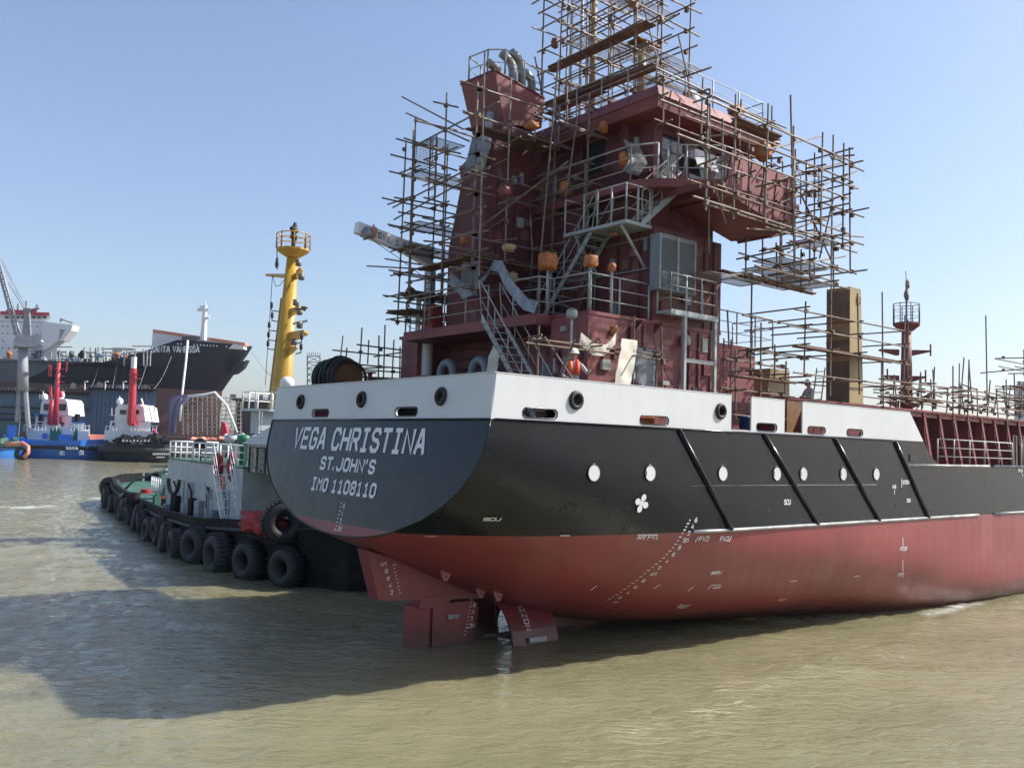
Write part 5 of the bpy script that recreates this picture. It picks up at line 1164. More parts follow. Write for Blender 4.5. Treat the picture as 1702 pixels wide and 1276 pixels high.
# ================================================================== PEOPLE
def person(name, label, loc, face, pose, vest=True, mats=None):
    """one skinned body; local frame: x right of the figure, y the way it faces, z up"""
    t = thing(name, label, 'person', loc, face)
    Vt = []; Ed = []; Rd = []
    def vtx(p, r, par=None):
        Vt.append(V(p)); Rd.append(r); i = len(Vt)-1
        if par is not None: Ed.append((par, i))
        return i
    pel = vtx((0, 0, .96), (.155, .12)); wa = vtx((0, .0, 1.12), (.15, .11), pel); ch = vtx((0, .01, 1.32), (.17, .12), wa); sh = vtx((0, 0, 1.44), (.10, .09), ch)
    nk = vtx((0, .015, 1.52), (.055, .055), sh); hd = vtx((0, .03, 1.61), (.085, .10), nk); hd2 = vtx((0, .025, 1.70), (.08, .098), hd); vtx((0, .02, 1.76), (.05, .06), hd2)
    for s_ in (-1, 1):
        hp = vtx((s_*.10, 0, .90), (.095, .10), pel); kn = vtx((s_*.11, .02, .50), (.065, .07), hp); an = vtx((s_*.115, 0, .10), (.05, .055), kn); vtx((s_*.12, .13, .05), (.045, .04), an)
        el, wr, tipd = pose[s_]
        s0 = vtx((s_*.19, 0, 1.42), (.075, .075), sh); e = vtx(el, (.052, .052), s0); w_ = vtx(wr, (.036, .036), e)
        d = V(tipd).normalized(); pm = V(wr)+d*.07; pi_ = vtx(pm, (.036, .022), w_)
        sd_ = d.cross(V((0, 0, 1))); sd_ = sd_.normalized() if sd_.length > .1 else V((1, 0, 0)); dn = d.cross(sd_).normalized()
        for k, L in enumerate((.062, .075, .07, .052)):
            b = pm+d*.03+sd_*(-.03+.02*k); m_ = b+d*L*.6+dn*.012*(k % 2); f1 = vtx(b, (.011, .011), pi_); f2 = vtx(m_, (.009, .009), f1); vtx(m_+d*L*.35-dn*.02, (.008, .008), f2)
        th = vtx(pm-d*.03-sd_*.045, (.012, .012), pi_); vtx(pm+d*.015-sd_*.06, (.01, .01), th)
    me = bpy.data.meshes.new('skeleton'); me.from_pydata([tuple(v) for v in Vt], Ed, []); ob = bpy.data.objects.new('skeleton', me); COL.objects.link(ob)
    sk = ob.modifiers.new('skin', 'SKIN'); sk.use_smooth_shade = True; ss = ob.modifiers.new('sub', 'SUBSURF'); ss.levels = 2; ss.render_levels = 2
    for i, v in enumerate(me.skin_vertices[0].data): v.radius = Rd[i]; v.use_root = (i == 0)
    dg = bpy.context.evaluated_depsgraph_get(); ev = ob.evaluated_get(dg); body = bpy.data.meshes.new_from_object(ev); bpy.data.objects.remove(ob); bpy.data.meshes.remove(me)
    body.name = 'body'; body.materials.clear()
    for m_ in (M['cover'], M['skin'], M['dark']): body.materials.append(m_)
    wr_ = [(V(pose[s_][1]), V(pose[s_][2]).normalized()) for s_ in (-1, 1)]
    for p in body.polygons:
        c = p.center; p.use_smooth = True
        if c.z > 1.50: p.material_index = 1
        elif c.z < .12: p.material_index = 2
        elif any((c-w_).length < .24 and (c-w_).dot(d) > .005 for w_, d in wr_): p.material_index = 1
    bo = bpy.data.objects.new('body', body); COL.objects.link(bo); bo.parent = t
    L = dict(world=False)
    f = MB(); f.lathe((0, .025, 1.70), [(.15, 0), (.142, .02), (.125, .07), (.09, .115), (.045, .14), (.005, .146)], 20)
    pts = [(.15*math.cos(a), .025+.15*math.sin(a)+(.055*math.sin(a) if math.sin(a) > 0 else 0), 1.70) for a in [2*math.pi*i/20 for i in range(20)]]
    f.add([V((p[0]*.9, (p[1]-.025)*.9+.025, p[2]+.012)) for p in pts]+[V(p) for p in pts], [(i, (i+1) % 20, 20+(i+1) % 20, 20+i) for i in range(20)]); f.build('helmet', M['helmet'], t, True, **L)
    f = MB()
    f.lathe((0, .128, 1.625), [(.014, -.03), (.02, 0), (.012, .02)], 8, 'y')
    for s_ in (-1, 1): f.blob((s_*.033, .115, 1.655), (.014, .01, .008), 1, 0, 8, 6); f.blob((s_*.088, .03, 1.635), (.014, .024, .034), 1, .1, 8, 6)
    f.blob((0, .112, 1.578), (.026, .012, .007), 1, 0, 8, 6); f.build('face', mat('face_skin', (.30, .15, .10), .55, var=0), t, True, **L)
    if vest:
        f = MB()
        for s_ in (-1, 1):
            f.path([(s_*.085, -.115, 1.30), (s_*.09, -.08, 1.46), (s_*.095, .02, 1.515), (s_*.095, .11, 1.46), (s_*.085, .155, 1.33), (s_*.085, .15, 1.15)], [.05, .052, .048, .055, .062, .055], 10)
        f.path([(.17*math.cos(a), .13*math.sin(a), 1.20) for a in [2*math.pi*i/18 for i in range(18)]], .022, 6, True); f.build('life_vest', M['vest'], t, True, **L)
    return t
ax_ = math.atan2((CAMP.y+5.15), (CAMP.x-3.75))-math.pi/2
person('person', 'person in grey coverall, white helmet and orange life vest standing at the stern bulwark', (3.75, -5.15, 8.1), ax_+R(8), {-1: ((-.36, .10, 1.20), (-.40, .30, 1.30), (-.1, .35, .4)), 1: ((.30, .08, 1.17), (.24, .30, 1.06), (-.4, .5, -.1))})
p2 = oY(1345, 630, -4.0)
person('person', 'person in pale coverall and helmet standing by the tan column, turned sideways', (p2.x, -4.0, p2.z-1.82), ax_+R(-70), {-1: ((-.27, .08, 1.17), (-.12, .28, 1.14), (.4, .2, 0)), 1: ((.27, .10, 1.17), (.1, .30, 1.18), (-.5, .2, 0))}, vest=False)
# ================================================================== NEAR TUG
TY = lambda y: 8.3+.10*(y-20)         # centre line
TUG = thing('tugboat', 'black hulled tug with white deckhouse and yellow mast pushing at the port quarter', 'tugboat', (11, 32, WL))
TB = [(8, .25), (9, 1.8), (11, 3.1), (14, 4.1), (17, 4.5), (20, 5.0), (26, 5.0), (30, 4.75), (36, 4.4), (42, 4.0), (50, 3.6), (54, 3.1), (56.3, 2.1), (57.2, .3)]
TZ = [(8, 4.6), (14, 3.95), (20, 3.55), (30, 3.35), (42, 3.3), (50, 3.5), (57.2, 4.0)]
ysn = [8, 8.4, 9, 10, 11, 12.5, 14, 15.5, 17, 18.5, 20, 23, 26, 28, 30, 33, 36, 39, 42, 46, 50, 52, 54, 55.3, 56.3, 56.9, 57.2]
h = MB(); rows = []
for y in ysn:
    b = itp(TB, y); zt = itp(TZ, y); rows.append([(b*.72, .3), (b*.9, 1.2), (b*.98, 2.2), (b, zt-.12), (b+.02, zt), (b-.22, zt), (b-.22, zt-.7), (0, zt-.7)])
for s_ in (-1, 1):
    vs = [(TY(y)+s_*q, y, z) for y, rw in zip(ysn, rows) for q, z in rw]
    for k, (j0, j1) in enumerate(((0, 4), (4, 6), (6, 7))):
        h.k = (0, 0, 1)[k]; fs = []
        for i in range(len(ysn)-1):
            for j in range(j0, j1): q = (i*8+j, (i+1)*8+j, (i+1)*8+j+1, i*8+j+1); fs.append(q if s_ > 0 else q[::-1])
        h.add(vs, fs)
h.build('hull', [M['tughull'], M['tuggreen']], TUG, fix=True)
f = MB()
for k in range(30):
    y = 15+k*1.35; b = itp(TB, y)-.2; z = itp(TZ, y); x = TY(y)-b
    f.prism([(x+.02, y, z-.05), (x+.02, y, z-.68), (x+.35, y, z-.68)], (0, .04, 0))
f.build('bulwark_stay', M['tuggreen'], TUG)
f = MB()
for s_ in (-1, 1): f.path([(TY(y)+s_*(itp(TB, y)+.04), y, itp(TZ, y)-.45) for y in ysn], .10, 6)
f.build('rubbing_band', M['rubber'], TUG, True)
# deckhouse
dz = 2.75; nx = 5.1
def ylin(px, py, x0, y00): # where the pixel's ray meets the tug-parallel wall x = x0 + .1 (y - y00)
    d = ray(px, py); t = (x0-.1*y00-CAMP.x+.1*CAMP.y)/(d.x-.1*d.y); return CAMP+d*t
NX0 = nx
def yat(px, x): return ylin(px, 820, NX0, 21).y
y0 = yat(402, nx); y1 = yat(277, nx); zt = ylin(400, 778, nx, 21).z; nx = nx+.1*(y0-21)
def tbox(x0, ya, x1, yb, z0, z1, nm, mt, par=None): # box sheared along the tug's centre line
    o = lambda x, y: (x+.1*(y-ya), y)
    f = MB(); f.hexa([(*o(x0, ya), z0), (*o(x1, ya), z0), (*o(x1, yb), z0), (*o(x0, yb), z0)], [(*o(x0, ya), z1), (*o(x1, ya), z1), (*o(x1, yb), z1), (*o(x0, yb), z1)]); return f.build(nm, mt, par or TUG, fix=True)
DH = tbox(nx, y0, 11.8, y1, dz, zt, 'deckhouse', M['tugwhite'])
tbox(nx-.08, y0-.1, 11.9, y1+.1, zt, zt+.06, 'boat_deck', M['tuggreen'])
L_ = lambda y: nx+.1*(y-y0)
railing('tug_railing', [(L_(y0)+1.5, y0, zt+.06), (L_(y0)+.05, y0, zt+.06), (L_(y1)+.05, y1, zt+.06), (L_(y1)+3, y1, zt+.06)], TUG, M['bwhite'], 1.0, 3, 1.4, .035)
railing('tug_railing', [(L_(y1)-.2, y1+.3, dz+1.0), (L_(y1)+.3, y1+4, dz+1.0)], TUG, M['bwhite'], .9, 3, .7, .035)
d0 = oX(332, 850, nx+.2)
f = MB(); q = d0.y; f.box((L_(q)-.03, q-.35, dz+.15), (L_(q)+.02, q+.35, dz+2.0)); f.build('dark_doorway', M['dark'], DH)
for px in (378, 318, 303):
    q = yat(px, nx+.3); f = MB(); f.box((L_(q)-.05, q-.38, dz+.25), (L_(q)-.01, q+.38, dz+2.05)); f.path([(L_(q)-.08, q-.38, dz+.3), (L_(q)-.08, q+.38, dz+.3), (L_(q)-.08, q+.38, dz+2.05), (L_(q)-.08, q-.38, dz+2.05)], .04, 6, True); f.build('door', M['tugwhite'], DH)
for px in (362, 352): q = yat(px, nx+.2); f = MB(); f.box((L_(q)-.03, q-.2, dz+1.4), (L_(q)+.01, q+.2, dz+1.9)); f.build('window', M['tan'] if px == 362 else M['vent'], DH)
q = yat(345, nx); f = MB(); f.path([(L_(q)-.08, q, dz+.3), (L_(q)-.08, q, dz+1.9), (L_(q)-.08, q+.5, dz+2.1)], .05, 6); f.path([(L_(q)-.1, q-1.2, dz+.3), (L_(q)-.1, q-1.2, dz+1.5), (L_(q)-.1, q-1.5, dz+1.6)], .06, 6); f.build('wall_pipe', M['tugwhite'], DH)
# hose loop hanging on the house front
q = oX(296, 805, nx+.5); f = MB(); f.path([V((q.x-.25, q.y+.9*math.cos(a), q.z+.75*math.sin(a)*1.1+.3)) for a in [R(180+t) for t in range(0, 181, 20)]], .11, 8); base_thing('hose_loop', f, M['rope'], 'thick dark hose hanging in a loop on the front of the tug deckhouse', 'hose', smooth=True)
# white stair
st0 = oX(408, 760, nx-.2); stairway(TUG, (L_(y0)-.1, y0+1.3, zt), (L_(y0)-.1, y0-.6, dz-.1), (-1, .1, 0), .8, 9, M['bwhite'], M['bwhite'])
# winch, capstans and vents on the aft deck
f = MB(); c = V((TY(44), 44, dz)); f.lathe((c.x-1, c.y, dz+.7), [(.6, 0), (.6, .05), (.35, .06), (.35, 1.8), (.6, 1.82), (.6, 1.9)], 16, 'x'); f.box((c.x-1.4, c.y-.6, dz-.1), (c.x+1.2, c.y+.6, dz+.25)); f.box((c.x-1.5, c.y-.3, dz), (c.x-1.1, c.y+.3, dz+1.7)); f.build('towing_winch', M['tuggreen'], TUG)
f = MB(); c = V((TY(47), 47, dz)); f.path([V((c.x-3.1, c.y+1.5, dz+.1)), V((c.x-2.6, c.y+.8, dz+1.0)), V((c.x-1.2, c.y, dz+1.75)), V((c.x+.5, c.y-.6, dz+1.9)), V((c.x+2.2, c.y-1, dz+1.75)), V((c.x+3.2, c.y-1, dz+.1))], .09, 8); f.build('towing_arch', M['tuggreen'], TUG, True)
for (dx, y, sc) in ((-2.6, 35.5, .5), (-2.9, 38, .4), (-.4, 40, .6), (1.5, 39, .5)):
    f = MB(); x = TY(y)+dx; f.box((x-sc/2, y-sc/2, dz-.1), (x+sc/2, y+sc/2, dz+sc*1.6)); f.lathe((x, y, dz+sc*1.6), [(sc*.3, 0), (sc*.34, .1), (.02, .16)], 10); f.build('deck_vent', M['tuggreen'], TUG)
for dy in (0, 1.1): f = MB(); x = TY(y0-1.5+dy)-3.3; f.lathe((x, y0-2+dy, dz-.1), [(.22, 0), (.22, .7), (.3, .72), (.3, .8)], 12); f.build('bollard', M['tughull'], TUG, True)
f = MB(); x = TY(31)-4.0; f.lathe((x, 36.5, dz), [(.3, 0), (.3, .9)], 12); f.lathe((x, 37.4, dz), [(.3, 0), (.3, .9)], 12); f.build('bollard', M['tughull'], TUG, True)
# wheelhouse: near wall set back from the deckhouse
wx = 5.6
pa_, pb_ = ylin(470, 760, wx, 24), ylin(414, 760, wx, 24); ya, yb = pa_.y, pb_.y; zt2 = ylin(430, 742, wx, 24).z; zw0 = zt+.06; wx = wx+.1*(ya-2.5-24)
WHT = tbox(wx, ya-2.5, 11.2, yb, zw0, zt2+.1, 'wheelhouse', M['tugwhite'])
o = lambda x, y: x+.1*(y-(ya-2.5))
f = MB(); zr = zt2+.1
f.hexa([(o(wx-.25, ya-2.7), ya-2.7, zr), (o(11.4, ya-2.7), ya-2.7, zr), (o(11.4, yb+.5), yb+.5, zr), (o(wx-.25, yb+.5), yb+.5, zr)], [(o(wx+.9, ya-2), ya-2, zr+.95), (o(10.4, ya-2), ya-2, zr+.95), (o(10.4, yb-.8), yb-.8, zr+.95), (o(wx+.9, yb-.8), yb-.8, zr+.95)]); f.build('wheelhouse_roof', mat('tug_grey_roof', (.30, .33, .33), .6, var=.15, streak=.3), TUG, fix=True)
for k in range(5):
    y = yb-.7-k*1.15; f = MB(); f.box((o(wx, y)-.03, y-.42, zt2-1.2), (o(wx, y)+.02, y+.42, zt2-.05)); f.path([(o(wx, y)-.04, y-.42, zt2-1.2), (o(wx, y)-.04, y+.42, zt2-1.2), (o(wx, y)-.04, y+.42, zt2-.05), (o(wx, y)-.04, y-.42, zt2-.05)], .04, 6, True); f.build('window', M['glass'], WHT)
f = MB()
for s_ in (0, .45): f.tube((o(wx, yb-1.7)-.12, yb-1.7-s_, zw0), (o(wx, yb-1.7)-.12, yb-1.7-s_, zt2-1.2), .03, 6)
for k in range(9): f.tube((o(wx, yb-1.7)-.12, yb-1.7, zw0+.2+.3*k), (o(wx, yb-1.7)-.12, yb-2.15, zw0+.2+.3*k), .02, 5)
f.build('wall_ladder', M['vent'], WHT)
MB().box((o(wx, yb)-.05, ya-2, zw0), (o(wx, yb)+.0, yb-.02, zw0+.35)).build('green_skirt', M['green'], WHT)
f = MB(); p = oX(438, 690, 8.0); f.box((p.x-.5, p.y-.5, zr+.5), (p.x+.5, p.y+.5, p.z+.2)); f.box((p.x-.9, p.y-.9, p.z+.2), (p.x+.9, p.y+.9, p.z+.32)); 
f.build('upper_platform', M['tugwhite'], TUG); railing('upper_railing', [(p.x+.85, p.y-.85, p.z+.32), (p.x-.85, p.y-.85, p.z+.32), (p.x-.85, p.y+.85, p.z+.32), (p.x+.85, p.y+.85, p.z+.32)], TUG, M['bwhite'], .9, 2, .8, .035)
# yellow mast
XM = 9.6; b0 = oX(462, 720, XM); t0 = oX(487, 418, XM)
f = MB(); bw = 20*((b0-CAMP).dot(cf))/FPX; tw = 9*((t0-CAMP).dot(cf))/FPX
sec_ = lambda c, w_: [c+E_*(w_*math.cos(a))+G_*(w_*.8*math.sin(a)) for a in [2*math.pi*i/14 for i in range(14)]]
f.add(sec_(b0, bw)+sec_(t0, tw), [(i, (i+1) % 14, 14+(i+1) % 14, 14+i) for i in range(14)]+[tuple(range(14, 28))]); YM = f.build('mast', M['yellow'], TUG, True)
b1 = oX(452, 720, XM-.1); t1 = oX(472, 495, XM-.1)
f = MB(); f.prism([b1-E_*.45, b1+E_*.4, t1+E_*.25, t1-E_*.2], G_*.6); f.build('mast_casing', mat('mast_dark_yellow', (.38, .23, .04), .5, streak=.5, scol=(.14, .08, .03)), YM, fix=True)
c = t0+V((0, 0, -.1)); f = MB(); f.lathe(c, [(.35, -.25), (.95, .12), (.95, .22), (.02, .24)], 8); f.build('mast_platform', M['yellow'], YM)
c = c+V((0, 0, .22)); railing('mast_railing', [c+V((.92*math.cos(a), .92*math.sin(a), 0)) for a in [R(45*k+22) for k in range(8)]], YM, M['yellow'], .85, 3, 1, .03, True)
f = MB(); f.tube(c, c+V((0, 0, 1.0)), .12, 8); f.blob(c+V((0, 0, 1.1)), (.25, .2, .22), 2, .3); f.blob(c+V((.1, .1, 1.4)), (.12, .12, .2), 4, .3); f.blob(c+V((0, 0, .7)), (.2, .2, .2), 7, .3); f.build('mast_light', M['rope'], YM, True)
def bracket(px, py, px2, py2, h, mt=M['yellow'], nm='mast_bracket', dep=.5):
    a = oX(px, py, XM); b = oX(px2, py2, XM); k = (a-CAMP).dot(cf)/FPX; q = MB(); q.prism([a, b, b+V((0, 0, -.1)), a+V((0, 0, -h*k))], G_*dep); q.build(nm, mt, YM, fix=True)
bracket(482, 455, 441, 455, 7, dep=.3); bracket(492, 449, 500, 444, 12); bracket(484, 512, 497, 508, 12); bracket(478, 552, 505, 548, 14, dep=1.2); bracket(478, 578, 492, 574, 14); bracket(486, 536, 512, 531, 4, M['tugwhite'], 'radar_scanner', .15)
for px, py in ((496, 437), (501, 460), (492, 503), (498, 518), (498, 540), (489, 568)):
    p = oX(px, py, XM-.2); q = MB(); q.lathe(p, [(.05, -.2), (.17, -.16), (.17, .16), (.05, .2)], 10); q.build('navigation_light', M['pole2'], YM, True)
p = oX(506, 514, XM-.3); q = MB(); q.tube(p-E_*.5, p+E_*.05, .06, 8); q.lathe(p, [(.03, -.1), (.2, .1), (.2, .14)], 10); q.build('floodlight', M['pole2'], YM, True)
for px, py, s_ in ((451, 516, -1), (452, 533, -1), (447, 549, -1), (446, 565, -1), (445, 580, -1), (501, 569, 1), (500, 586, 1)):
    a = oX(px, py, XM); b = oX(465 if s_ < 0 else 492, py+2, XM); q = MB(); q.path([a+V((0, 0, .25)), a, b], .035, 5); q.lathe(a+V((0, 0, .15)), [(.05, 0), (.09, .05), (.09, .3), (.03, .36)], 8); q.build('lamp_arm', M['rope'], YM, True)
q = MB(); a = oX(453, 457, XM); q.tube(a, oX(441, 640, XM+1), .02, 5); q.path([a, a+V((.1, -.3, -.7)), a+V((.1, -.9, -.7)), oX(474, 463, XM)], .02, 5); q.build('halyard', M['rope'], YM)
q = MB(); q.tube(oX(461, 448, XM), oX(460, 402, XM), .035, 5); q.lathe(oX(460, 445, XM), [(.08, 0), (.12, .2), (.06, .6)], 8); q.build('whip_aerial', M['rope'], YM)
p = oX(477, 640, XM-1); q = MB(); q.lathe(p, [(.36, -.3), (.36, .02), (.38, .05), (.36, .25), (.22, .42), (.02, .47)], 16); base_thing('radar_dome', q, M['bwhite'], 'white dome on a grey drum in front of the yellow mast foot', 'dome', smooth=True); q = MB(); q.tube(p-V((0, 0, .3)), V((p.x, p.y, zr+.5)), .08, 8); q.build('dome_post', M['vent'], TUG)
# searchlight and red jackets on the rail, yellow fairlead, red cloth
p = oX(334, 738, nx+1.5); q = MB(); q.lathe((p.x, p.y, p.z), [(.05, -.3), (.32, -.1), (.36, .25), (.30, .27)], 14, 'y'); q.tube(p, (p.x, p.y, zt), .06, 8); q.build('searchlight', M['rope'], TUG, True)
for px, lab in ((363, 'dark red jacket hung on the tug rail, left of two'), (385, 'dark red jacket hung on the tug rail, right of two')):
    p = oX(px, 775, nx+.2); q = MB(); q.blob(p, (.22, .3, .62), px, .35, 14, 10, 2.5); base_thing('hanging_jacket', q, M['redcloth'], lab, 'jacket', 'jackets on the tug rail', True)
p = oX(442, 819, 8.0); q = MB(); q.lathe((p.x, p.y, p.z), [(.28, -.6), (.28, .25), (.42, .3), (.42, .4), (.3, .42)], 16, 'y'); q.build('yellow_nozzle', mat('dull_yellow', (.45, .33, .08), .5), TUG, True)
q = MB(); p = oX(448, 838, 7.6); q.blob(p, (.5, .5, .8), 4, .3); q.build('green_winch', M['green'], TUG, True)
q = MB(); c = oX(437, 868, 3.75); q.blob(c, (.6, 1.5, .42), 12, .34, 30, 20, 2.4, .75); base_thing('red_cloth', q, M['redcloth'], 'dark red fender cloth draped over the tug bow', 'cloth', smooth=True)
# clutter about the tug: pipes, boxes, lockers, coils, a life ring
rr = random.Random(21)
for k, px in enumerate((288, 300, 312, 326, 340, 356, 370, 386, 396)):
    q_ = yat(px, NX0); f = MB(); x = L_(q_); hh = rr.uniform(.4, 1.3); w2 = rr.uniform(.15, .4)
    f.box((x-.28-rr.random()*.3, q_-w2, dz), (x-.05, q_+w2, dz+hh))
    if k % 2: f.path([(x-.1, q_+.5, dz), (x-.1, q_+.5, dz+1.6), (x-.1, q_+.9, dz+1.9), (x-.02, q_+1.3, dz+1.9)], .05, 6)
    f.build('deck_locker', rr.choice([M['vent'], M['tughull'], M['tugwhite'], M['rail']]), TUG)
for k in range(5):
    y = 39+k*2.6; x = TY(y)+rr.uniform(-2.6, 1.5); f = MB()
    for j in range(4): f.torus((x+rr.uniform(-.05, .05), y, dz-.05+.11*j), (0, 0, 1), .45-.04*j, .065, 18, 6)
    f.build('rope_coil', rr.choice([M['rope'], M['tarp'], M['redcloth']]), TUG, True)
for k in range(9):
    y = 31+k*2.7; x = TY(y)+rr.uniform(-3.2, 2.6); s2 = rr.uniform(.2, .5); f = MB(); f.box((x-s2, y-s2, dz-.1), (x+s2, y+s2, dz+rr.uniform(.4, 1.5))); f.tube((x, y, dz), (x, y, dz+rr.uniform(1, 2.2)), .07, 6); f.build('deck_fitting', rr.choice([M['tuggreen'], M['tugwhite'], M['vent'], M['rail']]), TUG)
for k, yy in enumerate((y0+1.0, y0+3.0, y0+5.2)):
    f = MB(); x = L_(yy)+.9; f.lathe((x, yy, zt+.06), [(.18, 0), (.18, 1.1), (.35, 1.15), (.35, 1.45), (.05, 1.55)], 12); f.build('mushroom_vent', M['tugwhite'] if k != 1 else M['green'], TUG, True)
f = MB(); f.torus((L_(y0+3)-.04, y0+3.2, zt-.9), (1, 0, 0), .32, .09, 18, 8); f.build('life_ring', M['salmon'], TUG, True)
f = MB(); x = L_(y0+4)+1.2; f.path([(x, y0+3.6, zt+.3), (x, y0+4.4, zt+1.2), (x, y0+5.6, zt+1.3), (x, y0+6.2, zt+.3)], .12, 8); f.build('vent_hose', M['rope'], TUG, True)
for k in range(3): f = MB(); f.tube((L_(y0)+1.5+k, y0+2+2*k, zt), (L_(y0)+1.5+k, y0+2+2*k, zt+2.8), .035, 5); f.build('whip_aerial', M['rail'], TUG)
# white registration dabs on the bow plating
q = MB(); p = oX(372, 872, 4.0)
# tyres
big = MB()
def tyre_mesh(R0, r):
    m = MB(); m.torus((0, 0, 0), (1, 0, 0), R0, r, 30, 12, 1.25)
    for k in range(30): a = 2*math.pi*k/30; m.box((-r*.95, -.035, -.05), (r*.95, .035, .012)); vs = m.v[-8:]; q = Matrix.Rotation(a, 3, 'X'); m.v[-8:] = [q @ (v+V((0, 0, R0+r*.96))) for v in vs]
    return m.build('tyre_fender', M['rubber'], None, True)
proto = tyre_mesh(.50, .29)
ords = ['nearest', 'second', 'third', 'fourth', 'fifth', 'sixth', 'seventh', 'eighth', 'ninth', 'tenth', 'eleventh', 'twelfth', 'thirteenth', 'fourteenth', 'fifteenth', 'sixteenth']
spots = [16.4, 19.0, 21.3, 23.6, 25.9, 28.4, 31.0, 33.8, 36.8, 40.0, 43.4, 47.0, 50.5, 53.4]
for i, y in enumerate(spots):
    o = proto if i == 0 else proto.copy()
    if i: COL.objects.link(o)
    b = itp(TB, y); db = (itp(TB, y+.4)-itp(TB, y-.4))/.8
    o.location = (TY(y)-b-.34, y+.25*math.sin(i*4.3), 2.25+.17*math.sin(i*2.1)); o.rotation_euler = (R(37*i), R(7*math.sin(i*2.9)), math.atan(db-.1)*1.0+R(8*math.sin(i*1.7))); sc = (1.25, 1.15, 1.08, 1.05, 1.0)[min(i, 4)]; o.scale = (sc, sc, sc)
    lab = ('big black tyre fender at the tug bow shoulder, nearest the cargo ship' if i == 0 else f'black tyre fender along the tug side, {ords[i]} counted from the bow end')
    tag(o, lab, 'tyre fender', 'tyre fenders along the tug side')
for k, y in enumerate((13.7, 11.3)):
    o = proto.copy(); COL.objects.link(o); b = itp(TB, y); db = (itp(TB, y+.4)-itp(TB, y-.4))/.8; o.location = (TY(y)-b-.25, y, 2.3); o.scale = (1.1,)*3; o.rotation_euler = (R(50*k), 0, math.atan(db-.1)); tag(o, ('black tyre fender on the curve of the tug bow, just ahead of the biggest tyre', 'black tyre fender at the very front of the tug bow under the ship stern')[k], 'tyre fender', 'tyre fenders along the tug side')
for k, (px, py) in enumerate(((182, 812), (172, 828))):
    o = proto.copy(); COL.objects.link(o); p = oZ(px, py, 3.0); o.location = (TY(55.6)-3.0+.4*k, 55.2+k*.9, 2.9-.5*k); o.scale = (1.1,)*3; o.rotation_euler = (0, 0, R(50+20*k)); tag(o, ('upper' if k == 0 else 'lower')+' black tyre fender on the rounded far corner of the tug stern', 'tyre fender', 'tyre fenders along the tug side')
o = proto.copy(); COL.objects.link(o); p = oX(472, 868, 3.9); o.location = p; o.scale = (1.15,)*3; o.rotation_euler = (0, 0, R(70)); tag(o, 'black tyre fender wedged between the tug bow and the ship stern', 'tyre fender', 'tyre fenders along the tug side')
# ================================================================== FAR SHORE, DOCK AND THE SHIPS BEHIND
def bx(f, px0, px1, pt, pb, D, dep):
    p = AT(px0, pb, D); q = AT(px1, pb, D); z1 = AT((px0+px1)/2, pt, D).z; z0 = (p.z+q.z)/2
    g2 = (q if px0+px1 < 1702 else p)-CAMP; g2.z = 0; g2 = g2.normalized()*dep; p.z = q.z = z0; f.prism([p, q, q+g2, p+g2], (0, 0, z1-z0)); return f
def sizeat(D): return D/FPX
def bt(f, a, b, D, r, n=6, D2=None, r2=None): f.tube(AT(a[0], a[1], D), AT(b[0], b[1], D2 or D), r, n, r2); return f
# low quay land
f = MB(); c = CAMP+G_*420
f.prism([V((c.x, c.y, WL-2))+E_*-900, V((c.x, c.y, WL-2))+E_*2500, V((c.x, c.y, WL-2))+E_*2500+G_*900, V((c.x, c.y, WL-2))-E_*900+G_*900], (0, 0, 3.2)); o = f.build('far_quay', M['concrete']); struct(o)
# big ship in the floating dock
Dc = 255.; XC_ = lambda px, py, D: (AT(px, py, D)-CAMP).dot(E_)
stem = [(575, 418), (590, 409), (605, 399), (622, 388), (638, 377), (650, 369), (690, 366), (740, 366)]
zl = [AT(px, py, Dc).z for py, px in stem]; xs_ = [XC_(px, py, Dc) for py, px in stem]
zdk = AT(150, 602, Dc-14).z; xa_, xb_ = XC_(210, 600, Dc-14), XC_(262, 575, Dc-14)
VAN = thing('cargo_ship', 'huge dark blue hulled ship in dry dock with its white bridge at the left', 'ship', tuple(CAMP+G_*Dc+E_*-80-V((0, 0, CAMP.z-WL))))
def wp(X, D, z): p = CAMP+E_*X+G_*D; return V((p.x, p.y, z))
hv = MB(); ts = [0, .01, .03, .07, .13, .22, .34, .5, .7, 1.0, 1.6, 2.4, 3.6]; n_l = len(zl)
for s_ in (-1, 1):
    vs = []
    for t in ts:
        for k, (z, x) in enumerate(zip(zl, xs_)):
            L = 52+4*k; X = x-L*t; tt = min(1, t); hb = 16.5*(1-(1-tt)**2.1)**(.62+.07*k)
            if k == 0:
                u = max(0, min(1, (X-xa_)/(xb_-xa_))); u = u*u*(3-2*u); z = zdk+(zl[0]-zdk)*u
            else: z = min(z, zdk-.3*k) if X < xb_ else z
            vs.append(wp(X, Dc+s_*hb, z))
    for i in range(len(ts)-1):
        for k in range(n_l-1):
            hv.k = 2 if k >= 5 else (1 if ts[i] >= .7 else 0)
            q = (i*n_l+k, (i+1)*n_l+k, (i+1)*n_l+k+1, i*n_l+k+1); hv.add([vs[a] for a in q], [(0, 1, 2, 3)])
VH = hv.build('hull', [M['bgblack'], M['bggrey'], M['bgred']], VAN, False, fix=True)
for m_ in VH.data.polygons: m_.use_smooth = False
vb = BVHTree.FromPolygons([tuple(q) for q in hv.v], hv.f)
f = MB(); word = 'SANTA VANESSA'; p0, p1 = 251, 331
adv = text_w(word, 1, .35); x = 0; kk = sizeat(240)
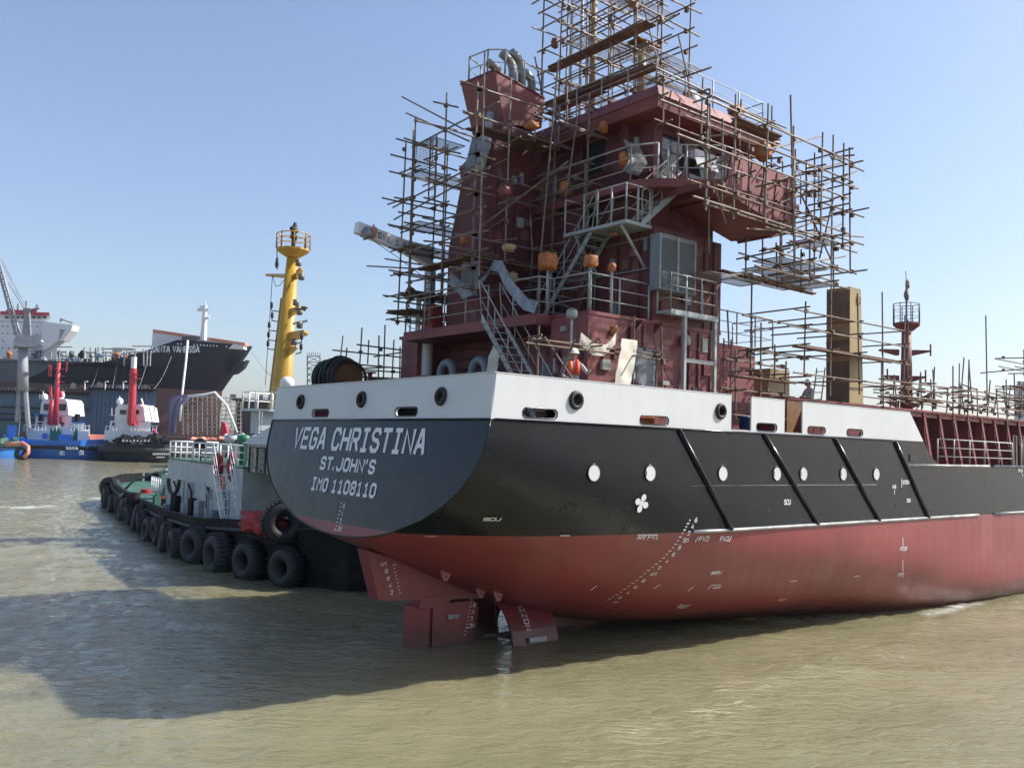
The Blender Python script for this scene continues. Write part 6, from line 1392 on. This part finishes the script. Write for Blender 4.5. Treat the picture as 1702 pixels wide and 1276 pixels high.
for ch in word:
    if ch != ' ':
        px = p0+(p1-p0)*(x/adv); r = vb.ray_cast(CAMP, ray(px, 585).normalized())
        if r[0]:
            nn = r[1] if r[1].dot(CAMP-r[0]) > 0 else -r[1]
            d2 = r[0]-CAMP; pp = CAMP+d2*((d2.length-1.0)/d2.length)
            glyphs(f, ch, pp, E_, (0, 0, 1), 9.5*kk, (p1-p0)/adv*kk, 1, 1.9*kk, .02, -G_)
    x += (.62+.175) if ch == ' ' else 1.35
f.build('lettering', M['mark'], VAN)
# forecastle bulwark lights, breakwater, foremast, anchor pocket
f = MB(); f.prism([AT(254, 548, Dc-4), AT(252, 577, Dc-4), AT(405, 580, Dc-4), AT(405, 571, Dc-4)], G_*3); BW = f.build('breakwater', M['bwhite'], VAN, fix=True)
f = MB(); f.prism([AT(254, 547, Dc-4.2), AT(254, 552, Dc-4.2), AT(407, 574, Dc-4.2), AT(407, 569.5, Dc-4.2)], G_*3.4); f.build('orange_band', M['salmon'], BW, fix=True)
f = MB(); bt(f, (338, 566), (341, 508), Dc-4.6, .95, 10, None, .55); bx(f, 328, 346, 512, 516, Dc-5, 2); bx(f, 332, 342, 508, 513, Dc-5, 2); bt(f, (336, 530), (348, 527), Dc-5, .4); bt(f, (341, 508), (341, 499), Dc-5, .2); f.build('foremast', M['bwhite'], VAN)
f = MB(); bx(f, 302, 326, 559, 566, Dc-5, 3); f.build('winch_house', M['bggrey'], VAN)
f = MB()
rr = random.Random(5)
for k in range(26): px = 262+k*5.4; p = AT(px, 578+.02*(px-262), Dc-22); bx(f, px, px+2.2, 568.5+(px-262)*.055, 570.5+(px-262)*.055, Dc-16, .4) if rr.random() < .6 else None
f.build('bulwark_openings', M['bwhite'], VAN)
f = MB(); f.prism([AT(410, 598, Dc-3), AT(404, 610, Dc-3), AT(392, 620, Dc-3), AT(382, 622, Dc-3), AT(388, 608, Dc-3)], G_*3); f.build('anchor_bolster', M['bgblack'], VAN, fix=True)
# accommodation block
AC = MB(); bx(AC, -60, 92, 534, 622, Dc-10, 22); bx(AC, -40, 84, 522, 534, Dc-9, 18); f = AC.build('bridge_house', M['bwhite'], VAN)
f2 = MB(); wz = AT(90, 534, Dc-10).z; f2.prism([AT(70, 534, Dc-11), AT(121, 540, Dc-11), AT(118, 549, Dc-11), AT(104, 566, Dc-11), AT(98, 566, Dc-11), AT(108, 548, Dc-11), AT(99, 547, Dc-11), AT(96, 566, Dc-11), AT(70, 585, Dc-11)], G_*4); f2.build('bridge_wing', M['bwhite'], VAN, fix=True)
f2 = MB(); bx(f2, 0, 82, 518, 523, Dc-9.6, 16); bx(f2, 10, 60, 515, 518, Dc-9.4, 10); f2.build('red_band', M['mastred'], VAN)
f2 = MB()
for r_ in range(4):
    for k in range(9):
        if rr.random() < .7: px = 3+k*9.5+rr.uniform(-1, 1); bx(f2, px, px+2, 541+r_*12, 543.5+r_*12, Dc-10.15, .1)
for k in range(8): px = 8+k*9; bx(f2, px, px+6, 525.5, 529, Dc-9.2, .15)
f2.build('windows', M['glass'], f)
f2 = MB()
for a, b in (((30, 520), (30, 505)), ((44, 518), (44, 500)), ((60, 518), (62, 506)), ((100, 535), (103, 529)), ((52, 515), (66, 512)), ((100, 530), (121, 537))): bt(f2, a, b, Dc-9, .3)
f2.build('aerials', M['crane'], VAN)
# scaffold and clutter on its deck
sc_ = thing('scaffold', 'grey forest of scaffold tubes along the deck of the docked ship', 'scaffold', tuple(AT(150, 600, Dc-15)), 0, 'scaffolds in the dock')
for k in range(52):
    px = 8+k*4.7+rr.uniform(-1.5, 1.5); h_ = rr.uniform(10, 30)*(1 if px > 90 else .8); f = MB(); D_ = Dc-15+rr.uniform(0, 14); bt(f, (px, 608), (px+rr.uniform(-.8, 1.5), 606-h_), D_, .22, 5); f.build('pole', M['crane'] if rr.random() < .6 else M['concrete'], sc_)
for k in range(40):
    px = 10+rr.random()*215; y_ = 575+rr.random()*28; f = MB(); D_ = Dc-15+rr.uniform(0, 14); bt(f, (px, y_), (px+rr.uniform(15, 40), y_+rr.uniform(-1, 2)), D_, .19, 5); f.build('pole', M['concrete'] if rr.random() < .5 else M['crane'], sc_)
for k in range(26):
    px = 10+rr.random()*225; y_ = 588+rr.random()*16; f = MB(); f.blob(AT(px, y_, Dc-15+rr.uniform(0, 8)), (rr.uniform(.4, 1.3), 1, rr.uniform(.4, 1.2)), k, .4, 8, 6); f.build('clutter', rr.choice([M['tughull'], M['rustdeck'], M['crane'], M['tuggreen'], M['orange'], M['dock']]), sc_)
# mooring lines
for i, (a, b) in enumerate((((418, 583), (470, 640)), ((418, 583), (462, 630)), ((247, 590), (228, 650)), ((285, 592), (256, 646)), ((195, 600), (185, 650)), ((165, 605), (148, 648)))):
    f = MB(); A, B = AT(*a, Dc-12), AT(*b, Dc-24); f.path([A.lerp(B, t/6)-V((0, 0, 1.2*math.sin(math.pi*t/6))) for t in range(7)], .055, 4); base_thing('mooring_line', f, M['crane'], ['mooring line from the docked bow, upper one', 'mooring line from the docked bow, lower one', 'mooring line below the start of the docked ship name', 'mooring line below the middle of the docked ship name', 'mooring line at the step in the docked hull', 'mooring line nearest the dock crane'][i], 'mooring line', 'mooring lines of the docked ship', kind=None)
# floating dock
DK = thing('floating_dock', 'blue grey floating dock wall with streaked plating holding the huge ship', 'floating dock', tuple(AT(150, 730, 226)))
f = MB(); bx(f, 148, 255, 649, 735, 226, 8); bx(f, -80, 148, 653, 735, 229, 8); f.build('dock_wall', M['dock'], DK)
f = MB(); bx(f, 146, 258, 645, 649, 225.5, 9); bx(f, -80, 148, 649, 653, 228.5, 9); bx(f, -80, 148, 676, 678, 228.5, .6); bx(f, -80, 70, 686, 688, 228.4, .7); bx(f, -80, 70, 695, 697, 228.4, .7); f.build('wall_ledge', M['tughull'], DK)
f = MB(); bx(f, -120, 440, 722, 745, 224, 75); f.build('dock_pontoon', M['shed'], DK)
f = MB()
for px in range(150, 256, 7): bx(f, px, px+.5, 650, 722, 225.8, .3)
f.build('plate_rib', M['dock'], DK)
for px, w_, h_, m_ in ((60, 10, 7, 'shed'), (117, 9, 8, 'concrete'), (132, 7, 6, 'rustdeck'), (160, 11, 9, 'concrete'), (196, 22, 5, 'crane'), (238, 8, 5, 'tan'), (75, 9, 6, 'tuggreen')):
    f = MB(); bx(f, px, px+w_, 645-h_, 645.2, 226.5, 3); bx(f, px+w_*.3, px+w_*.5, 645-h_-2, 645-h_, 227, 1.5); f.build('wall_top_hut', M[m_], DK)
f = MB()
for k in range(44): px = -10+k*6; bt(f, (px, 646 if px > 148 else 650), (px, 640 if px > 148 else 644), 226 if px > 148 else 229, .07, 4)
bt(f, (148, 640), (256, 640), 226, .06, 4); bt(f, (-20, 644), (148, 644), 229, .06, 4); f.build('wall_railing', M['crane'], DK)
for px in (141, 175, 205): f = MB(); f.path([AT(px, 648, 225.6), AT(px, 634, 225.6), AT(px+5, 634, 225.6)], .16, 5); f.build('lamp_post', M['bwhite'], DK)
f = MB(); f.path([AT(312, 566, Dc-20), AT(309, 600, Dc-23), AT(302, 660, Dc-27), AT(299, 700, Dc-28)], .30, 7); base_thing('hanging_pipe', f, M['bwhite'], 'long pale pipe hanging down over the bow of the docked ship', 'pipe', smooth=True)
# bow scaffold and tarp
sc2 = thing('scaffold', 'rectangular scaffold grid standing under the bow of the docked ship', 'scaffold', tuple(AT(345, 722, 228)), 0, 'scaffolds in the dock')
for k in range(13): px = 304+k*8; f = MB(); bt(f, (px, 722), (px, 657+abs(k-6)*.5+(8 if k > 10 else 0)), 229, .12, 5); f.build('pole', M['concrete'], sc2)
for k in range(9): y_ = 660+k*7; f = MB(); bt(f, (302, y_), (402, y_+1.5), 228.8, .11, 5); f.build('pole', M['concrete'], sc2)
for k in range(6): f = MB(); bt(f, (306+k*15, 722), (322+k*15, 664), 228.6, .09, 5); f.build('pole', M['tan'], sc2)
f = MB(); nz2 = []
L = [(278, 720), (279, 690), (282, 664), (290, 657), (304, 655)]; Rr = [(291, 720), (293, 695), (301, 676), (312, 665), (318, 658)]
vs = []
for (a, b), (c, d) in zip(L, Rr):
    for j in range(7): t = j/6; vs.append(AT(a+(c-a)*t, b+(d-b)*t, 227.6+.9*math.sin(j*2.3)+.3*math.sin(b)))
f.add(vs+[v+G_*.5 for v in vs], [(i*7+j, i*7+j+1, (i+1)*7+j+1, (i+1)*7+j) for i in range(4) for j in range(6)]+[(35+i*7+j, 35+(i+1)*7+j, 35+(i+1)*7+j+1, 35+i*7+j+1) for i in range(4) for j in range(6)]); base_thing('tarpaulin', f, M['purple'], 'grey purple tarpaulin draped beside the dock scaffold', 'tarpaulin', smooth=True)
f = MB(); f.path([AT(312, 658, 227), AT(340, 656, 227), AT(357, 652, 227), AT(377, 674, 227), AT(394, 719, 227)], .34, 7); base_thing('bent_pipe', f, M['bwhite'], 'white bent boom arching over the dock scaffold', 'boom', smooth=True)
# dark shed on the right
f = MB(); bx(f, 388, 520, 667, 735, 300, 30); bx(f, 388, 522, 664, 667, 299.5, 31); base_thing('dock_shed', f, M['shed'], 'long dark brown shed wall right of the dock scaffold', 'shed')
f = MB()
for k in range(15): px = 390+k*5; bt(f, (px, 665), (px, 661), 300, .1, 4)
bt(f, (390, 661), (460, 661), 300, .1, 4); bx(f, 428, 437, 656, 665, 300, 4); bx(f, 382, 392, 655, 665, 300, 4); base_thing('roof_railing', f, M['crane'], 'thin railing and boxes along the top of the brown shed', 'railing')
# lattice tower
T = thing('lattice_tower', 'small dark lattice tower far behind the hose drum', 'tower', tuple(AT(521, 655, 300)))
f = MB()
for a in (511, 532):
    for dp in (0, 4): bt(f, (a, 660), (a, 592), 300+dp, .28, 5)
for k in range(7):
    y_ = 592+k*10
    for dp in (0, 4): bt(f, (511, y_), (532, y_), 300+dp, .16, 4); bt(f, (511, y_), (532, y_+10), 300+dp, .13, 4); bt(f, (532, y_), (511, y_+10), 300+dp, .13, 4)
for k in range(7): px = 511+k*3.5; bt(f, (px, 592), (px+rr.uniform(-1, 1), 587-rr.random()*3), 302, .12, 4)
f.build('lattice', M['vent'], T)
# dockside crane
CR = thing('dock_crane', 'grey slewing dock crane with a lattice jib leaning out at the left edge', 'crane', tuple(AT(37, 722, 220)))
f = MB(); bt(f, (38, 650), (38, 576), 220, 1.35, 14, None, 1.1); f.build('column', M['crane'], CR, True)
f = MB()
for a in (27, 48): bt(f, (37+(a-37)*.4, 640), (a, 724), 220, .6, 6)
bx(f, 28, 48, 618, 622, 219, 2); f.build('portal_leg', M['crane'], CR)
f = MB(); bx(f, 22, 64, 566, 576, 217, 6); bx(f, 50, 68, 556, 572, 217.5, 5); f.prism([AT(22, 566, 217.5), AT(60, 566, 217.5), AT(50, 556, 217.5), AT(27, 556, 217.5)], G_*4); f.build('machine_house', mat('crane_house_grey', (.36, .37, .38), .6, var=.2), CR, fix=True)
f = MB()
for s_ in (0, 3): f.prism([AT(36, 560, 217.6+s_), AT(51, 560, 217.6+s_), AT(48, 514, 217.6+s_), AT(41, 514, 217.6+s_)], G_*.5)
bx(f, 38, 51, 512, 518, 217.4, 4); f.build('a_frame', M['crane'], CR)
f = MB(); j0a, j0b, j1 = (26, 557), (34, 557), (-16, 400)
def jp(t, s_): return (j0a[0]+(j0b[0]-j0a[0])*s_)*(1-t)+(j1[0]+5*s_)*t, 557*(1-t)+400*t
for s_ in (0, 1):
    for dp in (0, 2.4): bt(f, jp(0, s_), jp(1, s_), 218+dp, .28, 5)
for k in range(16):
    t0, t1 = k/16, (k+1)/16
    for dp in (0, 2.4): bt(f, jp(t0, 0), jp(t1, 1), 218+dp, .15, 4); bt(f, jp(t0, 1), jp(t0, 0), 218+dp, .12, 4)
f.build('jib', M['crane'], CR)
f = MB(); bt(f, (45, 513), (-12, 404), 218.5, .1, 4); bt(f, (42, 513), (-6, 420), 219, .1, 4); bt(f, (40, 514), (14, 470), 219, .09, 4); f.build('crane_rope', M['crane'], CR)
# ---- moored harbour tugs
def outline(px0, px1, D, L, n=24, pw=2.6):
    a = AT(px0, 762, D); b = AT(px1, 762, D); c = (a+b)/2; w_ = (b-a).length/2; o = []
    for i in range(n+1): t = math.pi*i/n; o.append((-w_*abs(math.cos(t))**(2/pw)*(1 if math.cos(t) > 0 else -1), -9*abs(math.sin(t))**(2/pw)))
    o += [(w_, L-2), (w_*.7, L), (-w_*.7, L), (-w_, L-2)]
    return c, w_, o
def small_tug(nm, label, px0, px1, D, hm, topf, fend, root):
    c, w_, o = outline(px0, px1, D+9, 26)
    t = thing('tugboat', label, 'tugboat', (c.x, c.y, WL), 0, 'tugs moored below the dock')
    P = lambda x, y, z, s_=1: V((c.x, c.y, 0))+E_*(x*s_)+G_*(y*s_ if y < 0 else y)+V((0, 0, z))
    k = len(o); f = MB(); lv = [(.86, WL-.8), (.93, WL+.6), (.99, WL+2.2), (1.0, None)]
    vs = []
    for s_, z in lv: vs += [P(x, y, topf(x/w_, y) if z is None else z, s_) for x, y in o]
    f.add(vs, [(i*k+j, i*k+(j+1) % k, (i+1)*k+(j+1) % k, (i+1)*k+j) for i in range(3) for j in range(k)])
    f.add([P(x, y, WL+2.0, .97) for x, y in o], [tuple(range(k))]); f.build('hull', hm, t, fix=True)
    f = MB(); f.path([P(x, y, WL+2.35, 1.02) for x, y in o], fend, 8, True); f.build('fender_band', M['rubber'], t, True)
    return t, c, w_
BT, c, w_ = small_tug('t', 'blue hulled tug with white wheelhouse and red mast moored below the dock', 45, 180, 176, M['blue'], lambda u, y: WL+3.7+.5*abs(u)**2-(.9 if y > 0 else 0), .35, None)
D0 = 184
f = MB(); bx(f, 44, 148, 712, 740, D0, 16); bx(f, 58, 118, 690, 712, D0+2, 12); bx(f, 118, 140, 702, 712, D0+1, 6); bx(f, 128, 146, 716, 740, D0-2, 4); f.build('deckhouse', M['bwhite'], BT)
f = MB(); f.prism([AT(66, 690, D0+2), AT(114, 690, D0+2), AT(112, 668, D0+2), AT(108, 663, D0+2), AT(74, 663, D0+2), AT(69, 668, D0+2)], G_*7); W1 = f.build('wheelhouse', M['bwhite'], BT, fix=True)
f = MB(); bx(f, 72, 83, 671, 682, D0+1.8, .15); bx(f, 95, 109, 671, 682, D0+1.8, .15); bx(f, 62, 70, 702, 709, D0+1.8, .15); bx(f, 100, 106, 702, 709, D0+1.8, .15); f.build('window', M['glass'], W1)
f = MB(); bt(f, (83, 706), (87, 664), D0+1, .6, 12, None, .5); bt(f, (91, 706), (98, 602), D0-.5, .6, 12, None, .36); f.build('mast', M['mastred'], BT, True)
f = MB()
for y_ in (612, 624, 634): bx(f, 90, 108, y_, y_+1, D0-.6, 1.0)
bt(f, (81, 625), (82, 606), D0, .12); bt(f, (84, 625), (85, 608), D0, .12); bt(f, (110, 618), (112, 600), D0, .1); bt(f, (85, 662), (83, 640), D0, .3); bt(f, (102, 660), (100, 650), D0, .4); f.build('mast_gear', M['mastred'], BT)
f = MB(); bt(f, (68, 700), (69, 688), D0, .55, 10); bt(f, (128, 700), (129, 688), D0, .55, 10); f.build('funnel', M['tughull'], BT)
f = MB(); bx(f, 57, 78, 688, 692, D0+1.5, 4); bx(f, 120, 138, 699, 703, D0+.5, 4); bx(f, 96, 118, 722, 736, D0-3, 3); bx(f, 70, 78, 720, 728, D0-.3, .3); f.build('blue_box', M['blue'], BT)
f = MB(); bx(f, 98, 102, 692, 704, D0+.5, 1.2); f.build('red_post', M['mastred'], BT)
f = MB(); bx(f, 82, 100, 712, 732, D0-.4, .3); bx(f, 122, 130, 712, 734, D0-.4, .3); f.build('green_panel', M['green'], BT)
f = MB()
for a in range(40, 150, 6): bt(f, (a, 716), (a, 706), D0-.3, .08, 4)
bt(f, (40, 706), (78, 706), D0-.3, .08, 4); bt(f, (104, 708), (150, 708), D0-.3, .08, 4); f.blob(AT(74, 660, D0+3), (.7, .7, .8), 1, 0); f.blob(AT(101, 657, D0+3), (.8, .8, .9), 1, 0)
for a, b in ((66, 655), (72, 650), (106, 650)): bt(f, (a, 664), (a, b), D0+3, .12, 4)
f.build('railing', M['bwhite'], BT)
# white marks on its bow: stroke dabs standing for the painted characters
f = MB(); Dm = 176.2
def dab(pts, D, r=.14): f.path([AT(a, b, D) for a, b in pts], r, 4)
for s_ in (((102, 749), (102, 754)), ((99, 751.5), (105, 751.5)), ((99, 755), (107, 755)), ((103, 751), (107, 751))): dab(s_, Dm-.25)
for s_ in (((131, 750), (139, 750)), ((135, 748), (135, 756)), ((131, 753), (139, 755)), ((132, 756), (138, 752))): dab(s_, Dm-.25)
for k in range(4): dab(((110+5*k, 743), (112+5*k, 743.5), (113+5*k, 746)), Dm-.3); dab(((110+5*k, 746), (114+5*k, 746)), Dm-.3)
f.build('bow_characters', M['mark'], BT)
f = MB()
for k in range(16): px = 54+k*3 if k < 8 else 142+(k-8)*4; bx(f, px, px+.9, 737.5, 740.5, 175.4+.0*k, .3)
f.build('fender_chain', M['concrete'], BT)
KT, c, w_ = small_tug('t', 'black hulled tug with white superstructure and tall red mast moored right of the blue tug', 182, 312, 172, M['bgblack'], lambda u, y: WL+3.6+.5*abs(u)**2, .75, None)
D0 = 180
f = MB(); bx(f, 172, 262, 716, 742, D0, 14); bx(f, 182, 250, 700, 716, D0+1, 10); f.build('deckhouse', M['bwhite'], KT)
f = MB(); f.prism([AT(190, 700, D0+1), AT(242, 700, D0+1), AT(238, 676, D0+1), AT(232, 672, D0+1), AT(197, 672, D0+1), AT(192, 678, D0+1)], G_*7); W2 = f.build('wheelhouse', M['bwhite'], KT, fix=True)
f = MB(); bx(f, 199, 209, 681, 688, D0+.8, .15); bx(f, 223, 231, 681, 688, D0+.8, .15); bx(f, 186, 190, 702, 709, D0+.8, .15); f.build('window', M['glass'], W2)
f = MB(); bt(f, (218, 704), (222, 612), D0-.5, .85, 12, None, .62); bx(f, 214, 230, 620, 622, D0-1.5, 2.5); bx(f, 215, 236, 628, 629, D0-1.5, 2.0); f.prism([AT(212, 707, D0-.4), AT(224, 707, D0-.4), AT(221, 692, D0-.4)], G_*2); f.build('mast', M['mastred'], KT)
f = MB(); bt(f, (222, 614), (223, 593), D0-.5, .55, 10); bt(f, (221, 600), (219, 594), D0-.5, .2); f.build('mast_top', M['bwhite'], KT)
f = MB()
for a in range(176, 262, 6): bt(f, (a, 716), (a, 708), D0-.3, .08, 4)
bt(f, (176, 708), (262, 708), D0-.3, .08, 4); bt(f, (186, 690), (186, 678), D0, .08, 4); bt(f, (182, 690), (194, 690), D0, .08, 4); f.blob(AT(199, 667, D0+3), (.7, .7, .8), 1, 0); bt(f, (235, 662), (246, 700), D0, .2, 4); bt(f, (199, 668), (199, 658), D0+3, .1, 4); f.build('railing', M['bwhite'], KT)
f = MB(); bt(f, (258, 700), (256, 650), D0, .1, 4); bt(f, (211, 660), (218, 610), D0, .06, 4); bt(f, (254, 705), (242, 650), D0+2, .1, 4); f.build('rigging', M['rope'], KT)
f = MB(); f.prism([AT(253, 724, D0-2), AT(262, 724, D0-2), AT(255, 712, D0-2)], G_*.6); f.build('red_flag', M['mastred'], KT)
f = MB()
for k in range(26): f.blob(AT(196+rr.random()*80, 727+rr.random()*8, 172+rr.random()*6), (rr.uniform(.5, 1.2), .8, rr.uniform(.4, .9)), k, .4, 8, 6)
f.build('deck_gear', M['tughull'], KT)
f = MB()
for k in range(8): bx(f, 203+k*6, 206.5+k*6, 730+(k % 3), 734, 171.5, .8)
f.build('white_gear', M['bwhite'], KT)
f = MB(); Dm = 171.0
for k in range(9): dab(((254+k*3.1, 756), (255.3+k*3.1, 753)), Dm, .11); dab(((255+k*3.1, 754.5), (256.5+k*3.1, 754.5)), Dm, .1)
for k in range(4): dab(((260+k*3.5, 760), (262.5+k*3.5, 759.5)), Dm+.3, .13)
f.build('bow_characters', M['mark'], KT)
# blue work boat at the left edge
LB2, c, w_ = small_tug('t', 'low blue work boat cut off by the left edge of the picture', -60, 44, 168, M['blue'], lambda u, y: WL+3.0, .3, None)
f = MB(); bx(f, 10, 26, 706, 742, 174, 4); bx(f, 4, 10, 722, 742, 172, 2); f.build('deck_crane', M['blue'], LB2)
f = MB(); f.torus(AT(36, 753, 166.5), G_, 1.0, .42, 18, 8); f.build('tyre', M['rubber'], LB2, True)
f = MB(); f.path([AT(40, 760, 166), AT(47, 752, 166), AT(47, 742, 167), AT(38, 736, 168), AT(25, 738, 168), AT(10, 737, 168)], .35, 6); f.build('orange_hose', M['salmon'], LB2, True)
f = MB()
for k in range(10): f.blob(AT(rr.random()*34, 731+rr.random()*8, 168+rr.random()*4), (.7, .6, .6), k, .4, 8, 6)
bx(f, 0, 30, 700, 728, 180, 3); f.build('deck_gear', M['tuggreen'], LB2)
# barge with white arms behind the near tug
BG = thing('barge', 'flat barge with orange brown deck and white pipe arms lying behind the near tug', 'barge', tuple(AT(380, 752, 150)))
f = MB(); bx(f, 300, 470, 736, 757, 150, 12); f.build('hull', M['concrete'], BG); f = MB(); bx(f, 302, 470, 732, 736, 150.3, 11); f.build('deck', M['rustdeck'], BG)
f = MB()
for k in range(16): px = 318+k*6; f.blob(AT(px, 730+rr.random()*4, 151+rr.random()*4), (rr.uniform(.5, 1.3), .8, rr.uniform(.3, .7)), k, .4, 8, 6)
f.build('deck_load', M['salmon'], BG)
f = MB(); f.path([AT(374, 722, 151), AT(380, 729, 151), AT(404, 722, 151), AT(412, 733, 151)], .32, 6); f.path([AT(378, 724, 151), AT(396, 731, 151), AT(411, 727, 151)], .22, 6); f.build('pipe_arm', M['bwhite'], BG)
f = MB(); f.prism([AT(364, 724, 152), AT(380, 726, 152), AT(373, 702, 152), AT(368, 700, 152)], G_*1); f.build('red_derrick', M['mastred'], BG, fix=True)
f = MB(); bt(f, (363, 750), (363, 700), 150, .15, 5); bt(f, (310, 735), (310, 722), 152, .2, 5); f.build('deck_post', M['rope'], BG)
# orange float between the tugs
f = MB(); bx(f, 148, 174, 722, 727, 196, 5); bx(f, 146, 176, 727, 731, 195.5, 6); base_thing('orange_float', f, M['salmon'], 'low orange float between the blue and the black tug', 'float')
# pale hazy building far on the right
f = MB(); bx(f, 1686, 1740, 640, 735, 900, 30); bx(f, 1690, 1730, 634, 640, 902, 20); base_thing('far_building', f, M['concrete'], 'pale hazy building far away at the right edge', 'building')

# ================================================================== HAZE: one box of thin, even, dusty air
hm = bpy.data.materials.new('haze'); hm.use_nodes = True; n = hm.node_tree.nodes; l = hm.node_tree.links
n.remove(n['Principled BSDF']); pv = n.new('ShaderNodeVolumePrincipled'); pv.inputs['Color'].default_value = (.86, .92, 1, 1); pv.inputs['Density'].default_value = .00012; pv.inputs['Anisotropy'].default_value = .3
l.new(pv.outputs[0], n['Material Output'].inputs['Volume'])
f = MB(); f.box((-9000, -9000, WL-3), (9000, 9000, 75)); o = f.build('haze', hm); o['kind'] = 'stuff'
